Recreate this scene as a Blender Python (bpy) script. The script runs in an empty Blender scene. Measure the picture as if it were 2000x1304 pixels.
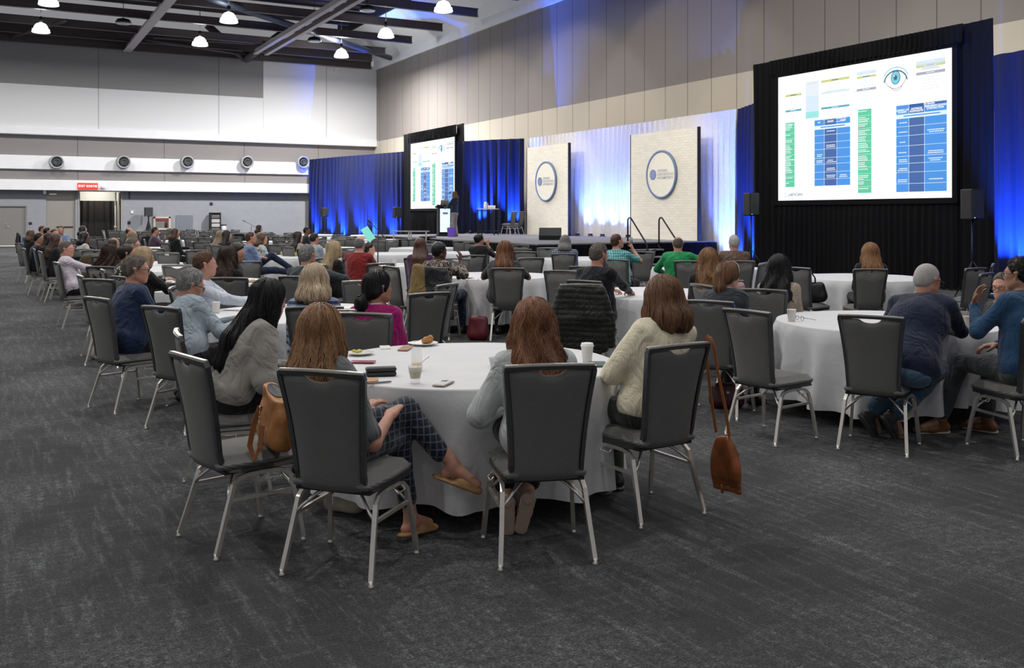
import bpy, bmesh, math, random
import numpy as np
from mathutils import Vector, Matrix

SC = bpy.context.scene
COL = SC.collection
PI = math.pi
R = math.radians

# ------------------------------------------------------------------ camera (level, lens shifted down)
FOC, CX, HY, EYE = 1860.0, 1000.0, 419.0, 1.65
YAW = math.atan2(1020.0, 1860.0)
CY, SY = math.cos(YAW), math.sin(YAW)
cam_d = bpy.data.cameras.new('camera')
cam_d.sensor_width = 36.0
cam_d.lens = 36.0 * FOC / 2000.0
cam_d.shift_y = -(652.0 - HY) / 2000.0
cam_d.clip_end = 200
cam = bpy.data.objects.new('camera', cam_d)
cam.location = (0, 0, EYE)
cam.rotation_euler = (PI / 2, 0, -YAW)
COL.objects.link(cam)
SC.camera = cam

# ------------------------------------------------------------------ exposure / world
vs = SC.view_settings
vs.view_transform = 'Standard'
vs.look = 'None'
vs.exposure = 0.0
vs.gamma = 1.0
vs.use_curve_mapping = False
w = bpy.data.worlds.new('world')
SC.world = w
w.use_nodes = True
w.node_tree.nodes['Background'].inputs[0].default_value = (0.97, 0.97, 1.0, 1)
w.node_tree.nodes['Background'].inputs[1].default_value = 0.26


def c2r(x, d):
    """a spot x to the side of and d ahead of the viewer, as hall coordinates"""
    return (CY * x + SY * d, -SY * x + CY * d)


def gp(px, py, z=0.0):
    """the spot at height z seen at px, py -> (sideways, ahead)"""
    d = FOC * (EYE - z) / (py - HY)
    return ((px - CX) / FOC * d, d)


def hp(px, d):
    return c2r((px - CX) / FOC * d, d)


def wallY(px, X):
    r = (px - CX) / FOC
    return X * (CY - SY * r) / (CY * r + SY)


def wallX(px, Y):
    r = (px - CX) / FOC
    return Y * (CY * r + SY) / (CY - SY * r)


def zat(py, px, X=None, Y=None):
    r = (px - CX) / FOC
    d = X / (CY * r + SY) if X is not None else Y / (CY - SY * r)
    return EYE + (HY - py) / FOC * d


def hd(phi):
    return -R(phi) - YAW


# ------------------------------------------------------------------ lights of the hall
LAMP_X = (-4.9, 2.0, 8.85, 15.9)
LAMP_Y = (-3.1, 3.2, 9.5, 15.8, 22.1, 28.4, 34.7, 41.0, 47.3)
LAMP_Z = 9.75


def area(name, loc, size, power, col=(1, 1, 1), rot=(0, 0, 0), spread=PI, shape='DISK'):
    l = bpy.data.lights.new(name, 'AREA')
    l.shape = shape
    l.size = size
    l.energy = power
    l.color = col
    l.spread = spread
    o = bpy.data.objects.new(name, l)
    o.location = loc
    o.rotation_euler = rot
    COL.objects.link(o)
    return o


def spot(name, loc, target, power, col, angle=40, blend=0.6, size=0.08):
    l = bpy.data.lights.new(name, 'SPOT')
    l.energy = power
    l.color = col
    l.spot_size = R(angle)
    l.spot_blend = blend
    l.shadow_soft_size = size
    o = bpy.data.objects.new(name, l)
    o.location = loc
    o.rotation_euler = (Vector(target) - Vector(loc)).to_track_quat('-Z', 'Y').to_euler()
    COL.objects.link(o)
    return o


# lit pendants: the rows over the audience
for ly in LAMP_Y:
    for lx in LAMP_X:
        p = {-3.1: 60.0, 3.2: 130.0, 9.5: 250.0, 15.8: 190.0}.get(ly, 165.0)
        if lx > 15 and ly < 34:
            p *= .45           # the row above the stage is dimmed
        if ly > 46:
            p = 620.0 if lx < 15 else 2300.0
        area('pendant_light', (lx, ly, LAMP_Z - 0.02), 0.3, p, (1.0, 0.97, 0.93))
        if ly > 34 and lx > 0:  # the domes are translucent: some light leaves upward
            l = bpy.data.lights.new('pendant_glow', 'POINT')
            l.energy = 320 if ly > 46 and lx > 15 else 45
            l.shadow_soft_size = .2
            o = bpy.data.objects.new('pendant_glow', l)
            o.location = (lx, ly + .0, LAMP_Z + .62)
            COL.objects.link(o)
# stage wash from over the room; last spot added to brighten the speaker
for (tx, ty, pw) in ((19.4, 25.2, 2100), (19.4, 32.6, 2100), (16.5, 28.0, 800), (14.3, 31.2, 1300)):
    spot('stage_wash', (8.5, ty - 4, 9.6), (tx, ty, 2.6 if tx > 15 else 1.8), pw, (1.0, 0.93, 0.80), 26 if tx > 15 else 12, 0.5, 0.15)
for ty in (12.0, 19.0, 26.0, 33.0, 40.0, 48.0):
    spot('wall_wash', (14.0, ty, 8.9), (20.9, ty, 3.9), 400, (1.0, 0.88, 0.70), 84, 0.25, 0.1)

# ================================================================== mesh helpers
class MB:
    """collects shapes and links them as ONE mesh object"""
    def __init__(s):
        s.v = []; s.f = []; s.m = []; s.n = 0; s.sm = []

    def add(s, v, f, m=0, smooth=False):
        v = [tuple(p) for p in v]
        for q in f:
            s.f.append(tuple(i + s.n for i in q)); s.m.append(m); s.sm.append(smooth)
        s.v += v; s.n += len(v)
        return s

    def box(s, c, d, m=0, rot=None, bev=0.0):
        if bev > 0:
            bm = bmesh.new()
            bmesh.ops.create_cube(bm, size=1)
            bmesh.ops.scale(bm, vec=d, verts=bm.verts)
            bmesh.ops.bevel(bm, geom=list(bm.edges), offset=min(bev, min(d) * .45), segments=2, affect='EDGES', profile=.5)
            bm.verts.index_update()
            vv = [v.co.copy() for v in bm.verts]
            ff = [[v.index for v in f.verts] for f in bm.faces]
            bm.free()
        else:
            vv = [Vector((x * d[0] / 2, y * d[1] / 2, z * d[2] / 2)) for x in (-1, 1) for y in (-1, 1) for z in (-1, 1)]
            ff = [(0, 1, 3, 2), (4, 6, 7, 5), (0, 4, 5, 1), (2, 3, 7, 6), (0, 2, 6, 4), (1, 5, 7, 3)]
        if rot is not None:
            M = rot if isinstance(rot, Matrix) else Matrix.Rotation(rot, 3, 'Z')
            vv = [M @ v for v in vv]
        c = Vector(c)
        return s.add([v + c for v in vv], ff, m, False)

    def lo_hi(s, lo, hi, m=0, bev=0.0):
        return s.box([(a + b) / 2 for a, b in zip(lo, hi)], [abs(b - a) for a, b in zip(lo, hi)], m, None, bev)

    def sweep(s, pts, r=0.01, n=8, m=0, closed=False, caps=True, sect=None, up=None, radii=None):
        """a tube (or the outline sect, swept) along pts"""
        P = [Vector(p) for p in pts]
        N = len(P)
        T = []
        for i in range(N):
            a = P[i - 1] if (i > 0 or closed) else P[i]
            b = P[(i + 1) % N] if (i < N - 1 or closed) else P[i]
            t = (b - a)
            T.append(t.normalized() if t.length > 1e-9 else Vector((0, 0, 1)))
        u = Vector(up) if up is not None else (Vector((0, 0, 1)) if abs(T[0].z) < .9 else Vector((1, 0, 0)))
        if sect is None:
            sect = [(math.cos(2 * PI * k / n), math.sin(2 * PI * k / n)) for k in range(n)]
            sc = r
            sm = True
        else:
            sc = 1.0
            sm = False
        V = []
        for i in range(N):
            u = u - T[i] * u.dot(T[i])
            if u.length < 1e-6:
                u = T[i].orthogonal()
            u.normalize()
            b = T[i].cross(u)
            q = sc * (radii[i] if radii else 1.0)
            for (x, y) in sect:
                V.append(P[i] + u * (x * q) + b * (y * q))
            if up is not None:
                u = Vector(up)
        k = len(sect)
        F = []
        for i in range(N if closed else N - 1):
            j = (i + 1) % N
            for a in range(k):
                b = (a + 1) % k
                F.append((i * k + a, i * k + b, j * k + b, j * k + a))
        if caps and not closed:
            F.append(tuple(range(k))[::-1])
            F.append(tuple((N - 1) * k + a for a in range(k)))
        return s.add(V, F, m, sm)

    def lathe(s, prof, c=(0, 0, 0), n=24, m=0, smooth=True, cap=True):
        V = []
        F = []
        for (r, z) in prof:
            for k in range(n):
                a = 2 * PI * k / n
                V.append((c[0] + r * math.cos(a), c[1] + r * math.sin(a), c[2] + z))
        for i in range(len(prof) - 1):
            for k in range(n):
                b = (k + 1) % n
                F.append((i * n + k, i * n + b, (i + 1) * n + b, (i + 1) * n + k))
        if cap:
            F.append(tuple(range(n))[::-1])
            F.append(tuple((len(prof) - 1) * n + k for k in range(n)))
        return s.add(V, F, m, smooth)

    def grid(s, fn, nu, nv, m=0, smooth=True, wrapu=False):
        V = [fn(i / nu if wrapu else i / (nu - 1), j / (nv - 1)) for j in range(nv) for i in range(nu)]
        F = []
        for j in range(nv - 1):
            for i in range(nu if wrapu else nu - 1):
                k = (i + 1) % nu
                F.append((j * nu + i, j * nu + k, (j + 1) * nu + k, (j + 1) * nu + i))
        return s.add(V, F, m, smooth)

    def xform(s, M):
        s.v = [tuple(M @ Vector(p)) for p in s.v]
        return s

    def build(s, name, mats, parent=None, loc=None, rotz=None):
        me = bpy.data.meshes.new(name)
        me.from_pydata(s.v, [], s.f)
        if not isinstance(mats, (list, tuple)):
            mats = [mats]
        for q in mats:
            me.materials.append(q)
        me.polygons.foreach_set('material_index', s.m)
        me.polygons.foreach_set('use_smooth', s.sm)
        me.update()
        return link(name, me, parent, loc, rotz)


def link(name, data, parent=None, loc=None, rotz=None):
    o = bpy.data.objects.new(name, data)
    COL.objects.link(o)
    if parent is not None:
        o.parent = parent
    if loc is not None:
        o.location = loc
    if rotz is not None:
        o.rotation_euler = (0, 0, rotz)
    return o


def tag(o, label=None, cat=None, group=None, kind=None):
    if label: o['label'] = label
    if cat: o['category'] = cat
    if group: o['group'] = group
    if kind: o['kind'] = kind
    return o


def empty(name, loc=(0, 0, 0), rotz=0.0, label=None, cat=None, group=None):
    o = link(name, None, None, loc, rotz)
    o.empty_display_size = .1
    return tag(o, label, cat, group)


KIDS = {}


def copy_tree(o, parent=None):
    c = o.copy()
    COL.objects.link(c)
    if parent is not None:
        c.parent = parent
    if o.name in KIDS:
        kids = KIDS[o.name]
    else:
        kids = KIDS[o.name] = list(o.children)
    for k in kids:
        copy_tree(k, c)
    return c


def S(o):
    return tag(o, kind='structure')


# ================================================================== materials
MC = {}


def newmat(name):
    m = bpy.data.materials.new(name)
    m.use_nodes = True
    nt = m.node_tree
    b = nt.nodes['Principled BSDF']
    return m, nt, b


def nd(nt, t, **kw):
    n = nt.nodes.new(t)
    for k, v in kw.items():
        if k.startswith('i_'):
            n.inputs[int(k[2:]) if k[2:].isdigit() else k[2:].replace('_', ' ')].default_value = v
        else:
            setattr(n, k, v)
    return n


def rgba(c):
    return (c[0], c[1], c[2], 1.0)


def ramp(nt, fac, stops):
    r = nt.nodes.new('ShaderNodeValToRGB')
    e = r.color_ramp.elements
    while len(e) > 1:
        e.remove(e[-1])
    e[0].position = stops[0][0]; e[0].color = rgba(stops[0][1])
    for p, c in stops[1:]:
        q = e.new(p); q.color = rgba(c)
    nt.links.new(fac, r.inputs[0])
    return r.outputs[0]


def coords(nt, scale=(1, 1, 1), rot=(0, 0, 0), kind='Object'):
    tc = nt.nodes.new('ShaderNodeTexCoord')
    mp = nt.nodes.new('ShaderNodeMapping')
    mp.inputs['Scale'].default_value = scale
    mp.inputs['Rotation'].default_value = rot
    nt.links.new(tc.outputs[kind], mp.inputs[0])
    return mp.outputs[0]


def noise(nt, co, scale, detail=3, rough=.5):
    n = nd(nt, 'ShaderNodeTexNoise')
    n.inputs['Scale'].default_value = scale
    n.inputs['Detail'].default_value = detail
    n.inputs['Roughness'].default_value = rough
    nt.links.new(co, n.inputs['Vector'])
    return n.outputs[0]


def bump(nt, b, h, strength=.3, dist=.01):
    n = nd(nt, 'ShaderNodeBump')
    n.inputs['Strength'].default_value = strength
    n.inputs['Distance'].default_value = dist
    nt.links.new(h, n.inputs['Height'])
    nt.links.new(n.outputs[0], b.inputs['Normal'])


def mix(nt, fac, a, b):
    n = nd(nt, 'ShaderNodeMix', data_type='RGBA')
    if hasattr(fac, 'links'):
        nt.links.new(fac, n.inputs[0])
    else:
        n.inputs[0].default_value = fac
    for i, q in ((6, a), (7, b)):
        if isinstance(q, (tuple, list)):
            n.inputs[i].default_value = rgba(q)
        else:
            nt.links.new(q, n.inputs[i])
    return n.outputs[2]


def math_(nt, op, a, b=None):
    n = nd(nt, 'ShaderNodeMath', operation=op)
    for i, q in enumerate((a, b)):
        if q is None: continue
        if hasattr(q, 'links'):
            nt.links.new(q, n.inputs[i])
        else:
            n.inputs[i].default_value = q
    return n.outputs[0]


def mat(name, col, rough=.6, metal=0.0, nz=0.0, nscale=20, bmp=0.0, bscale=80, emit=None, estr=1.0, trans=0.0, ior=1.45, sheen=0.0, spec=.5, alpha=1.0):
    if name in MC:
        return MC[name]
    m, nt, b = newmat(name)
    b.inputs['Base Color'].default_value = rgba(col)
    b.inputs['Roughness'].default_value = rough
    b.inputs['Metallic'].default_value = metal
    b.inputs['Specular IOR Level'].default_value = spec
    if trans:
        b.inputs['Transmission Weight'].default_value = trans
        b.inputs['IOR'].default_value = ior
    if sheen:
        b.inputs['Sheen Weight'].default_value = sheen
        b.inputs['Sheen Roughness'].default_value = .5
    if emit:
        b.inputs['Emission Color'].default_value = rgba(emit)
        b.inputs['Emission Strength'].default_value = estr
    co = coords(nt)
    if nz or (not bmp and not emit and not trans):
        z = nz or .06
        n = noise(nt, co, nscale, 4)
        lo = [max(0, c * (1 - z)) for c in col]
        hi = [min(1, c * (1 + z)) for c in col]
        nt.links.new(ramp(nt, n, [(.3, lo), (.7, hi)]), b.inputs['Base Color'])
    if bmp:
        bump(nt, b, noise(nt, co, bscale, 2), bmp, .004)
    MC[name] = m
    return m


def woven(name, col, fleck, scale=190.0, rough=.8, sheen=.15):
    """upholstery with a small diamond weave"""
    if name in MC: return MC[name]
    m, nt, b = newmat(name)
    co = coords(nt)
    sx = nd(nt, 'ShaderNodeSeparateXYZ'); nt.links.new(co, sx.inputs[0])
    q = math_(nt, 'ADD', sx.outputs[2], sx.outputs[1])
    cb = nd(nt, 'ShaderNodeCombineXYZ')
    nt.links.new(math_(nt, 'ADD', sx.outputs[0], q), cb.inputs[0]); nt.links.new(math_(nt, 'SUBTRACT', sx.outputs[0], q), cb.inputs[1])
    cb.inputs[2].default_value = .5 / scale
    ck = nd(nt, 'ShaderNodeTexChecker'); ck.inputs['Scale'].default_value = scale
    nt.links.new(cb.outputs[0], ck.inputs[0])
    co2 = coords(nt)
    n = noise(nt, co2, 6, 3)
    n2 = noise(nt, co2, 900, 1)
    f = math_(nt, 'MULTIPLY', ck.outputs[1], n2)
    c = mix(nt, f, col, fleck)
    c = mix(nt, math_(nt, 'MULTIPLY', n, .35), c, [x * .6 for x in col])
    nt.links.new(c, b.inputs['Base Color'])
    b.inputs['Roughness'].default_value = rough
    b.inputs['Sheen Weight'].default_value = sheen
    bump(nt, b, ck.outputs[1], .35, .002)
    MC[name] = m
    return m


M_FAB = woven('chair_fabric', (.066, .067, .068), (.38, .38, .36))
M_FRAME = mat('chair_dark_metal', (.16, .165, .17), .33, .9, nz=.1)
M_CHROME = mat('chair_bright_metal', (.78, .75, .70), .36, .85, nz=.08)
M_BLACKM = mat('black_metal', (.018, .019, .022), .45, .3)
M_BLACKP = mat('black_plastic', (.012, .012, .014), .5)
M_WHITEP = mat('white_paper', (.80, .80, .78), .6)
M_GLASS = mat('clear_glass', (.92, .95, .96), .03)
M_GLASS.node_tree.nodes['Principled BSDF'].inputs['Alpha'].default_value = .16


def cloth_mat(name, col, rough=.75, kind=None, c2=(0, 0, 0), sc=1.0):
    if name in MC: return MC[name]
    m, nt, b = newmat(name)
    co = coords(nt)
    b.inputs['Roughness'].default_value = rough
    b.inputs['Sheen Weight'].default_value = .2
    b.inputs['Specular IOR Level'].default_value = .25
    base = ramp(nt, noise(nt, co, 9, 4), [(.3, [c * .86 for c in col]), (.7, [min(1, c * 1.1) for c in col])])
    out = base
    if kind == 'stripe':
        sx = nd(nt, 'ShaderNodeSeparateXYZ'); nt.links.new(co, sx.inputs[0])
        s = math_(nt, 'SINE', math_(nt, 'MULTIPLY', sx.outputs[2], 62 * sc))
        out = mix(nt, math_(nt, 'GREATER_THAN', s, .25), base, c2)
    elif kind in ('check', 'plaid'):
        sx = nd(nt, 'ShaderNodeSeparateXYZ'); nt.links.new(co, sx.inputs[0])
        f = 300 * sc
        th = .86 if kind == 'plaid' else .45
        a = math_(nt, 'GREATER_THAN', math_(nt, 'SINE', math_(nt, 'MULTIPLY', math_(nt, 'ADD', sx.outputs[0], math_(nt, 'MULTIPLY', sx.outputs[1], .7)), f)), th)
        q = math_(nt, 'GREATER_THAN', math_(nt, 'SINE', math_(nt, 'MULTIPLY', sx.outputs[2], f)), th)
        out = mix(nt, math_(nt, 'MAXIMUM', a, q), base, c2)
    elif kind in ('leopard', 'floral', 'blotch'):
        vo = nd(nt, 'ShaderNodeTexVoronoi'); vo.inputs['Scale'].default_value = 24 * sc
        nt.links.new(co, vo.inputs['Vector'])
        if kind == 'leopard':
            e = ramp(nt, vo.outputs['Distance'], [(.0, (0, 0, 0)), (.22, (0, 0, 0)), (.28, (1, 1, 1)), (.52, (1, 1, 1)), (.58, (0, 0, 0))])
        else:
            e = ramp(nt, vo.outputs['Distance'], [(.0, (1, 1, 1)), (.3, (1, 1, 1)), (.4, (0, 0, 0))])
        out = mix(nt, e, base, c2)
    elif kind == 'rib':
        sx = nd(nt, 'ShaderNodeSeparateXYZ'); nt.links.new(co, sx.inputs[0])
        s = math_(nt, 'SINE', math_(nt, 'MULTIPLY', math_(nt, 'ADD', sx.outputs[0], math_(nt, 'MULTIPLY', sx.outputs[1], .35)), 700 * sc))
        out = mix(nt, math_(nt, 'MULTIPLY', math_(nt, 'ADD', s, 1), .13), base, [c * .55 for c in col])
    # soft folds of the cloth, then its surface
    n1 = nd(nt, 'ShaderNodeTexNoise'); n1.inputs['Scale'].default_value = 5.5; n1.inputs['Detail'].default_value = 2.5; n1.inputs['Distortion'].default_value = 1.6
    nt.links.new(coords(nt, (1, 1, .75), (R(20), R(25), 0)), n1.inputs['Vector'])
    fold = math_(nt, 'MULTIPLY', math_(nt, 'ABSOLUTE', math_(nt, 'SUBTRACT', n1.outputs[0], .5)), 2.0)
    if kind == 'fuzz':
        fine_ = math_(nt, 'MULTIPLY', noise(nt, co, 150, 4, .8), .10)
    elif kind == 'rib':
        fine_ = math_(nt, 'MULTIPLY', s, .018)
    else:
        fine_ = math_(nt, 'MULTIPLY', noise(nt, co, 420, 2), .02)
    bump(nt, b, math_(nt, 'ADD', fold, fine_), .75 if kind != 'rib' else .6, .035)
    nt.links.new(out, b.inputs['Base Color'])
    MC[name] = m
    return m


def hair_mat(name, dark, light, gloss=.38, scale=1.0):
    if name in MC: return MC[name]
    m, nt, b = newmat(name)
    co = coords(nt, (150 * scale, 150 * scale, 7 * scale))
    n = noise(nt, co, 1.0, 4, .6)
    n2 = noise(nt, coords(nt), 9, 2)
    at = nd(nt, 'ShaderNodeAttribute', attribute_name='tint')
    f = math_(nt, 'ADD', math_(nt, 'MULTIPLY', n, .45), math_(nt, 'MULTIPLY', n2, .2))
    f = math_(nt, 'ADD', f, math_(nt, 'MULTIPLY', at.outputs['Fac'], .75))
    nt.links.new(ramp(nt, f, [(.25, dark), (.85, light)]), b.inputs['Base Color'])
    b.inputs['Roughness'].default_value = gloss
    b.inputs['Specular IOR Level'].default_value = .4
    bump(nt, b, n, .5, .004)
    MC[name] = m
    return m


def skin_mat(name, col):
    if name in MC: return MC[name]
    m, nt, b = newmat(name)
    co = coords(nt)
    nt.links.new(ramp(nt, noise(nt, co, 14, 4), [(.3, [c * .86 for c in col]), (.7, [min(1, col[0] * 1.12), col[1] * 1.03, col[2]])]), b.inputs['Base Color'])
    b.inputs['Roughness'].default_value = .5
    b.inputs['Subsurface Weight'].default_value = .08
    b.inputs['Subsurface Radius'].default_value = (.02, .008, .004)
    bump(nt, b, noise(nt, co, 260, 2), .12, .002)
    MC[name] = m
    return m


SKIN = {
    'fair': skin_mat('skin_fair', (.56, .33, .25)),
    'pink': skin_mat('skin_pink', (.55, .29, .21)),
    'tan': skin_mat('skin_tan', (.42, .23, .15)),
    'brown': skin_mat('skin_brown', (.20, .095, .055)),
    'dark': skin_mat('skin_dark', (.095, .045, .03)),
}
HAIR = {
    'brown': hair_mat('hair_brown', (.022, .010, .006), (.24, .12, .065)),
    'caramel': hair_mat('hair_caramel', (.05, .026, .013), (.36, .19, .09)),
    'auburn': hair_mat('hair_auburn', (.03, .010, .006), (.27, .12, .06)),
    'dark': hair_mat('hair_dark_brown', (.009, .005, .004), (.055, .028, .018)),
    'black': hair_mat('hair_black', (.003, .003, .004), (.016, .015, .016), .3),
    'blonde': hair_mat('hair_blonde', (.17, .11, .06), (.60, .46, .28)),
    'ash': hair_mat('hair_ash_blonde', (.17, .12, .075), (.72, .57, .40)),
    'grey': hair_mat('hair_grey', (.10, .10, .10), (.50, .49, .48), .6),
    'white': hair_mat('hair_white', (.34, .33, .32), (.80, .78, .75), .6),
    'salt': hair_mat('hair_salt_and_pepper', (.06, .048, .040), (.32, .28, .25), .6),
}

# ================================================================== the hall
WX, WYF = 20.9, 55.5            # long wall behind the stage, end wall
X0, Y0 = -9.5, -7.0


def carpet():
    m, nt, b = newmat('carpet')
    co = coords(nt)
    big = noise(nt, coords(nt, (1, 1.0, 1)), .75, 5, .6)
    sa = noise(nt, coords(nt, (19, 1.7, 1), (0, 0, R(52))), 1.0, 7, .72)
    sb = noise(nt, coords(nt, (1.6, 15, 1), (0, 0, R(8))), 1.0, 7, .74)
    fine = noise(nt, co, 95, 3, .75)
    mid = noise(nt, co, 26, 4, .75)
    def band(x, lo, hi):
        return ramp(nt, x, [(lo, (0, 0, 0)), (hi, (1, 1, 1))])
    s1 = band(sa, .50, .66)
    s2 = band(sb, .52, .68)
    bl = band(big, .44, .62)
    f = math_(nt, 'ADD', math_(nt, 'MULTIPLY', s1, .75), math_(nt, 'MULTIPLY', s2, .35))
    f = math_(nt, 'ADD', f, math_(nt, 'MULTIPLY', bl, .55))
    f = math_(nt, 'MULTIPLY', f, band(mid, .36, .66))
    f = math_(nt, 'MULTIPLY', f, math_(nt, 'ADD', band(fine, .42, .62), .15))
    base = ramp(nt, fine, [(.3, (.013, .0135, .015)), (.7, (.070, .071, .075))])
    nt.links.new(mix(nt, math_(nt, 'MINIMUM', math_(nt, 'MULTIPLY', f, 1.45), 1.0), base, (.23, .245, .26)), b.inputs['Base Color'])
    b.inputs['Roughness'].default_value = .95
    b.inputs['Specular IOR Level'].default_value = .1
    b.inputs['Sheen Weight'].default_value = .12
    bump(nt, b, fine, .8, .012)
    return m


def panel_mat(name, col, axis, step, off=0.0, dark=.72):
    """wall fabric panels with narrow vertical seams every step metres"""
    m, nt, b = newmat(name)
    co = coords(nt)
    sx = nd(nt, 'ShaderNodeSeparateXYZ'); nt.links.new(co, sx.inputs[0])
    t = math_(nt, 'FRACT', math_(nt, 'DIVIDE', math_(nt, 'ADD', sx.outputs[axis], 100 * step + off), step))
    seam = math_(nt, 'LESS_THAN', t, .035 / step)
    n = noise(nt, co, 240, 2, .7)
    n2 = noise(nt, co, .5, 2)
    base = ramp(nt, n, [(.3, [c * .93 for c in col]), (.7, [min(1, c * 1.05) for c in col])])
    nt.links.new(mix(nt, seam, base, [c * dark * .6 for c in col]), b.inputs['Base Color'])
    b.inputs['Roughness'].default_value = .85
    bump(nt, b, n, .15, .003)
    return m


P_TAUPE = panel_mat('wall_fabric_taupe', (.265, .243, .232), 1, 1.22)
P_BEIGE = panel_mat('wall_fabric_beige', (.58, .53, .45), 1, 1.22)
P_GREY = panel_mat('wall_fabric_grey', (.27, .27, .275), 0, 6.3, 1.2)
P_PALE = panel_mat('wall_fabric_pale', (.74, .75, .77), 0, 6.3, 1.2)
P_TAUPE2 = panel_mat('wall_band_taupe', (.25, .235, .235), 0, 4.4, .3)
M_WHITE = mat('white_wall_paint', (.84, .86, .89), .7, nz=.02, nscale=2)
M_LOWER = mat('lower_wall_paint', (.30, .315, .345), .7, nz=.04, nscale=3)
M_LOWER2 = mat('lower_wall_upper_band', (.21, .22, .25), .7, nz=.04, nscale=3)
M_STEEL = mat('ceiling_steel', (.075, .062, .064), .55, .2, nz=.15)
M_STEELP = mat('pale_girder_paint', (.42, .39, .40), .55, .1, nz=.08)
M_DECK = mat('ceiling_deck', (.012, .011, .014), .9, nz=.3)

S(MB().lo_hi((X0, Y0, -.12), (WX + .6, WYF + 1.6, 0)).build('floor', carpet()))

ZB = 6.15                        # where the pale lower panels of the long wall stop
ZT = 10.56
S(MB().lo_hi((WX, Y0, ZB), (WX + .3, WYF + .2, ZT)).build('wall_right', P_TAUPE))
S(MB().lo_hi((WX, Y0, 0), (WX + .3, WYF + 1.2, ZB)).build('wall_right_lower', P_BEIGE))
# ledge above the long wall, white sloping soffit over it
b = MB()
b.lo_hi((WX - .10, Y0, ZT), (WX + .4, WYF + .2, ZT + .55))
S(b.build('trim_1', M_WHITE))
b = MB()
b.add([(WX - .1, Y0, ZT + .5), (WX - .1, WYF, ZT + .5), (18.5, WYF, 12.5), (18.5, Y0, 12.5)], [(0, 1, 2, 3)])
b.add([(WX + .3, Y0, ZT + .5), (WX + .3, WYF, ZT + .5), (18.5, WYF, 12.7), (18.5, Y0, 12.7)], [(3, 2, 1, 0)])
S(b.build('ceiling_soffit', M_WHITE))
S(MB().lo_hi((18.42, Y0, 12.4), (18.55, WYF, 14.3)).build('ceiling_fascia', M_DECK))

# end wall, upper bulkhead: grey field, pale field, then the pale ledge
xs = wallX(514, WYF)
S(MB().lo_hi((X0, WYF, 8.42), (xs, WYF + .3, 10.75)).build('wall_back', P_GREY))
b = MB()
b.lo_hi((X0, WYF, 6.2), (xs, WYF + .3, 8.42))
b.lo_hi((xs, WYF - .03, 6.2), (WX, WYF + .3, 10.75))
S(b.build('wall_back_pale', P_PALE))
b = MB()
b.lo_hi((X0, WYF - .14, 5.82), (WX, WYF + .5, 6.24), 0, .03)
S(b.build('trim_2', M_WHITE))
b = MB()
b.lo_hi((X0, WYF + .30, 4.70), (WX, WYF + .7, 5.9))
S(b.build('wall_back_middle', P_TAUPE2))
b = MB()
b.lo_hi((X0, WYF - .02, 4.02), (WX, WYF + .7, 4.74), 0, .02)
S(b.build('trim_3', M_WHITE))
b = MB()
b.lo_hi((X0, WYF + .16, 3.46), (WX, WYF + .7, 4.03))
S(b.build('wall_back_band', P_TAUPE2))
b = MB()
b.lo_hi((X0, WYF - .02, 2.93), (WX, WYF + 1.0, 3.48), 0, .02)
S(b.build('trim_4', M_WHITE))

# lower end wall, set back under the soffit, with its door openings
YL = WYF + .55
def bx(px): return wallX(px, YL)
xa0, xa1 = bx(-6), bx(53)
xb0, xb1 = bx(90), bx(147)
xc0, xc1 = bx(155), bx(236)
b = MB()
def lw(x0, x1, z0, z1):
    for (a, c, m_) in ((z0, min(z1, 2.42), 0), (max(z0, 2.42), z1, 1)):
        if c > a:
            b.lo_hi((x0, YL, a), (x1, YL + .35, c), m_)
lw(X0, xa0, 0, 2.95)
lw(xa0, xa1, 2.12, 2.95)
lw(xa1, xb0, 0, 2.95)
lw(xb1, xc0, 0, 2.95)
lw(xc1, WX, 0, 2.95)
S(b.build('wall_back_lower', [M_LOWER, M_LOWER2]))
M_DOOR = mat('door_paint', (.23, .225, .215), .5, nz=.05)
M_DOOR2 = mat('tall_door_paint', (.30, .285, .26), .5, nz=.05)
M_LIT = mat('corridor_paint', (.85, .84, .80), .7)
M_FRAMEP = mat('door_frame_paint', (.33, .32, .30), .45, nz=.05)
# door 1
d1 = S(MB().lo_hi((xa0 + .05, YL + .14, .04), (xa1 - .06, YL + .19, 2.08), 0, .01).build('door_1', M_DOOR))
b = MB(); b.sweep([(xa0 + .42, YL + .14, 1.02), (xa0 + .42, YL + .06, 1.02), (xa0 + .58, YL + .06, 1.02)], .014, 8); b.lathe([(.03, -.01), (.03, .01)], (xa0 + .42, YL + .12, 1.15), 12)
b.build('door_handle', M_CHROME, d1)
MB().lo_hi((xa0, YL + .2, 0), (xa1, YL + .24, .035)).build('lit_threshold', mat('corridor_light_gap', (.9, .85, .7), .5, emit=(1, .9, .7), estr=.8), d1)
# door 2, a tall leaf in a recess with a panic bar
d2 = S(MB().lo_hi((xb0, YL + .10, 0), (xb1, YL + .16, 2.93), 0, .01).build('door_2', M_DOOR2))
MB().sweep([(xb0 + .5, YL + .05, 1.0), (xb1 - .1, YL + .05, 1.0)], .022, 8).build('panic_bar', M_BLACKM, d2)
MB().lo_hi((xb0 + .15, YL + .02, 2.70), (xb0 + .50, YL + .1, 2.78), 0, .01).build('door_closer', M_CHROME, d2)
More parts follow.
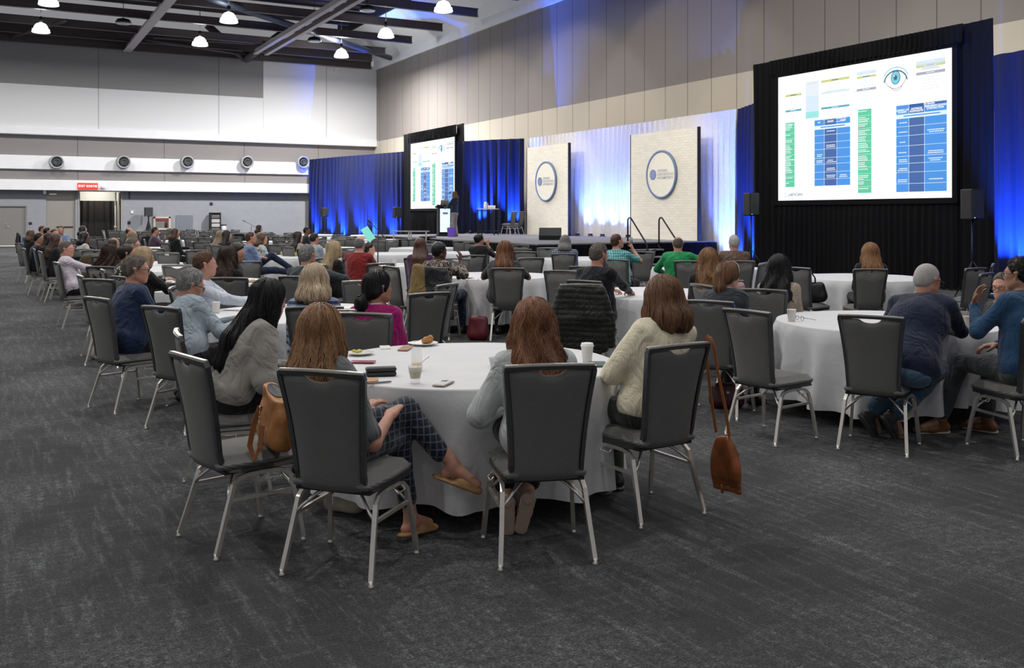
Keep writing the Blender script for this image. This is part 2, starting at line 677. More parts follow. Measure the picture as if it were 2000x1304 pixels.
# door 3, the open doorway under the sign
b = MB()
b.lo_hi((xc0 - .07, YL - .03, 0), (xc0, YL + .38, 2.93))
b.lo_hi((xc1, YL - .03, 0), (xc1 + .07, YL + .38, 2.93))
b.lo_hi((xc0 - .07, YL - .03, 2.90), (xc1 + .07, YL + .38, 2.96))
d3 = S(b.build('door_3', M_FRAMEP))
lf = MB().lo_hi((xc1 - .07, YL + .36, .02), (xc1 - .01, YL + 1.15, 2.85), 0, .01).build('door_leaf', mat('door_leaf_paint', (.55, .50, .45), .5), d3)
b = MB(); b.lathe([(.045, 0), (.045, 2.88)], (xc1 - .23, YL + .42, 0), 12); b.lathe([(.07, 0), (.07, .12), (.045, .14)], (xc1 - .23, YL + .42, .9), 12)
b.build('centre_post', mat('post_paint', (.60, .58, .55), .5), d3)
lf2 = MB().lo_hi((xc0 + .01, YL + .36, .02), (xc0 + .06, YL + 1.1, 2.85), 0, .01).build('door_leaf', M_FRAMEP, d3)
# the corridor seen beyond it
b = MB()
b.lo_hi((xc0 - 2, YL + 2.3, 0), (xc1 + 2.5, YL + 2.5, 3.6))
b.lo_hi((xc0 - 2, YL + .35, 3.4), (xc1 + 2.5, YL + 2.5, 3.6))
S(b.build('wall_corridor', M_LIT))
area('corridor_light', ((xc0 + xc1) / 2, YL + 1.1, 3.35), 1.2, 60, (1, .95, .86), (R(20), 0, 0))
dk = MB()
def dkf(u, v):
    return (xc0 - .6 + u * (xc1 - xc0 + 1.6), YL + 1.5 + .05 * math.sin(u * 70), .02 + v * 2.40)
dk.grid(dkf, 90, 3)
tag(dk.build('black_drape', mat('dull_black_cloth', (.020, .018, .017), .9)), 'black drape across the corridor beyond the open doorway', 'drape')
# baseboard
b = MB()
for (x0, x1) in ((xa1, xb0), (xc1 + .07, bx(760))):
    b.lo_hi((x0, YL - .015, 0), (x1, YL, .11))
S(b.build('baseboard_back', M_BLACKP))

# small fittings on the end wall
def wall_item(name, px0, px1, py0, py1, m, label, cat, depth=.08, group=None, bev=.01):
    x0, x1 = bx(px0), bx(px1)
    z0, z1 = zat(py1, px0, Y=YL), zat(py0, px0, Y=YL)
    o = MB().box((0, 0, 0), (x1 - x0, depth, z1 - z0), 0, None, bev).build(name, m, None, ((x0 + x1) / 2, YL - depth / 2, (z0 + z1) / 2))
    return tag(o, label, cat, group), (x0, x1, z0, z1)


wall_item('switch_plate', 56, 62.5, 433.5, 438.5, M_BLACKP, 'small black switch plate beside the plain grey door', 'switch', .03)
wall_item('switch_plate', 249, 255, 432, 438, M_BLACKP, 'small black switch plate beside the open doorway', 'switch', .03)
wall_item('wall_sensor', 255.5, 260.5, 411, 417, M_WHITEP, 'small white wall sensor above a black switch plate', 'sensor', .05)
wall_item('wall_strobe', 410, 415, 395, 400, M_BLACKP, 'small dark alarm box high on the lower wall above the black rack', 'alarm', .07)
wall_item('wall_camera', 84, 90, 371, 379, M_WHITEP, 'small pale camera unit under the soffit beside the tall door', 'camera', .14)
wall_item('wall_bracket', 251.5, 253.5, 374, 388, M_BLACKM, 'thin dark bracket high beside the doorway frame', 'bracket', .05)
tag(MB().lathe([(.03, .0), (.1, .03), (.12, .1), (.09, .17), (.05, .2)], (0, 0, 0), 16).build('dome_camera', M_WHITEP, None, (wallX(201, WYF - .1), WYF - .15, 3.02)), 'white dome camera on the soffit beside the red exit sign', 'camera')
tag(MB().box((0, 0, 0), (.2, .1, .28), 0, None, .01).build('alarm_beacon', M_WHITEP, None, (wallX(655, WYF), WYF - .08, zat(138, 655, Y=WYF))), 'little white box high on the pale upper wall near the corner', 'alarm')

# extinguisher cabinet: frame > glass door, red extinguisher
x0, x1 = bx(299), bx(333); z0, z1 = zat(449, 316, Y=YL), zat(423, 316, Y=YL)
cab = empty('display_cabinet', ((x0 + x1) / 2, YL, 0), 0, 'cream framed wall cabinet with glass front and dark contents', 'cabinet')
ww, zm = (x1 - x0) / 2, (z0 + z1) / 2
b = MB()
for (a, c, e, f) in ((-ww, ww, z0, z0 + .1), (-ww, ww, z1 - .1, z1), (-ww, -ww + .11, z0, z1), (ww - .11, ww, z0, z1)):
    b.lo_hi((a, -.10, e), (c, 0, f), 0, .008)
b.build('frame', mat('cream_frame', (.62, .50, .44), .5), cab)
MB().lo_hi((-ww + .1, -.02, z0 + .1), (ww - .1, -.005, z1 - .1)).build('back_panel', mat('cabinet_back', (.20, .21, .20), .4), cab)
MB().lo_hi((-ww + .12, -.06, z1 - .22), (ww - .12, -.03, z1 - .12)).build('red_strip', mat('red_label', (.30, .03, .04), .5), cab)
b = MB(); b.lathe([(.05, 0), (.06, .03), (.06, .28), (.03, .34), (.02, .40)], (ww - .24, -.07, z0 + .12), 12)
b.build('hose_reel', M_BLACKP, cab)
wall_item('wall_panel', 343, 376.5, 419.5, 452, mat('grey_panel', (.30, .33, .38), .3, .6), 'flat grey metal access panel between cabinet and rack', 'panel', .03)

# red exit sign
xs0, xs1 = wallX(151.5, WYF - .08), wallX(191, WYF - .08)
sgn = empty('exit_sign', ((xs0 + xs1) / 2, WYF - .06, zat(363.5, 170, Y=WYF)), 0, 'lit red EXIT SORTIE sign on the soffit above the open doorway', 'sign')
sw = xs1 - xs0
MB().box((0, 0, 0), (sw, .07, .34), 0, None, .01).build('housing', mat('red_sign_face', (.5, .02, .02), .4, emit=(1.0, .035, .03), estr=1.1), sgn)


def text(txt, size, m, parent, loc, rot, name='lettering', align='CENTER', ext=.002, bold=0.0, spacing=1.0, line=1.0):
    cu = bpy.data.curves.new(name, 'FONT')
    cu.body = txt
    cu.size = size
    cu.extrude = ext
    cu.offset = bold
    cu.align_x = align
    cu.align_y = 'CENTER'
    cu.space_character = spacing
    cu.space_line = line
    t = bpy.data.objects.new('tmp', cu)
    COL.objects.link(t)
    dg = bpy.context.evaluated_depsgraph_get()
    me = bpy.data.meshes.new_from_object(t.evaluated_get(dg))
    bpy.data.objects.remove(t)
    me.materials.clear()
    me.materials.append(m)
    me.name = name
    o = link(name, me, parent)
    o.location = loc
    o.rotation_euler = rot
    return o


text('EXIT SORTIE', .165, mat('sign_letters', (1, .7, .6), .5, emit=(1, .55, .42), estr=1.2), sgn, (0, -.042, 0), (PI / 2, 0, 0), bold=.004)

# air nozzles on the white band
noz_m = mat('nozzle_paint', (.42, .44, .47), .4, .3)
def make_nozzle():
    r = empty('air_nozzle', (0, 0, 0), 0, 'round grey air nozzle', 'air nozzle', 'air nozzles along the white wall band')
    b = MB()
    b.lathe([(.34, 0), (.37, .05), (.36, .12), (.30, .16), (.30, .36), (.345, .38), (.35, .45), (.30, .47), (.27, .42), (.25, .30), (.23, .2), (.0, .2)], (0, 0, 0), 28)
    b.xform(Matrix.Rotation(PI / 2, 4, 'X'))
    b.build('collar', noz_m, r)
    b = MB()
    b.lathe([(.0, .18), (.19, .19), (.20, .40), (.15, .44), (.13, .42), (.0, .36)], (0, 0, 0), 20)
    b.xform(Matrix.Rotation(PI / 2, 4, 'X'))
    b.build('jet', mat('nozzle_throat', (.05, .052, .056), .5), r)
    return r
nz = make_nozzle()
for i, (px, lb) in enumerate(((110, 'grey air nozzle on the white band over the tall door'), (240, 'grey air nozzle just past the open doorway'), (364, 'grey air nozzle above the grey access panel'),
                              (480, 'grey air nozzle over the floor microphone stand'), (589, 'grey air nozzle beside the end of the blue drape'))):
    o = nz if i == 0 else copy_tree(nz)
    o.location = (wallX(px, WYF), WYF - .02, zat(317, px, Y=WYF))
    o['label'] = lb

# ------------------------------------------------------------------ ceiling
S(MB().lo_hi((X0 - 2, Y0, 14.2), (WX + .4, WYF + .3, 14.5)).build('ceiling', M_DECK))
def ibeam(mb, a, c, h=.62, w=.26, m=0):
    a, c = Vector(a), Vector(c)
    ax = (c - a); L = ax.length; mid = (a + c) / 2
    rz = math.atan2(ax.y, ax.x)
    mb.box(mid, (L, .03, h), m, rz)
    for s_ in (-1, 1):
        mb.box(mid + Vector((0, 0, s_ * h / 2)), (L, w, .035), m, rz)
BE = 19.5
k = 0
for yy in [50.4 - 3.86 * i for i in range(15)]:
    b = MB()
    ibeam(b, (X0 - 2, yy, 10.84), (BE, yy, 10.84), .34, .2)
    ibeam(b, (X0 - 2, yy + 1.9, 12.6), (BE - 1.5, yy + 1.9, 12.6), .25, .14)
    S(b.build('ceiling_beam', M_STEEL))
# end girder against the end wall
b = MB(); ibeam(b, (X0 - 2, WYF - .4, 10.9), (WX - .5, WYF - .4, 10.9), .7); ibeam(b, (X0 - 2, WYF - 1.9, 11.0), (WX - 1, WYF - 1.9, 11.0), .5)
S(b.build('ceiling_beam', M_STEEL))
# girders running along the hall
for (gx, wd) in ((6.5, .42), (-.3, .30)):
    b = MB(); b.lo_hi((gx - wd / 2, Y0, 10.42), (gx + wd / 2, WYF - .5, 10.47)); b.lo_hi((gx - .03, Y0, 10.46), (gx + .03, WYF - .5, 10.8))
    S(b.build('ceiling_girder', M_STEELP))
b = MB()
for gx in (12.45, 13.05):
    b.lo_hi((gx - .11, Y0, 10.22), (gx + .11, WYF - 4.2, 10.27))
    b.lo_hi((gx - .02, Y0, 10.26), (gx + .02, WYF - 4.2, 10.5))
S(b.build('ceiling_girder', M_STEELP))
# steel V strut at the end wall
b = MB()
ap = Vector((12.75, WYF - .8, zat(121, 540, Y=WYF - .8)))
for q in ((10.6, WYF - .9, 12.2), (14.9, WYF - .9, 12.2), (12.75, WYF - 5.2, 10.6)):
    b.sweep([ap, q], .22, 4)
S(b.build('ceiling_strut', M_STEEL))
# bluish pipe braces
def ceil_pt(px, py, z=10.75):
    d = FOC * (z - EYE) / (HY - py)
    x, y = hp(px, d)
    return (x, y, z)
M_PIPE = mat('bluish_pipe', (.10, .12, .17), .4, .4)
for (p0, p1) in (((395, -8), (762, 113)), ((130, 40), (-20, 84)), ((285, 77), (540, 116)), ((300, 72), (610, 92))):
    S(MB().sweep([ceil_pt(*p0), ceil_pt(*p1)], .16 if p0[0] == 395 else .09, 10).build('ceiling_brace', M_PIPE if p0[0] == 395 else M_STEEL))
# ducts and boxes up in the dark
M_DUCT = mat('duct_metal', (.17, .15, .15), .6, .2)
b = MB()
for i in range(9):
    b.lo_hi((3.2, 38.6 + i * .62, 12.2), (6.0, 38.9 + i * .62, 12.5))
b.lo_hi((3.0, 38.4, 12.5), (6.2, 44.2, 13.2))
tag(b.build('ceiling_unit', M_DUCT), 'slatted grey equipment box up between the dark roof beams', 'ventilation unit')
for i in range(7):
    o = S(MB().lo_hi((15.6 + .40 * i, 30.2, 13.2 - .15 * i), (16.1 + .40 * i, 44.0 - i * 1.2, 13.6 - .15 * i)).build('ceiling_step', M_STEEL))

# pendants: lamp > dome, diffuser, cord
def make_lamp():
    r = empty('pendant_lamp', (0, 0, 0), 0, 'glowing white dome pendant lamp', 'pendant lamp', 'glowing pendant lamps under the dark roof')
    b = MB(); b.lathe([(.36, 0), (.355, .10), (.31, .11), (.28, .22), (.2, .33), (.08, .38), (.03, .40)], (0, 0, 0), 24)
    b.build('dome', mat('lamp_dome', (.9, .9, .88), .4, emit=(.90, .97, 1.0), estr=3.0), r)
    b = MB(); b.lathe([(.37, -.05), (.385, -.02), (.37, .015)], (0, 0, 0), 24)
    b.build('diffuser_rim', mat('lamp_rim', (.9, .9, .88), .4, emit=(.95, 1, 1), estr=1.3), r)
    b = MB(); b.sweep([(0, 0, .40), (0, 0, 4.39)], .018, 6); b.lathe([(.07, .38), (.08, .62), (.04, .66)], (0, 0, 0), 10)
    b.build('cord', M_BLACKM, r)
    return r
lamp0 = make_lamp()
first = True
for ly in LAMP_Y[4:]:
    for lx in LAMP_X:
        if ly < 34 and lx > -1 : continue
        if lx < 0: continue
        o = lamp0 if first else copy_tree(lamp0)
        first = False
        o.location = (lx, ly, LAMP_Z + .06)
        o['label'] = 'white dome pendant %s, %s' % ({2.0: 'over the aisle side', 8.85: 'over the middle of the hall', 15.9: 'near the stage wall'}[lx],
                                                                {47.3: 'row by the end wall', 41.0: 'second row from end wall', 34.7: 'third row from end wall'}[ly])
# unlit disc fittings
def make_disc():
    r = empty('disc_light', (0, 0, 0), 0, 'unlit disc', 'ceiling light', 'unlit disc lights between the pendants')
    MB().lathe([(.05, .22), (.26, .16), (.34, .05), (.34, 0), (.30, -.01)], (0, 0, 0), 20).build('housing', M_BLACKM, r)
    MB().lathe([(.33, -.015), (.31, -.04), (.05, -.05)], (0, 0, 0), 20).build('lens', mat('disc_lens', (.50, .55, .60), .3), r)
    return r
dl = make_disc()
for i, (px, py, lb) in enumerate(((241, 45, 'unlit disc light by the slatted box'), (614, 80, 'unlit disc light close to the pale girder pair'), (742 * .32 + 480, 20, 'unlit disc light high beside the pale girder pair'))):
    o = dl if i == 0 else copy_tree(dl)
    o.location = ceil_pt(px, py, 10.2)
    o['label'] = lb
    MB().sweep([(0, 0, .2), (0, 0, 4.0)], .015, 6).build('rod', M_BLACKM, o)

# ================================================================== drapes
rs = np.random.RandomState(4)
M_VEL = mat('dark_velour', (.0055, .006, .008), .9, spec=.15)
M_BLUEV = mat('navy_velour', (.010, .014, .045), .8, spec=.25)
M_SHEER = mat('white_sheer', (.74, .73, .75), .7)


def drape(name, pts, z0, z1, m, label, pitch=.26, amp=.07, cat='drape', group=None, seed=0, flare=.0, header=.12, step=.035):
    """pleated hanging cloth along the plan polyline pts"""
    r_ = np.random.RandomState(seed + 11)
    P = [Vector((p[0], p[1])) for p in pts]
    seg = [(P[i + 1] - P[i]).length for i in range(len(P) - 1)]
    L = sum(seg)
    n = int(L / step)
    ph = r_.rand(8) * 6.28
    nz_ = 9
    V = []; F = []
    for i in range(n + 1):
        s_ = L * i / n
        q = s_; k = 0
        while k < len(seg) - 1 and q > seg[k]:
            q -= seg[k]; k += 1
        t = (P[k + 1] - P[k]).normalized()
        nm = Vector((-t.y, t.x))
        c = P[k] + t * q
        w_ = s_ / pitch * 2 * PI
        for j in range(nz_):
            v = j / (nz_ - 1)
            g = math.sin(w_ + 1.6 * math.sin(s_ * 1.3 + ph[0]) + .5 * math.sin(v * 2.5 + s_ * 3 + ph[4]))
            a = amp * (g * (.75 + .25 * math.sin(s_ * 2.1 + ph[1])) + .45 * math.sin(2.3 * w_ + ph[2] + v * 1.2) * (1 - v) + .6 * math.sin(s_ * 1.7 + ph[3]) * .6)
            a *= (1.15 - .75 * v ** 6)
            a += flare * (1 - v) ** 2
            z = z0 + (z1 - z0) * v
            if j == 0: z += .02 * math.sin(w_)
            V.append((c.x + nm.x * a, c.y + nm.y * a, z))
    for i in range(n):
        for j in range(nz_ - 1):
            a = i * nz_ + j
            F.append((a, a + nz_, a + nz_ + 1, a + 1))
    b = MB(); b.add(V, F, 0, True)
    o = b.build(name, m)
    return tag(o, label, cat, group)


H16 = 4.90
drape('blue_drape', [(16.55, 55.2), (17.0, 52.5), (18.75, 45.6)], .02, H16, M_BLUEV, 'long dark blue drape run between the end wall and the smaller screen', .42, .11, seed=1)
drape('blue_drape', [(18.25, 38.3), (19.1, 36.6), (20.0, 35.4)], .83, H16, M_BLUEV, 'dark blue drape behind the tall cocktail table on stage', .42, .10, seed=2)
drape('white_drape', [(20.25, 35.5), (20.35, 29.0), (20.25, 22.45)], .02, H16 + .02, M_SHEER, 'long white sheer drape behind the two logo walls', .30, .085, seed=3)
drape('blue_drape', [(20.2, 22.35), (19.6, 21.0), (18.5, 19.65)], .02, H16, M_BLUEV, 'narrow blue drape between the white drape and the big screen', .40, .09, seed=4)
drape('blue_drape', [(17.95, 12.35), (17.6, 8.0), (17.3, 3.0)], .02, H16, M_BLUEV, 'dark blue drape beyond the big screen beside the hall wall', .44, .11, seed=5)


def screen_set(ya, yb, dn, tall, label_s, label_d, sx=18.3, zb=2.02, hh=3.25, wd=5.2):
    """ya = far edge of the picture; the picture runs towards smaller y"""
    yc = (ya + yb) / 2
    # black surround of drapes: wings, valance, skirt
    z1 = 5.74
    g = 'black drapes around the %s screen' % dn
    drape('black_drape', [(sx - .02, ya + .95), (sx + .05, ya + .06)], .02, z1, M_VEL, 'black drape wing on the far side of the %s screen' % dn, .20, .04, seed=6, group=g)
    drape('black_drape', [(sx + .05, yb - .06), (sx - .02, yb - .95)], .02, z1, M_VEL, 'black drape wing on the near side of the %s screen' % dn, .20, .04, seed=7, group=g)
    drape('black_valance', [(sx - .06, ya + .3), (sx - .06, yb - .3)], zb + hh + .08, z1, M_VEL, 'black gathered valance over the %s screen' % dn, .14, .035, seed=8, step=.02, cat='valance')
    drape('black_skirt_drape', [(sx, ya + .1), (sx, yb - .1)], .02, zb - .08, M_VEL, 'black pleated drape below the %s screen' % dn, .17, .035, seed=9, step=.025)
    r = empty('projection_screen', (sx, yc, zb), -PI / 2, label_s, 'screen')
    # local: +X points to smaller y (away from ya), +Y faces into the hall wall; front is -Y
    b = MB()
    for (a, c, e, f) in ((-wd / 2 - .13, wd / 2 + .13, -.13, 0), (-wd / 2 - .13, wd / 2 + .13, hh, hh + .13), (-wd / 2 - .13, -wd / 2, 0, hh), (wd / 2, wd / 2 + .13, 0, hh)):
        b.lo_hi((a, -.04, e), (c, .04, f), 0, .006)
    b.build('frame', M_VEL, r)
    MB().lo_hi((-wd / 2, -.012, 0), (wd / 2, 0.0, hh)).build('screen_surface', mat('lit_screen', (.8, .8, .8), .5, emit=(.90, .97, 1.0), estr=1.12), r)
    E = lambda n_, c, s_=1.0: mat('slide_' + n_, (.02, .02, .02), .6, emit=c, estr=s_)
    mats = [E('blue', (.060, .30, .80)), E('navy', (.05, .13, .40)), E('green', (.10, .62, .36)), E('olive', (.62, .64, .26)), E('teal', (.10, .40, .55)), E('grey', (.42, .42, .50)),
            E('aqua', (.33, .80, .78)), E('paleblue', (.66, .82, .93)), E('line', (.75, .93, 1.0)), E('faint', (.70, .76, .82)), E('white', (.92, .97, 1)), E('ink', (.05, .12, .17)), E('iris', (.18, .60, .78)), E('palergrey', (.80, .86, .92))]
    b = MB()
    lay = [0]
    def q(u0, u1, v0, v1, m_, l=1):
        b.lo_hi((-wd / 2 + u0 * wd, -.012 - .003 * l, hh * (1 - v1)), (-wd / 2 + u1 * wd, -.0121 - .003 * (l - 1), hh * (1 - v0)), m_)
    rr = random.Random(3)
    def lines(u0, u1, v0, v1, n, m_, th=.0035, l=2, centre=True):
        for i in range(n):
            v = v0 + (v1 - v0) * (i + .5) / n
            wlen = (u1 - u0) * rr.uniform(.35, .95)
            a = (u0 + u1 - wlen) / 2 if centre else u0
            q(a, a + wlen, v - th, v + th, m_, l)
    # top blocks
    for (u0, u1, items) in ((.05, .158, ((.150, 3, .013), (.275, 4, .011))), (.285, .457, ((.080, 3, .013), (.172, 7, .011), (.288, 4, .011))),
                            (.50, .61, ((.060, 7, .018), (.094, 3, .012), (.186, 5, .013))), (.822, .966, ((.055, 7, .018), (.082, 3, .014), (.132, 5, .014)))):
        for (v, m_, t_) in items:
            q(u0, u1, v, v + t_ * 1.5, m_)
            q((u0 + u1) / 2 - .02, (u0 + u1) / 2 + .02, v + t_ * .5, v + t_ * .9, 11 if m_ in (3,) else 13, 2)
        lines(u0, u1, items[0][0] + .03, items[-1][0] - .01, 7, 9, .0025)
        lines(u0, u1, items[-1][0] + .03, items[-1][0] + .13, 5, 9, .0025)
    q(.185, .271, .075, .31, 13); q(.185, .271, .19, .31, 7); q(.185, .271, .31, .362, 6)
    lines(.19, .266, .07, .10, 2, 9)
    # green columns with rows of small words
    for (u0, u1, v0, v1, n) in ((.05, .112, .378, .893, 12), (.507, .584, .34, .955, 13)):
        q(u0, u1, v0, v1, 2)
        for i in range(1, n):
            v = v0 + (v1 - v0) * i / n
            q(u0, u1, v - .001, v + .001, 8, 2)
        for i in range(n):
            v = v0 + (v1 - v0) * (i + .5) / n
            for k_ in range(rr.choice((1, 2, 3))):
                wl = (u1 - u0) * rr.uniform(.3, .8)
                x_ = u0 + .004
                while x_ < u0 + wl:
                    l_ = rr.uniform(.006, .014)
                    q(x_, x_ + l_, v - .012 + k_ * .013, v - .006 + k_ * .013, 10, 2)
                    x_ += l_ + .002
    lines(.135, .205, .38, .895, 26, 9, .002, 1, False)
    lines(.61, .69, .33, .95, 30, 9, .002, 1, False)
    # blue tables
    for (us, v0, v1, n, hd_) in (((.243, .306, .383, .462), .382, .892, 8, .045), ((.719, .786, .865, .973), .345, .955, 8, .065)):
        q(us[0], us[3], v0, v1, 0)
        q(us[1], us[2], v0, v1, 1, 2)
        if us[0] > .5:
            q(us[1], us[3], v0, v0 + .018, 1, 2)
        q(us[0], us[3], v0 + hd_, v0 + hd_ + .030, 8, 3)
        q(us[0] + .04, us[3] - .03, v0 + hd_ + .010, v0 + hd_ + .018, 0, 4)
        for u in us[1:3]:
            q(u - .0008, u + .0008, v0, v1, 8, 3)
        vv = v0 + hd_ + .03
        for i in range(1, n):
            v = vv + (v1 - vv) * (i / n) + rr.uniform(-.01, .01)
            q(us[0], us[3], v - .0013, v + .0013, 8, 3)
            for c_ in range(3):
                if rr.random() < .45:
                    uc = (us[c_] + us[c_ + 1]) / 2
                    for k_ in range(rr.choice((1, 2))):
                        wl = (us[c_ + 1] - us[c_]) * rr.uniform(.2, .38)
                        x_ = uc - wl
                        while x_ < uc + wl:
                            l_ = rr.uniform(.005, .011)
                            q(x_, x_ + l_, v - .030 + k_ * .013, v - .024 + k_ * .013, 10, 3)
                            x_ += l_ + .002
    # drawing of an eye
    ex, ez = -wd / 2 + .716 * wd, hh * (1 - .150)
    def ring(cx, cz, rx, rz, m_, l, a0=0, a1=360, th=.02, n=30):
        P = [(cx + rx * math.cos(R(a0 + (a1 - a0) * i / n)), -.012 - .003 * l, cz + rz * math.sin(R(a0 + (a1 - a0) * i / n))) for i in range(n + 1)]
        b.sweep(P, th / 2, 4, m_)
    def disc(cx, cz, rx, rz, m_, l, n=28):
        V = [(cx, -.012 - .003 * l, cz)] + [(cx + rx * math.cos(2 * PI * i / n), -.012 - .003 * l, cz + rz * math.sin(2 * PI * i / n)) for i in range(n)]
        b.add(V, [(0, 1 + (i + 1) % n, 1 + i) for i in range(n)], m_)
    disc(ex, ez + .02, .135, .16, 11, 1); disc(ex, ez + .02, .118, .143, 12, 2); disc(ex, ez + .02, .05, .06, 11, 3); disc(ex - .03, ez + .06, .014, .018, 10, 4)
    ring(ex, ez - .10, .32, .28, 11, 2, 8, 172, .034)
    ring(ex, ez - .06, .36, .32, 12, 2, 20, 155, .024)
    ring(ex, ez + .05, .29, .28, 5, 2, 190, 350, .022)
    ring(ex + .02, ez + .05, .22, .33, 5, 2, 215, 325, .020)
    for i in range(16):
        a = R(20 + i * 9)
        p = (ex + .31 * math.cos(a), ez - .10 + .27 * math.sin(a))
        b.sweep([(p[0], -.02, p[1]), (p[0] + .05 * math.cos(a), -.02, p[1] + .05 * math.sin(a))], .003, 4, 11)
    ring(-wd / 2 + .052 * wd, hh * .045, .03, .045, 11, 2, 40, 320, .012)
    b.build('slide_graphics', mats, r)
    tw = E('white', None)
    def T(s_, u, v, sz, m_, sp=1.0, al='CENTER'):
        text(s_, sz, m_, r, (-wd / 2 + u * wd, -.026, hh * (1 - v)), (PI / 2, 0, 0), 'slide_lettering', al, .001, .002, sp, .85)
    T('MEIBOMIAN GLAND\nDYSFUNCTION', .919, .380, .062, tw)
    T('ANTERIOR\nBLEPHARITIS', .826, .388, .062, tw)
    T('BLINKING / LID\nCLOSURE', .752, .388, .055, tw)
    T('LID MARGIN', .89, .355, .05, tw)
    T('LID', .274, .402, .05, tw); T('MARGIN', .345, .402, .05, tw); T('GLAND', .422, .402, .05, tw)
    T('LABTICIAN', .070, .955, .10, E('ink', None), 1.0, 'LEFT')
    # lit picture helps light what stands before it
    return r


screen_set(18.7, 13.5, 'big', 1, 'big lit projection screen showing the eye slide, set in black drape', '')
screen_set(44.5, 39.3, 'smaller', 0, 'far smaller lit projection screen with the same eye slide, behind the lectern', '', sx=18.6, zb=1.95)

# blue uplights: fixtures on the floor, each with its own lamp
M_FIX = mat('fixture_lens', (.1, .2, .6), .3, emit=(.05, .25, 1.0), estr=4.0)
ups = []
def uplight(x, y, tx, ty, power, ang=46, col=(.015, .11, 1.0), z=.16, label=None, fix=True, tz=2.9):
    power *= 15 if col[0] < .05 else 3.2
    tz = z + (1.5 if col[0] < .05 else 1.1)
    ang = 66 if col[0] < .05 else 80
    col = (.02, .12, 1.0) if col[0] < .05 else (.055, .17, 1.0)
    z0_ = z - .16
    z = z0_ + .06
    spot('uplight_lamp', (x, y, z + .10), (tx, ty, tz), power, col, ang, .9, .03)
    if fix:
        r = empty('uplight', (x, y, z0_ + (.003 if z0_ > .5 else 0)), math.atan2(ty - y, tx - x) - PI / 2, label, 'uplight', 'small floor uplights along the drapes')
        b = MB(); b.lo_hi((-.11, -.06, 0), (.11, .06, .02)); b.lo_hi((-.11, -.02, .02), (-.10, .02, .08)); b.lo_hi((.10, -.02, .02), (.11, .02, .08))
        b.build('bracket', M_BLACKM, r)
        MB().box((0, 0, .065), (.19, .09, .07), 0, None, .015).build('housing', M_BLACKP, r)
        MB().lathe([(.035, .101), (.03, .104), (.0, .104)], (0, 0, 0), 14).build('lens', M_FIX, r)
    return


def along(pts, s_):
    P = [Vector(p) for p in pts]
    for i in range(len(P) - 1):
        l = (P[i + 1] - P[i]).length
        if s_ <= l or i == len(P) - 2:
            t = (P[i + 1] - P[i]).normalized()
            return P[i] + t * s_, Vector((-t.y, t.x))
        s_ -= l
lp = [(16.55, 55.2), (17.0, 52.5), (18.75, 45.6)]
for i, s_ in enumerate((1.3, 2.9, 4.4, 5.9, 7.3, 8.9)):
    c, nm = along(lp, s_)
    nm = nm if nm.x < 0 else -nm
    uplight(c.x + nm.x * .55, c.y + nm.y * .55, c.x - nm.x * .05, c.y, (330, 330, 480, 380, 520, 300)[i], 40, label='small blue uplight number %s along the drape run by the end wall' % ('one', 'two', 'three', 'four', 'five', 'six')[i])
uplight(18.3, 37.15, 18.85, 36.95, 640, 44, label='small blue uplight behind the cocktail table', z=1.0)
uplight(19.35, 35.45, 19.75, 35.8, 330, 44, label='small blue uplight behind the paired stage chairs', z=1.0)
for i, y_ in enumerate((30.8, 29.9, 29.1, 28.3, 27.5)):
    uplight(19.75, y_, 20.35, y_, 230, 46, (.10, .24, 1.0), z=1.0, label='small floor uplight %s between the two logo walls' % ('first', 'second', 'third', 'fourth', 'fifth')[i])
for i, y_ in enumerate((22.85, 22.2)):
    uplight(19.65, y_, 20.3, y_ - .1, 330, 42, (.07, .20, 1.0), label='small blue uplight at the end of the white drape, %s' % ('by the stage', 'by the narrow blue drape')[i])
uplight(18.75, 20.6, 19.5, 20.9, 260, 34, label='small blue uplight by the narrow blue drape')
uplight(17.25, 11.85, 17.85, 11.7, 480, 40, label='small blue uplight beyond the big screen')
uplight(16.8, 9.6, 17.7, 9.4, 620, 42, label='small blue uplight beside the hall wall drape')
uplight(16.6, 7.4, 17.5, 7.2, 500, 42, label='last small blue uplight beside the hall wall drape')
# dim blue light seen in the roof steel
spot('roof_blue', (13.5, 44, 5.0), (12.2, 48, 11), 900, (.08, .15, 1.0), 40, .8, .2)

# ================================================================== stage
ZS = .82
SX0, SX1, SY0, SY1 = 13.65, 20.15, 23.35, 32.6
M_STG = mat('stage_carpet', (.24, .24, .25), .9, nz=.15, nscale=40, bmp=.3, bscale=200)
st = empty('stage', ((SX0 + SX1) / 2, (SY0 + SY1) / 2, 0), 0, 'low carpeted stage with black skirt in front of the logo walls', 'stage')
hx_, hy_ = (SX1 - SX0) / 2, (SY1 - SY0) / 2
MB().lo_hi((-hx_, -hy_, ZS - .05), (hx_, hy_ + 4.6, ZS), 0, .01).build('deck', M_STG, st)
def skirt(pts, z1, parent, off):
    b = MB()
    P = [Vector(p) for p in pts]
    V = []; F = []
    k = 0
    for i in range(len(P) - 1):
        L = (P[i + 1] - P[i]).length; n = int(L / .05); t = (P[i + 1] - P[i]).normalized(); nm = Vector((t.y, -t.x))
        for j in range(n + 1):
            c = P[i] + t * (L * j / n) + nm * (.025 * math.sin(j * 1.15 + i) + .01 * math.sin(j * .37))
            V += [(c.x, c.y, .01), (c.x, c.y, z1)]
            if k + j > 0 and j > 0:
                a = len(V) - 4
                F.append((a, a + 2, a + 3, a + 1))
        k += n + 1
    b.add(V, F, 0, True)
    return b.build('skirt', M_VEL, parent)
skirt([(-hx_ - .03, hy_ + 4.5), (-hx_ - .03, -hy_ - .03), (hx_ + .03, -hy_ - .03)], ZS - .04, st, 0)
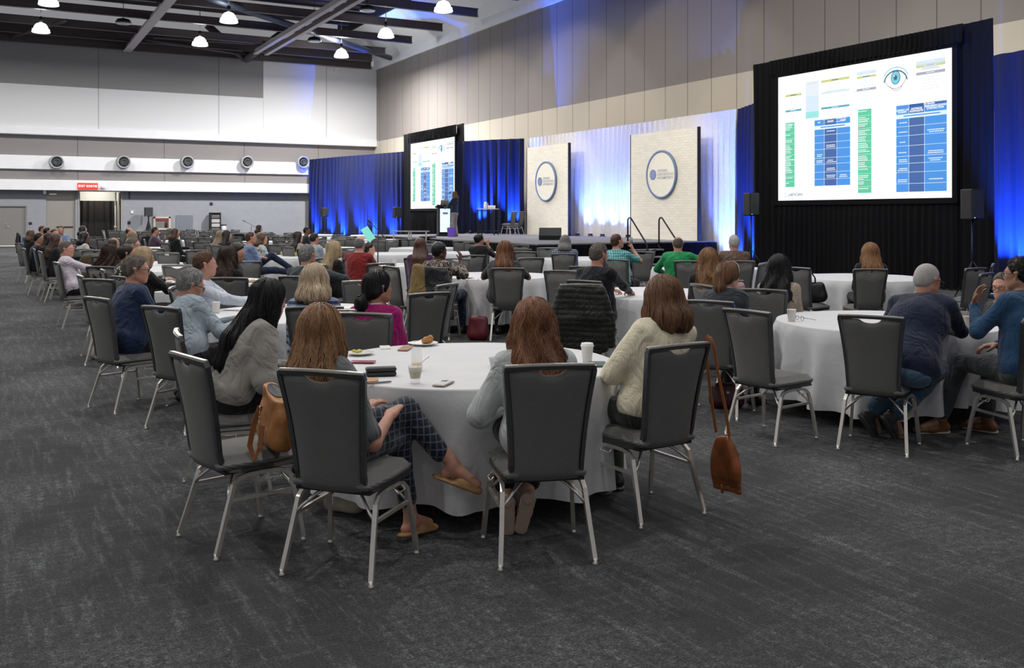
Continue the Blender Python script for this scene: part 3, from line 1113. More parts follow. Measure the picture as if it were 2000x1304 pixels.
MB().lo_hi((-hx_ + .3, -hy_ + .3, 0), (hx_ - .3, hy_ + 4.2, ZS - .06)).build('substructure', M_BLACKP, st)

# steps and hand rails on the stage end
sp = empty('stage_stairs', (17.3, SY0 - .05, 0), 0, 'short black stairs up the end of the stage', 'stairs')
for i in range(3):
    z = ZS * (3 - i) / 4
    MB().lo_hi((-.55, -.30 * (i + 1), z - .04), (.55, -.30 * i, z), 0, .005).build('tread', mat('tread_edge', (.30, .30, .32), .5), sp)
b = MB()
for s_ in (-.53, .53):
    b.sweep([(s_, -.92, .0), (s_, -.02, ZS - .1)], .03, 4)
b.build('stringer', M_BLACKM, sp)
for i, x_ in enumerate((16.72, 17.88)):
    b = MB()
    pts = [(0, .02, .1), (0, .02, ZS + .62)]
    for k in range(7):
        a = PI - k * PI / 6 * .78
        pts.append((0, .02 - .10 - .10 * math.cos(a), ZS + .64 + .10 * math.sin(a)))
    pts += [(0, -.85, .86), (0, -.93, .76), (0, -.95, .64), (0, -.95, .02)]
    b.sweep(pts, .024, 8)
    b.sweep([(0, .02, .55), (0, -.95, .25)], .016, 6)
    o = b.build('hand_rail', M_BLACKM, None, (x_, SY0 - .08, 0))
    tag(o, 'black bent stair hand rail on the side of %s' % ('the stage floor speaker', 'the brick logo wall end')[i], 'hand rail', 'stair hand rails')

# brick-textured logo walls
def brick_mat():
    m, nt, b = newmat('white_brick_relief')
    co = coords(nt, (1, 1, 1), (0, 0, 0))
    sx = nd(nt, 'ShaderNodeSeparateXYZ'); nt.links.new(co, sx.inputs[0])
    cb = nd(nt, 'ShaderNodeCombineXYZ'); nt.links.new(sx.outputs[0], cb.inputs[0]); nt.links.new(sx.outputs[2], cb.inputs[1])
    br = nd(nt, 'ShaderNodeTexBrick'); nt.links.new(cb.outputs[0], br.inputs[0])
    br.inputs['Scale'].default_value = 1
    br.inputs['Brick Width'].default_value = .26
    br.inputs['Row Height'].default_value = .085
    br.inputs['Mortar Size'].default_value = .006
    br.inputs['Color1'].default_value = (1, 1, 1, 1); br.inputs['Color2'].default_value = (.55, .55, .55, 1); br.inputs['Mortar'].default_value = (.2, .2, .2, 1)
    nt.links.new(ramp(nt, br.outputs[0], [(.1, (.70, .67, .60)), (.9, (.85, .82, .75))]), b.inputs['Base Color'])
    b.inputs['Roughness'].default_value = .6
    n = noise(nt, co, 30, 3)
    bump(nt, b, math_(nt, 'ADD', br.outputs[0], math_(nt, 'MULTIPLY', n, .4)), .7, .03)
    return m
M_BRICK = brick_mat()
M_RING = mat('ring_blue', (.16, .25, .46), .5)
M_SIGNW = mat('sign_white', (.84, .82, .74), .5)
M_LOGO = mat('logo_blue', (.20, .27, .62), .5)
M_LOGOT = mat('logo_grey_text', (.52, .54, .60), .5)
for i, (ya, yb, lb) in enumerate(((34.35, 31.15, 'white brick-textured logo wall behind the paired stage chairs'), (27.05, 23.5, 'white brick-textured logo wall near the stair hand rails'))):
    W_ = ya - yb
    r = empty('logo_wall', (19.55, (ya + yb) / 2, ZS + .002), -PI / 2, lb, 'backdrop wall', 'brick-textured logo walls')
    MB().lo_hi((-W_ / 2, 0, 0), (W_ / 2, .05, 3.6)).build('brick_panel', M_BRICK, r)
    b = MB(); b.lo_hi((-W_ / 2 - .03, -.01, 0), (-W_ / 2, .10, 3.6)); b.lo_hi((W_ / 2, -.01, 0), (W_ / 2 + .04, .10, 3.6))
    b.lo_hi((-W_ / 2, .05, 0), (W_ / 2, .10, .08)); b.lo_hi((-W_ / 2, .05, 3.5), (W_ / 2, .10, 3.6))
    b.build('edge_frame', M_BLACKM, r)
    dz = 2.16
    b = MB(); b.lathe([(0, 0), (.80, 0), (.80, .045), (0, .045)], (0, 0, 0), 64, 0, False, False); b.xform(Matrix.Rotation(PI / 2, 4, 'X'))
    dsk = b.build('round_sign', M_SIGNW, r); dsk.location = (0, -.02, dz)
    b = MB(); b.lathe([(.735, .045), (.735, .062), (.80, .062), (.80, .0), (.79, -.02)], (0, 0, 0), 64, 0, True, False); b.xform(Matrix.Rotation(PI / 2, 4, 'X'))
    rg = b.build('ring', M_RING, r); rg.location = (0, -.02, dz)
    b = MB()
    for k in range(11):      # striped globe mark
        z = -.16 + k * .032
        hw = math.sqrt(max(.0001, .175 ** 2 - z * z))
        b.lo_hi((-.43 - hw, -.074, dz + z - .010), (-.43 + hw, -.068, dz + z + .010))
    for k in range(5):
        a0 = .06 + .028 * k
        P = [(-.43 + a0 * math.cos(2 * PI * t / 24), -.072, dz + .17 * math.sin(2 * PI * t / 24)) for t in range(24)]
        b.sweep(P, .003, 4, 0, True)
    b.build('globe_mark', M_LOGO, r)
    text('ONTARIO\nASSOCIATION OF\nOPTOMETRISTS', .125, M_LOGOT, r, (-.20, -.070, dz), (PI / 2, 0, 0), 'logo_lettering', 'LEFT', .002, .002, .95, .95)

# lectern with a laptop and microphone
def ground_stage(px, py):
    x, d = gp(px, py, ZS)
    return c2r(x, d)
lx_, ly_ = ground_stage(868, 461)
FACE = hd(172)      # front of stage furniture turned to the room
lec = empty('lectern', (lx_, ly_, ZS), hd(-15), 'black stage lectern with a lit white front panel', 'lectern')
b = MB(); b.lo_hi((-.30, -.20, 0), (.30, .24, .06), 0, .01); b.lo_hi((-.26, -.14, .06), (-.22, .22, 1.10)); b.lo_hi((.20, -.14, .06), (.26, .22, 1.10)); b.lo_hi((-.26, .16, .06), (.26, .22, 1.10)); b.build('body', M_BLACKM, lec)
MB().box((0, 0, 1.15), (.66, .52, .06), 0, Matrix.Rotation(R(-8), 3, 'X'), .01).build('reading_top', M_BLACKP, lec)
MB().lo_hi((-.20, -.17, .16), (.19, -.14, 1.06), 0, .005).build('front_panel', mat('lit_acrylic', (.8, .9, .95), .3, emit=(.62, .80, .86), estr=.95), lec)
MB().lo_hi((-.10, -.175, .84), (.10, -.171, .92)).build('panel_logo', mat('pale_blue_logo', (.35, .5, .75), .4), lec)
lap = empty('laptop', (lx_ + .02, ly_ + .06, ZS + 1.19), hd(170), 'small silver laptop open on the lectern', 'laptop')
MB().lo_hi((-.16, -.11, 0), (.16, .11, .015), 0, .004).build('base', mat('silver_case', (.62, .62, .62), .35, .6), lap)
MB().box((0, .15, .10), (.32, .012, .22), 0, Matrix.Rotation(R(-20), 3, 'X'), .004).build('lid', mat('silver_case', (.62, .62, .62)), lap)
mk = MB(); mk.sweep([(0, 0, 0), (0, .01, .22), (.03, .08, .42), (.08, .18, .50)], .008, 6); mk.sweep([(.07, .16, .485), (.11, .23, .525)], .02, 8)
tag(mk.build('microphone', M_BLACKP, None, (lx_ - .05, ly_ - .1, ZS + 1.17), hd(60)), 'thin gooseneck microphone fixed to the lectern', 'microphone')
bx_, by_ = ground_stage(882, 462.5)
gb = MB(); gb.add([(-.13, -.06, 0), (.13, -.06, 0), (.13, .06, 0), (-.13, .06, 0), (-.16, -.07, .34), (.15, -.07, .36), (.15, .07, .33), (-.16, .07, .35)], [(0, 3, 2, 1), (0, 1, 5, 4), (1, 2, 6, 5), (2, 3, 7, 6), (3, 0, 4, 7)])
gb.sweep([(-.07, -.07, .34), (-.04, -.07, .46), (.04, -.07, .46), (.07, -.07, .34)], .006, 5)
tag(gb.build('gift_bag', mat('purple_paper', (.14, .06, .46), .6), None, (bx_, by_, ZS), hd(20)), 'purple paper gift bag on stage beside the lectern', 'bag')

# tall cocktail table on stage with pitcher and glasses
tx_, ty_ = ground_stage(953, 459)
ct = empty('cocktail_table', (tx_, ty_, ZS), hd(12), 'tall black cocktail table with grey top on stage', 'table')
MB().lo_hi((-.38, -.38, 1.04), (.38, .38, 1.08), 0, .015).build('tabletop', mat('cocktail_top', (.5, .5, .55), .4), ct)
for sx_ in (-1, 1):
    for sy_ in (-1, 1):
        MB().lo_hi((sx_ * .34 - .02, sy_ * .34 - .02, 0), (sx_ * .34 + .02, sy_ * .34 + .02, 1.04)).build('leg', M_BLACKM, ct)
b = MB()
for s_ in (-1, 1):
    b.lo_hi((-.34, s_ * .34 - .012, .16), (.34, s_ * .34 + .012, .19)); b.lo_hi((s_ * .34 - .012, -.34, .16), (s_ * .34 + .012, .34, .19)); b.lo_hi((-.34, s_ * .34 - .012, .97), (.34, s_ * .34 + .012, 1.0))
b.build('foot_rail', M_BLACKM, ct)
M_CHINA = mat('white_china', (.80, .79, .76), .25)
CZ = ZS + 1.08
pt = empty('water_pitcher', (tx_ - .16, ty_ - .10, CZ), 0, 'pale water pitcher on the tall stage table', 'pitcher')
MB().lathe([(.06, 0), (.075, .04), (.07, .16), (.05, .2), (.06, .26), (.055, .255), (.045, .2)], (0, 0, 0), 16).build('jug', M_CHINA, pt)
MB().sweep([(.06, 0, .22), (.11, 0, .2), (.11, 0, .09), (.07, 0, .07)], .009, 6).build('handle', M_CHINA, pt)
g0 = None
for i, (gx, gy) in enumerate(((.00, -.12), (.07, -.14), (.14, -.16), (.21, -.18), (.03, -.02), (.10, -.04), (.17, -.06), (.24, -.08))):
    if g0 is None:
        g0 = MB().lathe([(.028, 0), (.036, .005), (.036, .12), (.034, .12), (.033, .01), (0, .01)], (0, 0, 0), 12).build('drinking_glass', M_CHINA)
        o = g0
    else:
        o = copy_tree(g0)
    o.location = (tx_ + gx, ty_ + gy, CZ)
    tag(o, 'one of the small upturned glasses clustered on the tall stage table', 'glass', 'glasses clustered on the tall stage table')

# floor monitor wedge at the stage corner
wx_, wy_ = ground_stage(1066, 469)
wd_ = empty('stage_monitor', (wx_ + .35, wy_ + .3, ZS), hd(185), 'black wedge floor speaker at the stage corner', 'speaker')
b = MB()
pr = [(-.22, 0), (.22, 0), (.26, .14), (.02, .40), (-.16, .40), (-.24, .2)]
V = [(x_, y_, z_) for x_ in (-.36, .36) for (y_, z_) in pr]
b.add(V, [tuple(range(6)), tuple(range(11, 5, -1))] + [(i, i + 6, (i + 1) % 6 + 6, (i + 1) % 6) for i in range(6)])
b.build('cabinet', mat('dark_box_paint', (.009, .011, .012), .5), wd_)
b = MB(); b.add([(-.32, .255, .15), (.32, .255, .15), (.32, .035, .39), (-.32, .035, .39)], [(0, 1, 2, 3)]); b.build('grille', mat('speaker_grille', (.03, .035, .035), .7), wd_)
b = MB(); b.lo_hi((-.375, -.05, .17), (-.36, .05, .23)); b.lo_hi((.36, -.05, .17), (.375, .05, .23)); b.build('handle', M_CHROME, wd_)

# loudspeakers on stands
def pa_speaker(x, y, z, rz, label, w_=.36, h_=.60, stand=True, mt=None, zfloor=0.0):
    r = empty('loudspeaker', (x, y, z), rz, label, 'loudspeaker', 'loudspeakers on stands around the room')
    MB().box((0, 0, h_ / 2), (w_, .32, h_), 0, None, .025).build('cabinet', mt or mat('dark_box_paint', (.009, .011, .012)), r)
    MB().box((0, .163, h_ / 2), (w_ - .05, .012, h_ - .06), 0, None, .004).build('grille', mat('speaker_grille', (.03, .035, .035)), r)
    MB().box((w_ * .3, .172, .04), (.012, .006, .012)).build('power_light', mat('blue_led', (.1, .3, 1), .4, emit=(.2, .5, 1), estr=6), r)
    if stand:
        s_ = empty('speaker_stand', (x, y, zfloor), rz, 'black stand carrying the ' + label, 'stand', 'speaker stands')
        MB().sweep([(0, 0, .25), (0, 0, z - zfloor)], .018, 8).build('pole', M_BLACKM, s_)
        for k in range(3):
            a = R(120 * k + 30)
            b = MB(); b.sweep([(0, 0, .75), (.48 * math.cos(a), .48 * math.sin(a), .01)], .012, 6); b.sweep([(0, 0, .30), (.26 * math.cos(a), .26 * math.sin(a), .35)], .008, 5)
            b.build('leg', M_BLACKM, s_)
    return r
pa_speaker(*hp(634, 50.5), 1.55, hd(150), 'black loudspeaker before the far blue drape run', .34, .46)
pa_speaker(*hp(776, 44.5), 1.50, hd(150), 'black loudspeaker beside the smaller screen', .36, .50)
pa_speaker(*hp(1467, 25.0), 1.62, hd(160), 'black loudspeaker between white drape and big screen', .30, .60)
pa_speaker(*hp(1899, 18.6), 1.55, hd(165), 'black loudspeaker on the near side of the big screen', .30, .60)
s4 = pa_speaker(bx(287), YL - .6, 1.55, PI, 'black loudspeaker on a cloth-covered stand by the end wall', .42, .50, False)
b = MB(); b.lathe([(.34, 0), (.04, 1.30), (.03, 1.56)], (0, 0, 0), 24)
tag(b.build('speaker_stand', mat('dull_black_cloth', (.02, .018, .017)), None, (bx(287), YL - .6, 0)), 'tripod stand under a black cone-shaped cloth by the end wall', 'stand', 'speaker stands')

# equipment rack and white bin by the end wall
rk = empty('equipment_rack', ((bx(407) + bx(427)) / 2, YL - .4, 0), 0, 'tall black equipment rack with silver units by the end wall', 'rack')
rw = bx(427) - bx(407); rh = zat(415, 416, Y=YL - .4)
b = MB(); b.lo_hi((-rw / 2, -.25, 0), (-rw / 2 + .05, .25, rh)); b.lo_hi((rw / 2 - .05, -.25, 0), (rw / 2, .25, rh)); b.lo_hi((-rw / 2, -.25, rh - .05), (rw / 2, .25, rh)); b.lo_hi((-rw / 2, .2, 0), (rw / 2, .25, rh)); b.lo_hi((-rw / 2, -.25, 0), (rw / 2, .25, .08)); b.build('case', M_BLACKP, rk)
for k in range(6):
    MB().lo_hi((-rw / 2 + .06, -.22, .2 + k * .25), (rw / 2 - .06, .15, .40 + k * .25), 0, .005).build('rack_unit', [mat('rack_unit_dark', (.12, .11, .12), .5), mat('rack_unit_silver', (.45, .44, .43), .4)][1 if k in (3, 4) else 0], rk)
bn = empty('waste_bin', ((bx(429) + bx(438.5)) / 2, YL - .4, 0), 0, 'pale cylindrical bin beside the black rack', 'bin')
MB().lathe([(.14, 0), (.16, .02), (.17, 1.02), (.15, 1.04)], (0, 0, 0), 20).build('drum', mat('pale_bin', (.56, .62, .66), .4), bn)
MB().lathe([(.175, 1.02), (.17, 1.08), (.1, 1.09)], (0, 0, 0), 20).build('rim', M_BLACKP, bn)

# floor microphones on stands
def mic_stand(px, d, ztop, phi, label, boom=.55):
    x, y = hp(px, d)
    r = empty('microphone_stand', (x, y, 0), hd(phi), label, 'microphone stand')
    b = MB(); b.lathe([(.13, 0), (.14, .015), (.05, .03), (.015, .04)], (0, 0, 0), 16); b.build('base', M_BLACKM, r)
    MB().sweep([(0, 0, .03), (0, 0, ztop - .15)], .011, 6).build('pole', M_BLACKM, r)
    MB().sweep([(0, -boom * .45, ztop - .26), (0, boom * .5, ztop)], .009, 6).build('boom', M_BLACKM, r)
    b = MB(); b.sweep([(0, boom * .48, ztop - .01), (0, boom * .75, ztop + .06)], .018, 8, radii=[.8, 1.2]); b.build('microphone', M_BLACKP, r)
    return r
mic_stand(738, 17.6, 1.50, 305, 'slim black microphone stand before the green lit tablet screen', .34)
mic_stand(491, 44, 1.32, 275, 'black boom microphone stand far off by the pale end wall', .55)

# green lit confidence screen leaning on the floor
gx_, gy_ = hp(719, 27.0)
mo = empty('tilted_monitor', (gx_, gy_, 0), hd(180), 'tilted monitor glowing pale green before the blue drape', 'monitor')
MB().box((0, 0, 0), (.22, .03, .42), 0, Matrix.Rotation(R(32), 3, 'Y') @ Matrix.Rotation(R(-15), 3, 'X'), .006).build('screen', mat('green_glow', (.1, .3, .25), .4, emit=(.22, .66, .52), estr=.95), mo)
mo.children[0].location = (0, 0, 1.10)
b = MB(); b.sweep([(.0, -.05, .02), (.0, -.05, .9)], .02, 6); b.sweep([(.25, -.25, .01), (0, -.05, .4), (-.25, -.25, .01)], .014, 6); b.sweep([(0, .25, .01), (0, -.05, .4)], .014, 6); b.build('stand', M_BLACKM, mo)

# black-skirted operator table with two monitors, next to the stage
ox, oy = hp(803, 33.5)
ot = empty('equipment_table', (ox, oy, 0), hd(8), 'long narrow table with silver legs and black cloth near the stage corner', 'table')
MB().lo_hi((-.62, -.22, 1.04), (.62, .22, 1.08), 0, .01).build('tabletop', mat('table_edge_grey', (.30, .31, .34), .5), ot)
for x_ in (-.58, -.04, .04, .58):
    MB().lo_hi((x_ - .02, -.2, 0), (x_ + .02, -.16, 1.04)).build('leg', M_CHROME, ot)
for x_, lb in ((-.30, 0), (.32, 1)):
    q_ = empty('floor_monitor', (ox + CY * x_, oy - SY * x_ , 0), hd(180), ('black floor monitor under the skirted table, farther from the stage', 'black floor monitor under the skirted table, close to the stage')[lb], 'monitor', 'floor monitors under the equipment table')
    MB().box((0, .0, .62), (.50, .06, .34), 0, Matrix.Rotation(R(-8), 3, 'X'), .01).build('casing', M_BLACKP, q_)
    MB().box((0, .032, .62), (.46, .01, .30), 0, Matrix.Rotation(R(-8), 3, 'X')).build('display', mat('dark_display', (.01, .012, .014), .15), q_)
    MB().lo_hi((-.1, -.1, 0), (.1, .1, .03)).build('foot', M_BLACKP, q_)
    MB().lo_hi((-.02, -.02, .03), (.02, .02, .5)).build('stem', M_BLACKP, q_)
b = MB(); b.box((0, 0, .45), (.55, .5, .9), 0, None, .08)
tag(b.build('flight_case', M_BLACKP, None, (*hp(835, 34.0), 0), hd(20)), 'dark rounded equipment case between the floor monitors and stage', 'case')

# ================================================================== banquet chairs
def back_y(z):
    t = max(0.0, min(1.0, (z - .40) / .55))
    return -.190 - .05 * t - .045 * t * t


def back_w(z):
    t = max(0.0, min(1.0, (z - .40) / .55))
    return .168 + .012 * t + .036 * t * t


SQ = [(-.010, -.011), (.010, -.011), (.010, .011), (-.010, .011)]


def make_chair(hi=True):
    r = empty('banquet_chair', (0, 0, 0), 0, 'grey banquet chair', 'chair', 'grey banquet chairs')
    # seat cushion: crowned, rounded front
    b = MB()
    nu, nv = (14, 14) if hi else (7, 7)
    def top(u, v):
        x = (u - .5) * 2; y = (v - .5) * 2
        e = max(abs(x), abs(y))
        rr = 1 - .06 * (abs(x * y)) ** 2
        wd = .215 - .012 * (1 - v)
        z = .470 - .035 * max(0, (e - .8) / .2) ** 2 - .008 * (1 - x * x) * 0 + .008 * (1 - x * x) * (1 - y * y)
        return (x * wd * rr, -.205 + v * .43 if v < 1 else .225, z)
    V = []
    for j in range(nv):
        for i in range(nu):
            V.append(top(i / (nu - 1), j / (nv - 1)))
    F = [(j * nu + i, j * nu + i + 1, (j + 1) * nu + i + 1, (j + 1) * nu + i) for j in range(nv - 1) for i in range(nu - 1)]
    rim = [i for i in range(nu)] + [j * nu + nu - 1 for j in range(1, nv)] + [(nv - 1) * nu + i for i in range(nu - 2, -1, -1)] + [j * nu for j in range(nv - 2, 0, -1)]
    n0 = len(V)
    K = len(rim)
    for (dz, sc) in ((-.03, 1.02), (-.055, .985)):
        for q in rim:
            V.append((V[q][0] * sc, (V[q][1] - .01) * sc + .01, .435 + dz + .03))
    for k in range(K):
        k2 = (k + 1) % K
        F.append((rim[k2], rim[k], n0 + k, n0 + k2))
        F.append((n0 + k2, n0 + k, n0 + K + k, n0 + K + k2))
    F.append(tuple(n0 + K + k for k in range(K))[::-1])
    b.add(V, F, 0, True)
    b.build('seat', M_FAB, r)
    # backrest pad with a crescent hand hole under the top bar
    b = MB()
    nu, nv = (37, 16) if hi else (15, 5)
    rows = []
    def pad(s_):
        V = []
        for j in range(nv):
            for i in range(nu):
                u = (i / (nu - 1) - .5) * 2
                zt = .931 - .026 * math.sqrt(max(0, 1 - (u / .34) ** 2))
                z = .402 + (zt - .402) * j / (nv - 1)
                e = max(abs(u) ** 6, 0)
                th = .019 * (1 - .75 * abs(u) ** 8) * (1 - .6 * (abs(j / (nv - 1) - .5) * 2) ** 10)
                bow = .018 * (1 - u * u)
                V.append((u * (back_w(z) - .012), back_y(z) - bow + s_ * th, z))
        return V
    Vf = pad(1); Vb = pad(-1)
    F = []
    for j in range(nv - 1):
        for i in range(nu - 1):
            a = j * nu + i
            F.append((a + 1, a, a + nu, a + nu + 1))
    n = nu * nv
    F2 = [tuple(x + n for x in f[::-1]) for f in F]
    rim = [i for i in range(nu)] + [j * nu + nu - 1 for j in range(1, nv)] + [(nv - 1) * nu + i for i in range(nu - 2, -1, -1)] + [j * nu for j in range(nv - 2, 0, -1)]
    F3 = [(rim[k], rim[(k + 1) % len(rim)], rim[(k + 1) % len(rim)] + n, rim[k] + n) for k in range(len(rim))]
    b.add(Vf + Vb, F + F2 + F3, 0, True)
    b.build('backrest', M_FAB, r)
    # dark rim round the back, running forward under the seat as the side rails
    side = [(.405, .005), (.395, -.03), (.39, -.10)]
    def path(s_):
        p = [(s_ * .198, .20, .398), (s_ * .196, .05, .398), (s_ * .188, -.10, .398), (s_ * .176, -.158, .404), (s_ * .170, -.183, .43)]
        for z in ((.48, .56, .64, .72, .80, .87, .925) if hi else (.50, .66, .80, .925)):
            p.append((s_ * back_w(z), back_y(z), z))
        return p
    L_ = path(-1)
    topb = []
    for i in range(9 if hi else 5):
        u = -1 + 2 * i / (8 if hi else 4)
        topb.append((u * (back_w(.95) - .004), back_y(.945) - .018 * (1 - u * u), .943 + .006 * (1 - u * u)))
    b = MB()
    b.sweep(L_ + topb + path(1)[::-1], sect=[(-.013, -.010), (.013, -.010), (.013, .010), (-.013, .010)], up=None, m=0)
    # bright polished cap along the top bar
    b.sweep([(p[0], p[1], p[2] + .011) for p in topb], sect=[(-.004, -.011), (.004, -.011), (.004, .011), (-.004, .011)], m=1, up=(0, 0, 1))
    b.build('back_frame', [M_FRAME, M_CHROME], r)
    # legs: each side a bent tube, made of a front and a rear leg
    for s_ in (-1, 1):
        b = MB()
        if hi:
            b.sweep([(s_ * .190, 0, .374), (s_ * .192, -.06, .373), (s_ * .196, -.11, .362), (s_ * .200, -.14, .335), (s_ * .212, -.188, .18), (s_ * .226, -.238, .02)], sect=SQ)
            b.lathe([(.013, 0), (.015, .006), (.010, .012), (.009, .03)], (s_ * .227, -.240, 0), 10)
        else:
            b.sweep([(s_ * .190, 0, .374), (s_ * .198, -.13, .35), (s_ * .227, -.24, .0)], sect=SQ)
        b.build('leg', M_CHROME, r)
        b = MB()
        if hi:
            b.sweep([(s_ * .190, 0, .374), (s_ * .194, .09, .373), (s_ * .200, .135, .362), (s_ * .208, .162, .335), (s_ * .224, .195, .18), (s_ * .237, .218, .02)], sect=SQ)
            b.lathe([(.013, 0), (.015, .006), (.010, .012), (.009, .03)], (s_ * .238, .219, 0), 10)
        else:
            b.sweep([(s_ * .190, 0, .374), (s_ * .206, .155, .35), (s_ * .238, .22, .0)], sect=SQ)
        b.build('leg', M_CHROME, r)
        b = MB()
        b.sweep([(s_ * .206, -.160, .265), (s_ * .214, .178, .265)], sect=[(-.008, -.008), (.008, -.008), (.008, .008), (-.008, .008)])
        b.build('stretcher', M_CHROME, r)
    if hi:
        for y0, y1 in ((-.165, -.06), (.178, .08)):
            b = MB()
            for s_ in (-1, 1):
                b.sweep([(s_ * .208, y0, .262), (s_ * .175, y0 * .9 + y1 * .1, .30), (s_ * .12, y0 * .5 + y1 * .5, .352), (s_ * .06, y1, .385), (0, y1, .390)], r=.008, n=6)
            b.build('brace', M_CHROME, r)
        b = MB()
        for s_ in (-1, 1):
            b.sweep([(s_ * .215, .02, .365), (s_ * .232, .02, .345), (s_ * .232, .10, .345), (s_ * .215, .10, .365)], r=.0035, n=5)
        b.build('coupling_clip', M_CHROME, r)
        b = MB(); b.lo_hi((-.19, -.18, .386), (.19, .2, .402)); b.build('seat_board', M_BLACKP, r)
    else:
        b = MB(); b.sweep([(-.2, -.15, .26), (-.06, -.06, .38), (.06, -.06, .38), (.2, -.15, .26)], r=.008, n=5); b.build('brace', M_CHROME, r)
    return r


CH_HI = make_chair(True)
CH_LO = make_chair(False)
_used = {'hi': False, 'lo': False}
NCH = [0]


def chair(xy, phi, label, group=None, z=0.0, hall=False, lo=None):
    """xy = (sideways, ahead) of the seat centre"""
    d = xy[1] if not hall else 20
    k = 'lo' if (lo if lo is not None else d > 11.5) else 'hi'
    src = CH_HI if k == 'hi' else CH_LO
    if _used[k]:
        o = copy_tree(src)
    else:
        o = src; _used[k] = True
        list_ = KIDS.setdefault(src.name, list(src.children))
    p = xy if hall else c2r(*xy)
    o.location = (p[0], p[1], z)
    o.rotation_euler = (0, 0, hd(phi))
    o['label'] = label
    if group: o['group'] = group
    elif 'group' in o.keys(): o['group'] = 'grey banquet chairs'
    NCH[0] += 1
    return o


def chair_top(px, py, phi, label, group=None, z0=.95):
    x, d = gp(px, py, z0)
    f = (math.sin(R(phi)), math.cos(R(phi)))
    return chair((x + .275 * f[0], d + .275 * f[1]), phi, label, group)


# ================================================================== round tables under white cloths
def linen():
    m, nt, b = newmat('white_linen')
    co = coords(nt)
    n = noise(nt, co, 3, 3)
    nt.links.new(ramp(nt, n, [(.3, (.66, .67, .69)), (.7, (.72, .73, .75))]), b.inputs['Base Color'])
    b.inputs['Roughness'].default_value = .8
    b.inputs['Sheen Weight'].default_value = .1
    h = math_(nt, 'ADD', math_(nt, 'MULTIPLY', noise(nt, co, 5, 4, .6), 1.0), math_(nt, 'MULTIPLY', noise(nt, co, 500, 1), .05))
    bump(nt, b, h, .25, .03)
    return m
M_LINEN = linen()
M_WOODT = mat('table_wood', (.22, .12, .07), .5)


def table(xy, label, cloth_label, hem=.10, seed=0, rad=.9, nf=17, tucks=(), hi=None, fl=.8):
    x, y = c2r(*xy)
    hi = hi if hi is not None else xy[1] < 12
    t = empty('round_table', (x, y, 0), 0, label, 'table', 'round folding tables under white cloths')
    MB().lathe([(rad - .01, .72), (rad, .725), (rad, .74), (rad - .01, .745)], (0, 0, 0), 48).build('tabletop', M_WOODT, t)
    for s_ in (-1, 1):
        for q in (-1, 1):
            MB().sweep([(s_ * .42, q * .30, .72), (s_ * .42, q * .44, .0)], .014, 8).build('leg', mat('table_leg_brown', (.16, .09, .06), .4, .4), t)
    r_ = np.random.RandomState(seed)
    ph = r_.rand(6) * 6.28
    nu = 220 if hi else 80
    rings = [0.0, .3, .6, .8, rad - .03, rad - .008]
    V = [(0, 0, .751)]
    F = []
    drop = [0, .01, .03, .07, .13, .20, .28, .36, .44, .52, .60, .66]
    H = .75 - hem
    drop = [q / .66 * H for q in drop]
    prof = [(q, None) for q in rings[1:]]
    def fold(a, t_):
        f = math.sin(nf * a + ph[0] + .9 * math.sin(3 * a + ph[1]))
        f = (f * .5 + .5) ** 1.5 * 2 - 1
        g = .5 * math.sin((nf * 1.9) * a + ph[2]) + .35 * math.sin(5 * a + ph[3])
        s_ = .018 + .060 * t_ + .05 * t_ * t_ * f + .05 * t_ * f + .018 * t_ * g
        return max(.006, s_) + .012
    rows = []
    for rr_ in rings[1:]:
        rows.append([(rr_ * math.cos(2 * PI * i / nu), rr_ * math.sin(2 * PI * i / nu), .751 + .0015 * math.sin(7 * 2 * PI * i / nu + rr_ * 9)) for i in range(nu)])
    for dz in drop:
        t_ = dz / H
        row = []
        for i in range(nu):
            a = 2 * PI * i / nu
            q = rad + fold(a, t_) * fl * (min(1, dz / .06)) + .002
            zz = .749 - dz + t_ * .018 * math.sin(4 * a + ph[4])
            for (ta, tw_, tin) in tucks:      # a knee or a lap pushes the cloth in
                da = (a - ta + PI) % (2 * PI) - PI
                q -= tin * math.exp(-(da / tw_) ** 2) * t_
                zz += tin * .25 * math.exp(-(da / tw_) ** 2) * t_
            row.append((q * math.cos(a), q * math.sin(a), zz))
        rows.append(row)
    for row in rows:
        V += row
    for i in range(nu):
        F.append((0, 1 + i, 1 + (i + 1) % nu))
    for j in range(len(rows) - 1):
        for i in range(nu):
            i2 = (i + 1) % nu
            F.append((1 + j * nu + i, 1 + (j + 1) * nu + i, 1 + (j + 1) * nu + i2, 1 + j * nu + i2))
    b = MB(); b.add(V, F, 0, True)
    o = b.build('tablecloth', M_LINEN, None, (x, y, 0))
    tag(o, cloth_label, 'tablecloth', 'white tablecloths on round tables')
    return (x, y)


def tb(px, py_c, **k):
    return gp(px, py_c, .75)

# ================================================================== people: smooth bodies grown from implicit shapes
def vec(*a): return np.array(a, dtype=float)
def nrm(a):
    a = np.asarray(a, float); l = np.linalg.norm(a)
    return a / l if l > 1e-9 else a


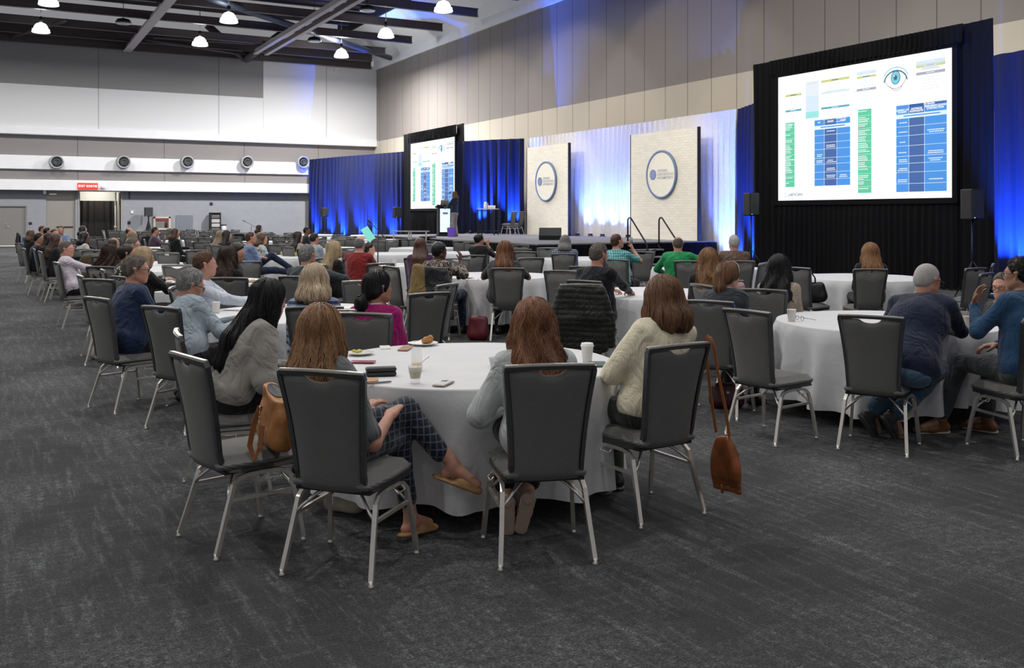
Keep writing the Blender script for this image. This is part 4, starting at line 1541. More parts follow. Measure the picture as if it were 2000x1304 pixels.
class Sh:
    def __init__(s): s.p = []; s.cuts = []; s.disp = []
    def cone(s, a, b, ra, rb=None, k=.03, ax=None, fl=1.0):
        s.p.append(('c', np.asarray(a, float), np.asarray(b, float), float(ra), float(ra if rb is None else rb), k, ax, fl)); return s
    def ell(s, c, r, M=None, k=.03):
        s.p.append(('e', np.asarray(c, float), np.asarray(r, float), (M if M is not None else np.eye(3)), 0, k, None, 1)); return s
    def cut(s, pt, n, k=.01):
        """throws away what lies beyond pt on the side n points to"""
        s.cuts.append((np.asarray(pt, float), nrm(n), k)); return s
    def wav(s, fn): s.disp.append(fn); return s

    def field(s, v):
        lo = np.full(3, 1e9); hi = -lo
        for q in s.p:
            if q[0] == 'c':
                m_ = max(q[3], q[4])
                lo = np.minimum(lo, np.minimum(q[1], q[2]) - m_); hi = np.maximum(hi, np.maximum(q[1], q[2]) + m_)
            else:
                e = np.abs(q[3]) @ q[2]
                lo = np.minimum(lo, q[1] - e); hi = np.maximum(hi, q[1] + e)
        pad = 3 * v + .03
        lo -= pad; hi += pad
        n = np.maximum(4, np.ceil((hi - lo) / v).astype(int) + 1)
        A = [lo[i] + v * np.arange(n[i]) for i in range(3)]
        F = np.full(n, .2, np.float32)
        for q in s.p:
            k = q[5]
            if q[0] == 'c':
                m_ = max(q[3], q[4]); l_ = np.minimum(q[1], q[2]) - m_; h_ = np.maximum(q[1], q[2]) + m_
            else:
                e = np.abs(q[3]) @ q[2]; l_ = q[1] - e; h_ = q[1] + e
            mg = k + 2.5 * v + .03
            i0 = np.maximum(0, np.floor((l_ - mg - lo) / v).astype(int)); i1 = np.minimum(n, np.ceil((h_ + mg - lo) / v).astype(int) + 1)
            sl = tuple(slice(a, b_) for a, b_ in zip(i0, i1))
            X = A[0][sl[0]][:, None, None]; Y = A[1][sl[1]][None, :, None]; Z = A[2][sl[2]][None, None, :]
            if q[0] == 'c':
                a, b_ = q[1], q[2]; ba = b_ - a
                x, y, z = X - a[0], Y - a[1], Z - a[2]
                if q[6] is not None:
                    ax = nrm(q[6]); g = (1 / q[7] - 1)
                    dt = (x * ax[0] + y * ax[1] + z * ax[2]) * g
                    x, y, z = x + dt * ax[0], y + dt * ax[1], z + dt * ax[2]
                    ba = ba + ax * np.dot(ba, ax) * g
                bb = max(1e-9, float(ba @ ba))
                t = np.clip((x * ba[0] + y * ba[1] + z * ba[2]) / bb, 0, 1)
                D = np.sqrt((x - t * ba[0]) ** 2 + (y - t * ba[1]) ** 2 + (z - t * ba[2]) ** 2) - (q[3] + (q[4] - q[3]) * t)
                if q[6] is not None: D = D * (q[7] * .5 + .5)
            else:
                M = q[3]; c = q[1]; r_ = q[2]
                x, y, z = X - c[0], Y - c[1], Z - c[2]
                u = x * M[0, 0] + y * M[1, 0] + z * M[2, 0]; w_ = x * M[0, 1] + y * M[1, 1] + z * M[2, 1]; e_ = x * M[0, 2] + y * M[1, 2] + z * M[2, 2]
                k0 = np.sqrt((u / r_[0]) ** 2 + (w_ / r_[1]) ** 2 + (e_ / r_[2]) ** 2)
                k1 = np.sqrt((u / r_[0] ** 2) ** 2 + (w_ / r_[1] ** 2) ** 2 + (e_ / r_[2] ** 2) ** 2) + 1e-6
                D = k0 * (k0 - 1) / k1
            D = D.astype(np.float32)
            G = F[sl]
            h = np.maximum(k - np.abs(G - D), 0) / max(k, 1e-6)
            F[sl] = np.minimum(G, D) - h * h * k * .25
        X = A[0][:, None, None]; Y = A[1][None, :, None]; Z = A[2][None, None, :]
        for fn in s.disp:
            F += fn(X, Y, Z).astype(np.float32)
        for (p, nn, k) in s.cuts:
            D = ((X - p[0]) * nn[0] + (Y - p[1]) * nn[1] + (Z - p[2]) * nn[2]).astype(np.float32)
            h = np.maximum(k - np.abs(F - D), 0) / k
            F = np.maximum(F, D) + h * h * k * .25
        F[0], F[-1] = .2, .2; F[:, 0], F[:, -1] = .2, .2; F[:, :, 0], F[:, :, -1] = .2, .2
        s.F, s.lo, s.v = F, lo, v
        return F, lo

    def mesh(s, v, name, m, parent, smooth=True):
        F, lo = s.field(v)
        V, Q = snet(F, lo, v)
        return npmesh(name, V, Q, m, parent)


def snet(F, lo, v):
    s = F < 0
    n = np.array(F.shape)
    c = s[:-1, :-1, :-1].astype(np.int8)
    tot = np.zeros(n - 1, np.int8)
    for i in (0, 1):
        for j in (0, 1):
            for k in (0, 1):
                tot += s[i:n[0] - 1 + i, j:n[1] - 1 + j, k:n[2] - 1 + k]
    act = (tot > 0) & (tot < 8)
    I = np.argwhere(act)
    vid = np.full(n - 1, -1, np.int32)
    vid[act] = np.arange(len(I))
    acc = np.zeros((len(I), 3)); cnt = np.zeros(len(I))
    cor = [(i, j, k) for i in (0, 1) for j in (0, 1) for k in (0, 1)]
    for a in cor:
        for ax in range(3):
            if a[ax]: continue
            b_ = list(a); b_[ax] = 1
            f0 = F[I[:, 0] + a[0], I[:, 1] + a[1], I[:, 2] + a[2]]; f1 = F[I[:, 0] + b_[0], I[:, 1] + b_[1], I[:, 2] + b_[2]]
            mk_ = (f0 < 0) != (f1 < 0)
            t = np.where(mk_, f0 / np.where(mk_, f0 - f1, 1), 0)
            P = np.array(a, float)[None, :].repeat(len(I), 0); P[:, ax] += t
            acc += P * mk_[:, None]; cnt += mk_
    V = (I + acc / np.maximum(cnt, 1)[:, None]) * v + lo
    Q = []
    for ax in range(3):
        a1, a2 = (ax + 1) % 3, (ax + 2) % 3
        sl0 = [slice(1, -1)] * 3; sl1 = [slice(1, -1)] * 3
        sl0[ax] = slice(0, -1); sl1[ax] = slice(1, None)
        s0 = s[tuple(sl0)]; s1 = s[tuple(sl1)]
        E = np.argwhere(s0 != s1)
        if len(E) == 0: continue
        ins = s0[E[:, 0], E[:, 1], E[:, 2]]
        off = np.ones(3, int); off[ax] = 0
        B = E + off
        def cell(d1, d2):
            C = B.copy(); C[:, a1] += d1; C[:, a2] += d2
            return vid[C[:, 0], C[:, 1], C[:, 2]]
        q = np.stack([cell(-1, -1), cell(0, -1), cell(0, 0), cell(-1, 0)], 1)
        q[~ins] = q[~ins][:, ::-1]
        Q.append(q)
    return V, np.concatenate(Q) if Q else np.zeros((0, 4), int)


def npmesh(name, V, Q, m, parent, tint=None):
    me = bpy.data.meshes.new(name)
    me.vertices.add(len(V)); me.vertices.foreach_set('co', np.asarray(V, np.float32).ravel())
    me.loops.add(Q.size); me.loops.foreach_set('vertex_index', np.asarray(Q, np.int32).ravel())
    me.polygons.add(len(Q)); me.polygons.foreach_set('loop_start', np.arange(0, Q.size, Q.shape[1], dtype=np.int32))
    me.update(calc_edges=True)
    me.polygons.foreach_set('use_smooth', np.ones(len(Q), bool))
    me.materials.append(m)
    if tint is not None:
        at = me.attributes.new('tint', 'FLOAT', 'POINT')
        at.data.foreach_set('value', np.asarray(tint, np.float32))
    me.validate()
    return link(name, me, parent)


def sample(F, lo, v, P):
    q = (P - lo) / v
    n = np.array(F.shape)
    q = np.clip(q, 0, n - 1.001)
    i = q.astype(int); f = q - i
    r = 0
    for a in (0, 1):
        for b_ in (0, 1):
            for c in (0, 1):
                w_ = (f[:, 0] if a else 1 - f[:, 0]) * (f[:, 1] if b_ else 1 - f[:, 1]) * (f[:, 2] if c else 1 - f[:, 2])
                r = r + w_ * F[i[:, 0] + a, i[:, 1] + b_, i[:, 2] + c]
    return r


def strands(sh, Hc, Rh, m, parent, n=3000, L=.35, steps=14, wave=.006, wl=.09, seed=0, r0=.0011, zmin=None, ymax=.06):
    """fine locks combed down over the hair surface"""
    F, lo, v = sh.F, sh.lo, sh.v
    rg = np.random.RandomState(seed)
    V0, _ = snet(F, lo, v)
    loc = (V0 - Hc) @ Rh
    w_ = np.where((loc[:, 1] < ymax), 1.0, 0.0) * (1.0 + 2.0 * (loc[:, 2] > .02))
    if w_.sum() == 0: return
    idx = rg.choice(len(V0), n, p=w_ / w_.sum())
    P = V0[idx] + rg.randn(n, 3) * v * .5
    crown = Hc + Rh @ vec(0, -.02, .10)
    nc = 90 if L > .1 else 260
    cc = P[rg.choice(n, nc)]
    cid = np.argmin(((P[:, None, :2] - cc[None, :, :2]) ** 2).sum(2) * 2.0 + ((P[:, None, 2] - cc[None, :, 2]) ** 2) * .25, axis=1)
    cr_ = rg.rand(nc)
    ph = cr_[cid] * 6.28 + rg.rand(n) * .5; am = wave * (.5 + .8 * cr_[(cid * 7) % nc])
    off = rg.rand(n) * .003 + .0005 + (.008 * cr_[(cid * 3) % nc] if L > .1 else .003 * cr_[(cid * 3) % nc])
    Ls = L * (.45 + .75 * rg.rand(n))
    pts = []; nrs = []
    e = v * .8
    for k in range(steps):
        g = np.stack([sample(F, lo, v, P + np.eye(3)[i] * e) - sample(F, lo, v, P - np.eye(3)[i] * e) for i in range(3)], 1)
        g /= np.linalg.norm(g, axis=1)[:, None] + 1e-9
        P = P - (sample(F, lo, v, P) - off).clip(-.02, .02)[:, None] * g
        pts.append(P.copy()); nrs.append(g)
        out = (P - crown); out[:, 2] = 0
        out /= np.linalg.norm(out, axis=1)[:, None] + 1e-6
        topw = np.clip((P[:, 2] - (Hc[2] + .02)) / .10, 0, 1)[:, None]
        f = vec(0, 0, -1)[None, :] + out * topw * 1.6
        t = f - g * (f * g).sum(1)[:, None]
        t /= np.linalg.norm(t, axis=1)[:, None] + 1e-9
        sd = np.cross(t, g)
        ss = Ls / steps
        P = P + t * ss[:, None] + sd * (am * np.cos(ph * .35 + (k * ss) / wl * 6.28 + P[:, 0] * 14) * ss / wl * 5.0)[:, None]
        dn = P[:, 2] < (zmin if zmin is not None else -9)
    pts = np.array(pts); nrs = np.array(nrs)      # steps, n, 3
    T = np.gradient(pts, axis=0); T /= np.linalg.norm(T, axis=2)[:, :, None] + 1e-9
    B = np.cross(T, nrs)
    rad = (r0 * (1 - (np.arange(steps) / (steps - 1)) ** 3 * .8))[:, None, None]
    wd = (1.0 + 1.6 * rg.rand(n))[None, :, None]
    ring = [pts + B * rad * wd, pts + nrs * rad * .8, pts - B * rad * wd]
    V = np.stack(ring, 2)                        # steps,n,3,3
    idg = np.arange(steps * n * 3).reshape(steps, n, 3)
    Q = []
    for a in range(3):
        b_ = (a + 1) % 3
        Q.append(np.stack([idg[:-1, :, a], idg[:-1, :, b_], idg[1:, :, b_], idg[1:, :, a]], -1).reshape(-1, 4))
    tint = np.repeat(np.tile((rg.rand(n) * .45 + .55 * cr_[(cid * 5) % nc]), (steps, 1))[:, :, None], 3, 2).ravel()
    return npmesh('hair_strands', V.reshape(-1, 3), np.concatenate(Q), m, parent, tint)


def rotz(a):
    c, s_ = math.cos(a), math.sin(a)
    return np.array([[c, -s_, 0], [s_, c, 0], [0, 0, 1.0]])


def rotx(a):
    c, s_ = math.cos(a), math.sin(a)
    return np.array([[1.0, 0, 0], [0, c, -s_], [0, s_, c]])


def roty(a):
    c, s_ = math.cos(a), math.sin(a)
    return np.array([[c, 0, s_], [0, 1.0, 0], [-s_, 0, c]])


def ik(a, t, l1, l2, pole):
    a, t = np.asarray(a, float), np.asarray(t, float)
    d = t - a; D = np.linalg.norm(d)
    D2 = min(D, (l1 + l2) * .985)
    u = d / D
    t = a + u * D2
    x = (l1 * l1 - l2 * l2 + D2 * D2) / (2 * D2)
    h = math.sqrt(max(0, l1 * l1 - x * x))
    p = np.asarray(pole, float); p = nrm(p - u * (p @ u))
    return a + u * x + p * h, t


def hand(sh, W, d, nrmal, side, curl=.5, sc=1.0, spread=.10, thumb=1.0):
    """palm, four fingers of different lengths and a thumb; nrmal points out of the palm"""
    d = nrm(d); nn = nrm(np.asarray(nrmal) - d * np.dot(nrmal, d)); b_ = np.cross(d, nn) * side
    W = np.asarray(W, float)
    for q in (-1.0, -.35, .35, 1.0):
        sh.cone(W + b_ * q * .018 * sc, W + d * .088 * sc + b_ * q * .031 * sc, .017 * sc, .0115 * sc, .012)
    lens = (.070, .080, .075, .058)
    for i, q in enumerate((1.0, .35, -.33, -1.0)):
        p = W + d * (.088 - .006 * abs(q)) * sc + b_ * q * .032 * sc
        a = curl * .7
        dr = nrm(d + b_ * q * spread)
        rr = (.0090, .0092, .0088, .0078)[i] * sc
        for j, fr in enumerate((.45, .31, .24)):
            e = nrm(dr * math.cos(a) + nn * math.sin(a))
            p2 = p + e * lens[i] * fr * sc
            sh.cone(p, p2, rr, rr * .93, .004)
            p = p2; rr *= .93; a += curl
    p = W + d * .022 * sc + b_ * .026 * sc
    e = nrm(d * .75 + b_ * .75 + nn * .35 * thumb)
    p2 = p + e * .044 * sc
    sh.cone(p, p2, .013 * sc, .0105 * sc, .010)
    e2 = nrm(d * .9 + b_ * .25 + nn * .45 * thumb)
    p3 = p2 + e2 * .034 * sc
    sh.cone(p2, p3, .0105 * sc, .0085 * sc, .004)


def skull(sh, Hc, Rh, s_=1.0, fem=False, jaw=1.0):
    def P(x, y, z): return Hc + Rh @ (vec(x, y, z) * s_)
    def E(c, r, k=.02): sh.ell(P(*c), np.array(r) * s_, Rh, k)
    E((0, -.015, .028), (.074, .093, .085))
    E((0, .025, -.020), (.062, .068, .080), .03)
    E((0, .045, -.062), (.045 * jaw, .045, .045), .03)
    sh.cone(P(0, .072, -.092), P(0, .066, -.080), .018 * s_, .022 * s_, .02)                # chin
    for q in (-1, 1):
        sh.cone(P(q * .052, .0, -.05), P(q * .030, .055, -.085), .020 * s_, .016 * s_, .025)  # jaw line
        E((q * .034, .062, -.012), (.020, .018, .016), .015)                                   # cheek
        sh.cone(P(q * .012, .083, .030), P(q * .042, .070, .030), .009 * s_, .008 * s_, .012)  # brow
        # ear
        sh.cone(P(q * .076, -.008, .014), P(q * .086, -.018, .018), .015 * s_, .011 * s_, .005)
        sh.cone(P(q * .084, -.020, .018), P(q * .075, -.006, -.026), .009 * s_, .0075 * s_, .005)
    sh.cone(P(0, .084, .022), P(0, .100, -.014), .008 * s_, .0105 * s_, .012)                  # nose
    for q in (-1, 1):
        sh.cone(P(0, .098, -.020), P(q * .010, .092, -.021), .008 * s_, .007 * s_, .005)
    sh.cone(P(-.018, .086, -.050), P(.018, .086, -.050), .0055 * s_, None, .006)               # lips
    sh.cone(P(-.014, .085, -.058), P(.014, .085, -.058), .0060 * s_, None, .006)


def wrinkle(amp, sx=9.0, sy=7.0, sz=14.0, ph=0.0, k2=.5):
    def fn(X, Y, Z):
        a = np.sin(sz * Z + 2.2 * np.sin(sx * X + ph) + 1.7 * np.sin(sy * Y + 1.3 * ph) + ph)
        b_ = np.sin(sz * 2.1 * Z + 3.0 * np.sin(sx * 1.3 * Y - ph) + 2.0 * np.sin(sx * X * 1.7) + 2 * ph)
        return amp * (a + k2 * b_)
    return fn


def hair_wave(amp, freq, Hc, zamp=0.0, ph=0.0):
    def fn(X, Y, Z):
        th = np.arctan2(X - Hc[0], -(Y - Hc[1]))
        dn = np.clip((Hc[2] + .05 - Z) / .12, .15, 1)
        q = np.sin(freq * th + 2.5 * np.sin(Z * 16 + ph) * zamp + ph) + .5 * np.sin(freq * 2.3 * th + ph * 2 + 4 * Z + 1.5 * zamp * np.sin(Z * 31))
        return amp * q * dn
    return fn


def build_hair(style, col, Hc, Rh, nb, v, parent, seed=0, fine=False, s_=1.0, bk_=None):
    """nb: neck base. styles: short, crop, ring, bob, shoulder, long, wavy, curly, pony, lowbun, afro, updo"""
    H = Sh()
    def P(x, y, z): return Hc + Rh @ (vec(x, y, z) * s_)
    m = HAIR[col]
    cut = []
    ph = seed * 1.7
    if style in ('short', 'crop', 'ring', 'greyfull'):
        t = {'short': .015, 'crop': .008, 'ring': .008, 'greyfull': .022}[style]
        H.ell(P(0, -.018, .030), np.array((.0755 + t * .30, .095 + t * .65, .088 + t * .9)) * s_, Rh, .02)
        H.ell(P(0, -.055, -.015), np.array((.060 + t * .3, .050 + t * .4, .062)) * s_, Rh, .03)
        # hair line: forehead, in front of the ears, nape
        H.cut(P(0, .052, .062), Rh @ vec(0, 1, -.30), .012)
        H.cut(P(0, .014, .004), Rh @ vec(0, .80, -.60), .022)
        H.cut(P(0, -.05, -.060), Rh @ vec(0, .15, -1), .01)
        if style == 'ring':
            H.cut(P(0, -.02, .070), Rh @ vec(0, .35, 1), .012)
        if style == 'short':
            H.wav(lambda X, Y, Z: .0016 * np.sin(X * 260 + 3 * np.sin(Y * 120)) * np.sin(Y * 240 + 2 * np.sin(Z * 150)))
        if style != 'crop':
            H.wav(lambda X, Y, Z: .0035 * np.sin(X * 110 + 2 * np.sin(Y * 60) + ph) * np.sin(Y * 90 + 2 * np.sin(Z * 70)))
    elif style in ('bob', 'shoulder', 'long', 'wavy', 'curly', 'straight'):
        Ld = {'bob': .17, 'shoulder': .19, 'long': .36, 'wavy': .33, 'curly': .32, 'straight': .42}[style]
        wide = {'bob': .108, 'shoulder': .112, 'long': .136, 'wavy': .150, 'curly': .17, 'straight': .10}[style]
        H.ell(P(0, -.020, .034), np.array((.093, .112, .100)) * s_, Rh, .02)
        dz = Hc[2]
        bot = Hc[2] - Ld
        bk = min(-.075, (nb[1] - Hc[1]) - .085)
        fr = -.01
        c0 = P(0, -.035, .0)
        for q in (-1, -.5, 0, .5, 1):
            a0 = P(q * .062, -.030 - .018 * (1 - abs(q)), .005)
            a1 = vec(Hc[0] + q * wide * .62 + (nb[0] - Hc[0]) * .5, Hc[1] + bk + .045 * abs(q) - .015, Hc[2] - Ld * .55)
            a2 = vec(Hc[0] + q * wide * .72 + (nb[0] - Hc[0]) * .8, Hc[1] + bk + .03 * abs(q) - .02, bot + .05)
            if bk_ is not None:      # below the neck the hair lies on the back
                up_, fr_, B_ = bk_
                for pp in (a1, a2):
                    h_ = nb[2] - pp[2]
                    if h_ > -.02:
                        back = nb - up_ * (max(0, h_) / up_[2]) - fr_ * (.060 + min(.085, max(0, h_) * .9) * B_)
                        pp[0] = back[0] + (pp[0] - nb[0]) * .9 + 0
                        pp[1] = min(pp[1], back[1] + .02 * abs(q))
            rr = .046 if style != 'curly' else .06
            H.cone(a0, a1, .042, rr, .04)
            H.cone(a1, a2, rr, rr * (1.0 if style in ('wavy', 'curly', 'bob') else .8), .04)
        for q in (-1, 1):
            f0 = P(q * .070, .020, .020)
            f1 = vec(*(P(q * .085, .010, -.08)))
            f2 = vec(f1[0] + q * (wide - .10) * .5, f1[1] - .02, bot + .04 if style in ('bob',) else max(bot + .06, f1[2] - .14))
            H.cone(f0, f1, .022, .028, .03); H.cone(f1, f2, .028, .030, .03)
        H.cut(P(0, .058, .05), Rh @ vec(0, 1, -.15), .015)
        zc = bot
        H.wav(hair_wave({'bob': .0035, 'shoulder': .004, 'long': .0045, 'wavy': .009, 'curly': .014, 'straight': .003}[style], {'curly': 13, 'wavy': 9}.get(style, 17), Hc, {'wavy': .8, 'curly': 1.3}.get(style, .15), ph))
        if style == 'curly':
            H.wav(lambda X, Y, Z: .010 * np.sin(X * 75 + ph) * np.sin(Y * 80) * np.sin(Z * 70))
        # ragged lower edge
        H.disp.append(lambda X, Y, Z: np.clip((zc + .02 + .022 * np.sin(X * 55 + ph) * np.sin(Y * 38 + ph) + .008 * np.sin(X * 160)) - Z, 0, .2) * 1.3)
    elif style in ('pony', 'lowbun', 'updo', 'bun'):
        H.ell(P(0, -.020, .032), np.array((.084, .103, .096)) * s_, Rh, .02)
        H.ell(P(0, -.06, -.02), np.array((.070, .055, .065)) * s_, Rh, .03)
        H.cut(P(0, .055, .06), Rh @ vec(0, 1, -.30), .012)
        H.cut(P(0, .028, -.01), Rh @ vec(0, .9, -.50), .012)
        if style == 'pony':
            a = P(0, -.115, .00)
            H.cone(P(0, -.10, .01), a, .03, .022, .02)
            H.cone(a, a + vec(.01, -.03, -.12), .026, .040, .02)
            H.cone(a + vec(.01, -.03, -.12), a + vec(.015, -.02, -.27), .040, .018, .02)
        elif style == 'lowbun':
            a = P(0, -.105, -.065)
            H.cone(P(0, -.07, -.03), a, .05, .025, .02)
            H.ell(a + Rh @ vec(0, -.035, -.055), (.048, .040, .058), Rh, .012)
        elif style == 'bun':
            H.ell(P(0, -.04, .10), (.05, .05, .045), Rh, .02)
        else:
            H.ell(P(0, -.09, .03), (.06, .06, .06), Rh, .03)
        H.wav(hair_wave(.0025, 26, Hc, .2, ph))
    elif style == 'afro':
        H.ell(P(0, -.018, .034), np.array((.090, .108, .098)) * s_, Rh, .02)
        H.ell(P(0, -.055, -.015), np.array((.078, .060, .070)) * s_, Rh, .03)
        H.cut(P(0, .055, .06), Rh @ vec(0, 1, -.30), .012)
        H.cut(P(0, .022, -.01), Rh @ vec(0, .9, -.5), .012)
        H.wav(lambda X, Y, Z: .004 * np.sin(X * 170) * np.sin(Y * 165) * np.sin(Z * 160))
    o = H.mesh(v, 'hair', m, parent)
    if fine:
        if style in ('long', 'wavy', 'straight', 'bob', 'shoulder', 'curly'):
            L = {'bob': .22, 'shoulder': .26, 'long': .36, 'wavy': .36, 'straight': .42, 'curly': .34}[style]
            st_ = strands(H, Hc, Rh, m, o, int(5200 * fine), L, 16, {'wavy': .018, 'curly': .024, 'bob': .006, 'shoulder': .007, 'long': .008}.get(style, .002), {'curly': .06}.get(style, .10), seed, .0012)
        elif style in ('pony', 'lowbun'):
            st_ = strands(H, Hc, Rh, m, o, int(2600 * fine), .16, 10, .002, .1, seed, .0011)
        elif style in ('short', 'greyfull'):
            st_ = strands(H, Hc, Rh, m, o, int(4200 * fine), {'short': .022, 'greyfull': .026}[style], 5, .012, .05, seed, .00055)
    return o


NP = [0]
SHOE = mat('dark_shoe', (.02, .018, .018), .45)


def person(label, head, d, phi, hphi=None, pitch=4, roll=0, loc=None, hz=None, skin='fair', hair=('short', 'brown'), top=None, leg=None, shoe=None,
           build=1.0, fem=False, arms=None, legs=None, chair_label=None, v=None, fine=0, sleeves='long', hem=.0, lanyard=None, glasses=False, extra=None,
           collar=0, stand=False, z0=0.0, face=False, wr=.004, sleeve_r=1.0, shoulder_up=0.0):
    """head = (px, py) of the crown, d = distance ahead"""
    NP[0] += 1
    seed = NP[0]
    hphi = phi if hphi is None else hphi
    hxc = (head[0] - CX) / FOC * d
    ztop = EYE + (HY - head[1]) / FOC * d
    if loc is None:
        f = (math.sin(R(phi)), math.cos(R(phi)))
        loc = (hxc - .01 * f[0], d - .01 * f[1])
    rx, ry = c2r(*loc)
    root = empty('person', (rx, ry, z0), hd(phi), label, 'person')
    ztop -= z0
    v = v or min(.028, max(.0075, .00125 * d))
    # head place in the person's own frame
    dx, dy = hxc - loc[0], d - loc[1]
    c, s_ = math.cos(R(phi)), math.sin(R(phi))
    hx = dx * c - dy * s_; hy = dx * s_ + dy * c
    Hc = vec(hx, hy, ztop - .122)
    Rh = rotz(-R(hphi - phi)) @ roty(R(roll)) @ rotx(-R(pitch))
    Pv = vec(0, -.03, .56) if not stand else vec(0, 0, .90)
    nb = Hc + Rh @ vec(0, -.03, -.05) + vec(0, 0, -.095)
    nb = nb * 1.0
    up = nrm(nb - Pv)
    front = nrm(vec(0, 1, 0) - up * up[1]); side = np.cross(front, up)
    Rt = np.stack([side, front, up], 1)
    L = np.linalg.norm(nb - Pv)
    B = build
    shw = (.142 if fem else .172) * (.85 + .15 * B)
    def T(x, y, z): return Pv + Rt @ vec(x, y, z)
    sdh = nrm(side * .35 + vec(1, 0, 0) * .65)
    Sp = {q: Pv + up * (L - .055 + shoulder_up) - front * .005 + sdh * (q * shw) for q in (-1, 1)}
    # limbs
    arms = arms or {}
    WR = {}; EL = {}; HD = {}
    for q, nm_ in ((-1, 'L'), (1, 'R')):
        a = arms.get(nm_, 'lap')
        hd_dir = None; pole = vec(q * .35, -.45, -.8); cu = .45; pn = vec(0, 0, -1)
        if isinstance(a, dict):
            t = vec(*a['to']); pole = vec(*a.get('pole', pole)); hd_dir = a.get('dir'); cu = a.get('curl', .45); pn = vec(*a.get('palm', (0, 0, -1)))
        elif a == 'lap':
            t = vec(q * .09, .30, .64)
        elif a == 'table':
            t = vec(q * .13 + hx * .5, .45, .81)
        elif a == 'cross':
            t = vec(-q * .10 + hx * .5, .20, .80)
            pole = vec(q * .9, -.1, -.6)
        elif a == 'side':
            t = vec(q * .22, .12, .66) if not stand else vec(q * .24, .05, .80)
        e, t = ik(Sp[q], t, .285, .255, pole)
        EL[q], WR[q] = e, t
        HD[q] = (vec(*hd_dir) if hd_dir is not None else nrm(t - e), pn, cu)
    legs = legs or {}
    KN = {}; AN = {}; TO = {}
    for q, nm_ in ((-1, 'L'), (1, 'R')):
        g = legs.get(nm_, None)
        if stand:
            K, A, D_ = vec(q * .09, .02, .49), vec(q * .095, -.01, .08), vec(q * .1, 1, 0)
        elif g is None:
            K, A, D_ = vec(q * .115, .42, .545), vec(q * .12, .43, .095), vec(q * .15, 1, -.05)
        else:
            K, A, D_ = vec(*g['k']), vec(*g['a']), vec(*g.get('d', (0, 1, 0)))
        KN[q], AN[q], TO[q] = K, A, nrm(D_)
    Hp = {q: vec(q * .088, Pv[1], Pv[2]) for q in (-1, 1)}
    # ---------- the body itself
    S_ = Sh()
    skull(S_, Hc, Rh, 1.0, fem, .92 if fem else 1.05)
    nr = .046 if fem else .056
    S_.cone(Hc + Rh @ vec(0, -.030, -.050), nb, nr, nr * 1.12, .03)
    S_.ell(T(0, 0, L * .62), (.135 * B, .095 * B, .17), Rt, .05); S_.ell(T(0, 0, .12), (.12 * B, .09 * B, .15), Rt, .05)
    S_.ell(Pv, (.15 * B, .11, .11), np.eye(3), .05)
    for q in (-1, 1):
        S_.cone(nb, Sp[q] + up * .005, .040, .042, .03)
        S_.cone(Sp[q], EL[q], .043, .036, .02); S_.cone(EL[q], WR[q], .037, .025, .02)
        hand(S_, WR[q], HD[q][0], HD[q][1], q * (1 if True else -1), HD[q][2], .98 if fem else 1.08)
        S_.cone(Hp[q], KN[q], .070, .050, .03); S_.cone(KN[q], AN[q] + vec(0, 0, .02), .046, .034, .02)
        S_.cone(AN[q], AN[q] + TO[q] * .13 + vec(0, 0, -.045), .034, .024, .02)
        S_.cone(AN[q] + vec(0, 0, -.02), AN[q] - TO[q] * .035 + vec(0, 0, -.045), .030, .026, .02)
    body = S_.mesh(v, 'body', SKIN[skin], root)
    # ---------- top
    if top is not None:
        t_ = Sh()
        e = .008
        t_.ell(T(0, -.005, L * .66), (.158 * B + e, .112 * B + e, .165), Rt, .06)
        t_.cone(T(0, 0, .0), T(0, -.005, L * .66), .150 * B + e, .150 * B + e, .06, front, .74)
        t_.ell(T(0, .005, .15), ((.138 if fem else .150) * B + e, (.102 if fem else .115) * B + e, .15), Rt, .06)
        t_.ell(T(0, 0, .02), (.172 * B + e, .130 * B + e, .12), Rt, .06)
        if fem:
            for q in (-1, 1): t_.ell(T(q * .065, .085, L * .60), (.055, .045, .055), Rt, .04)
        t_.cone(T(-shw * .55, -.01, L - .07), T(shw * .55, -.01, L - .07), .068 * B, None, .05)
        sr = sleeve_r
        for q in (-1, 1):
            t_.cone(nb - up * .012, Sp[q], nr + .006, .054, .04)
            t_.cone(Sp[q], EL[q], .060 * sr * (.8 + .2 * B), .050 * sr, .04)
            if sleeves == 'long':
                t_.cone(EL[q], WR[q], .048 * sr, .036, .025)
            elif sleeves == 'short':
                pass
        if sleeves == 'short':
            # keep only the upper part of each sleeve
            t_.p = [p for p in t_.p if not (p[0] == 'c' and any(np.allclose(p[2], EL[q]) for q in (-1, 1)))]
            for q in (-1, 1):
                t_.cone(Sp[q], Sp[q] + (EL[q] - Sp[q]) * .80, .062, .056, .03)
        if collar:
            t_.cone(nb - up * .02, nb + up * (.02 + .015 * collar), nr + .012, nr + .010, .01)
        t_.wav(wrinkle(wr, ph=seed))
        # neck opening and hem
        t_.cut(nb + up * (.012 + .014 * collar) , up * 1.0 + front * .25 if not collar else up, .008)
        t_.cut(Pv + up * (-.085 + hem), -up, .01)
        ms = t_.mesh(v, 'top', top, root)
        if lanyard:
            bnd = MB()
            pts = []
            for k in range(13):
                a = PI * (k / 12)
                p = nb + up * .022 + side * math.cos(a) * (nr + .016) - front * math.sin(a) * (nr + .018)
                pts.append(tuple(p))
            f0 = nb + front * .11 - up * .10
            bnd.sweep([tuple(f0 + side * .05)] + pts + [tuple(f0 - side * .05)], sect=[(-.012, -.0016), (.012, -.0016), (.012, .0016), (-.012, .0016)], up=tuple(up))
            bnd.build('lanyard', lanyard, root)
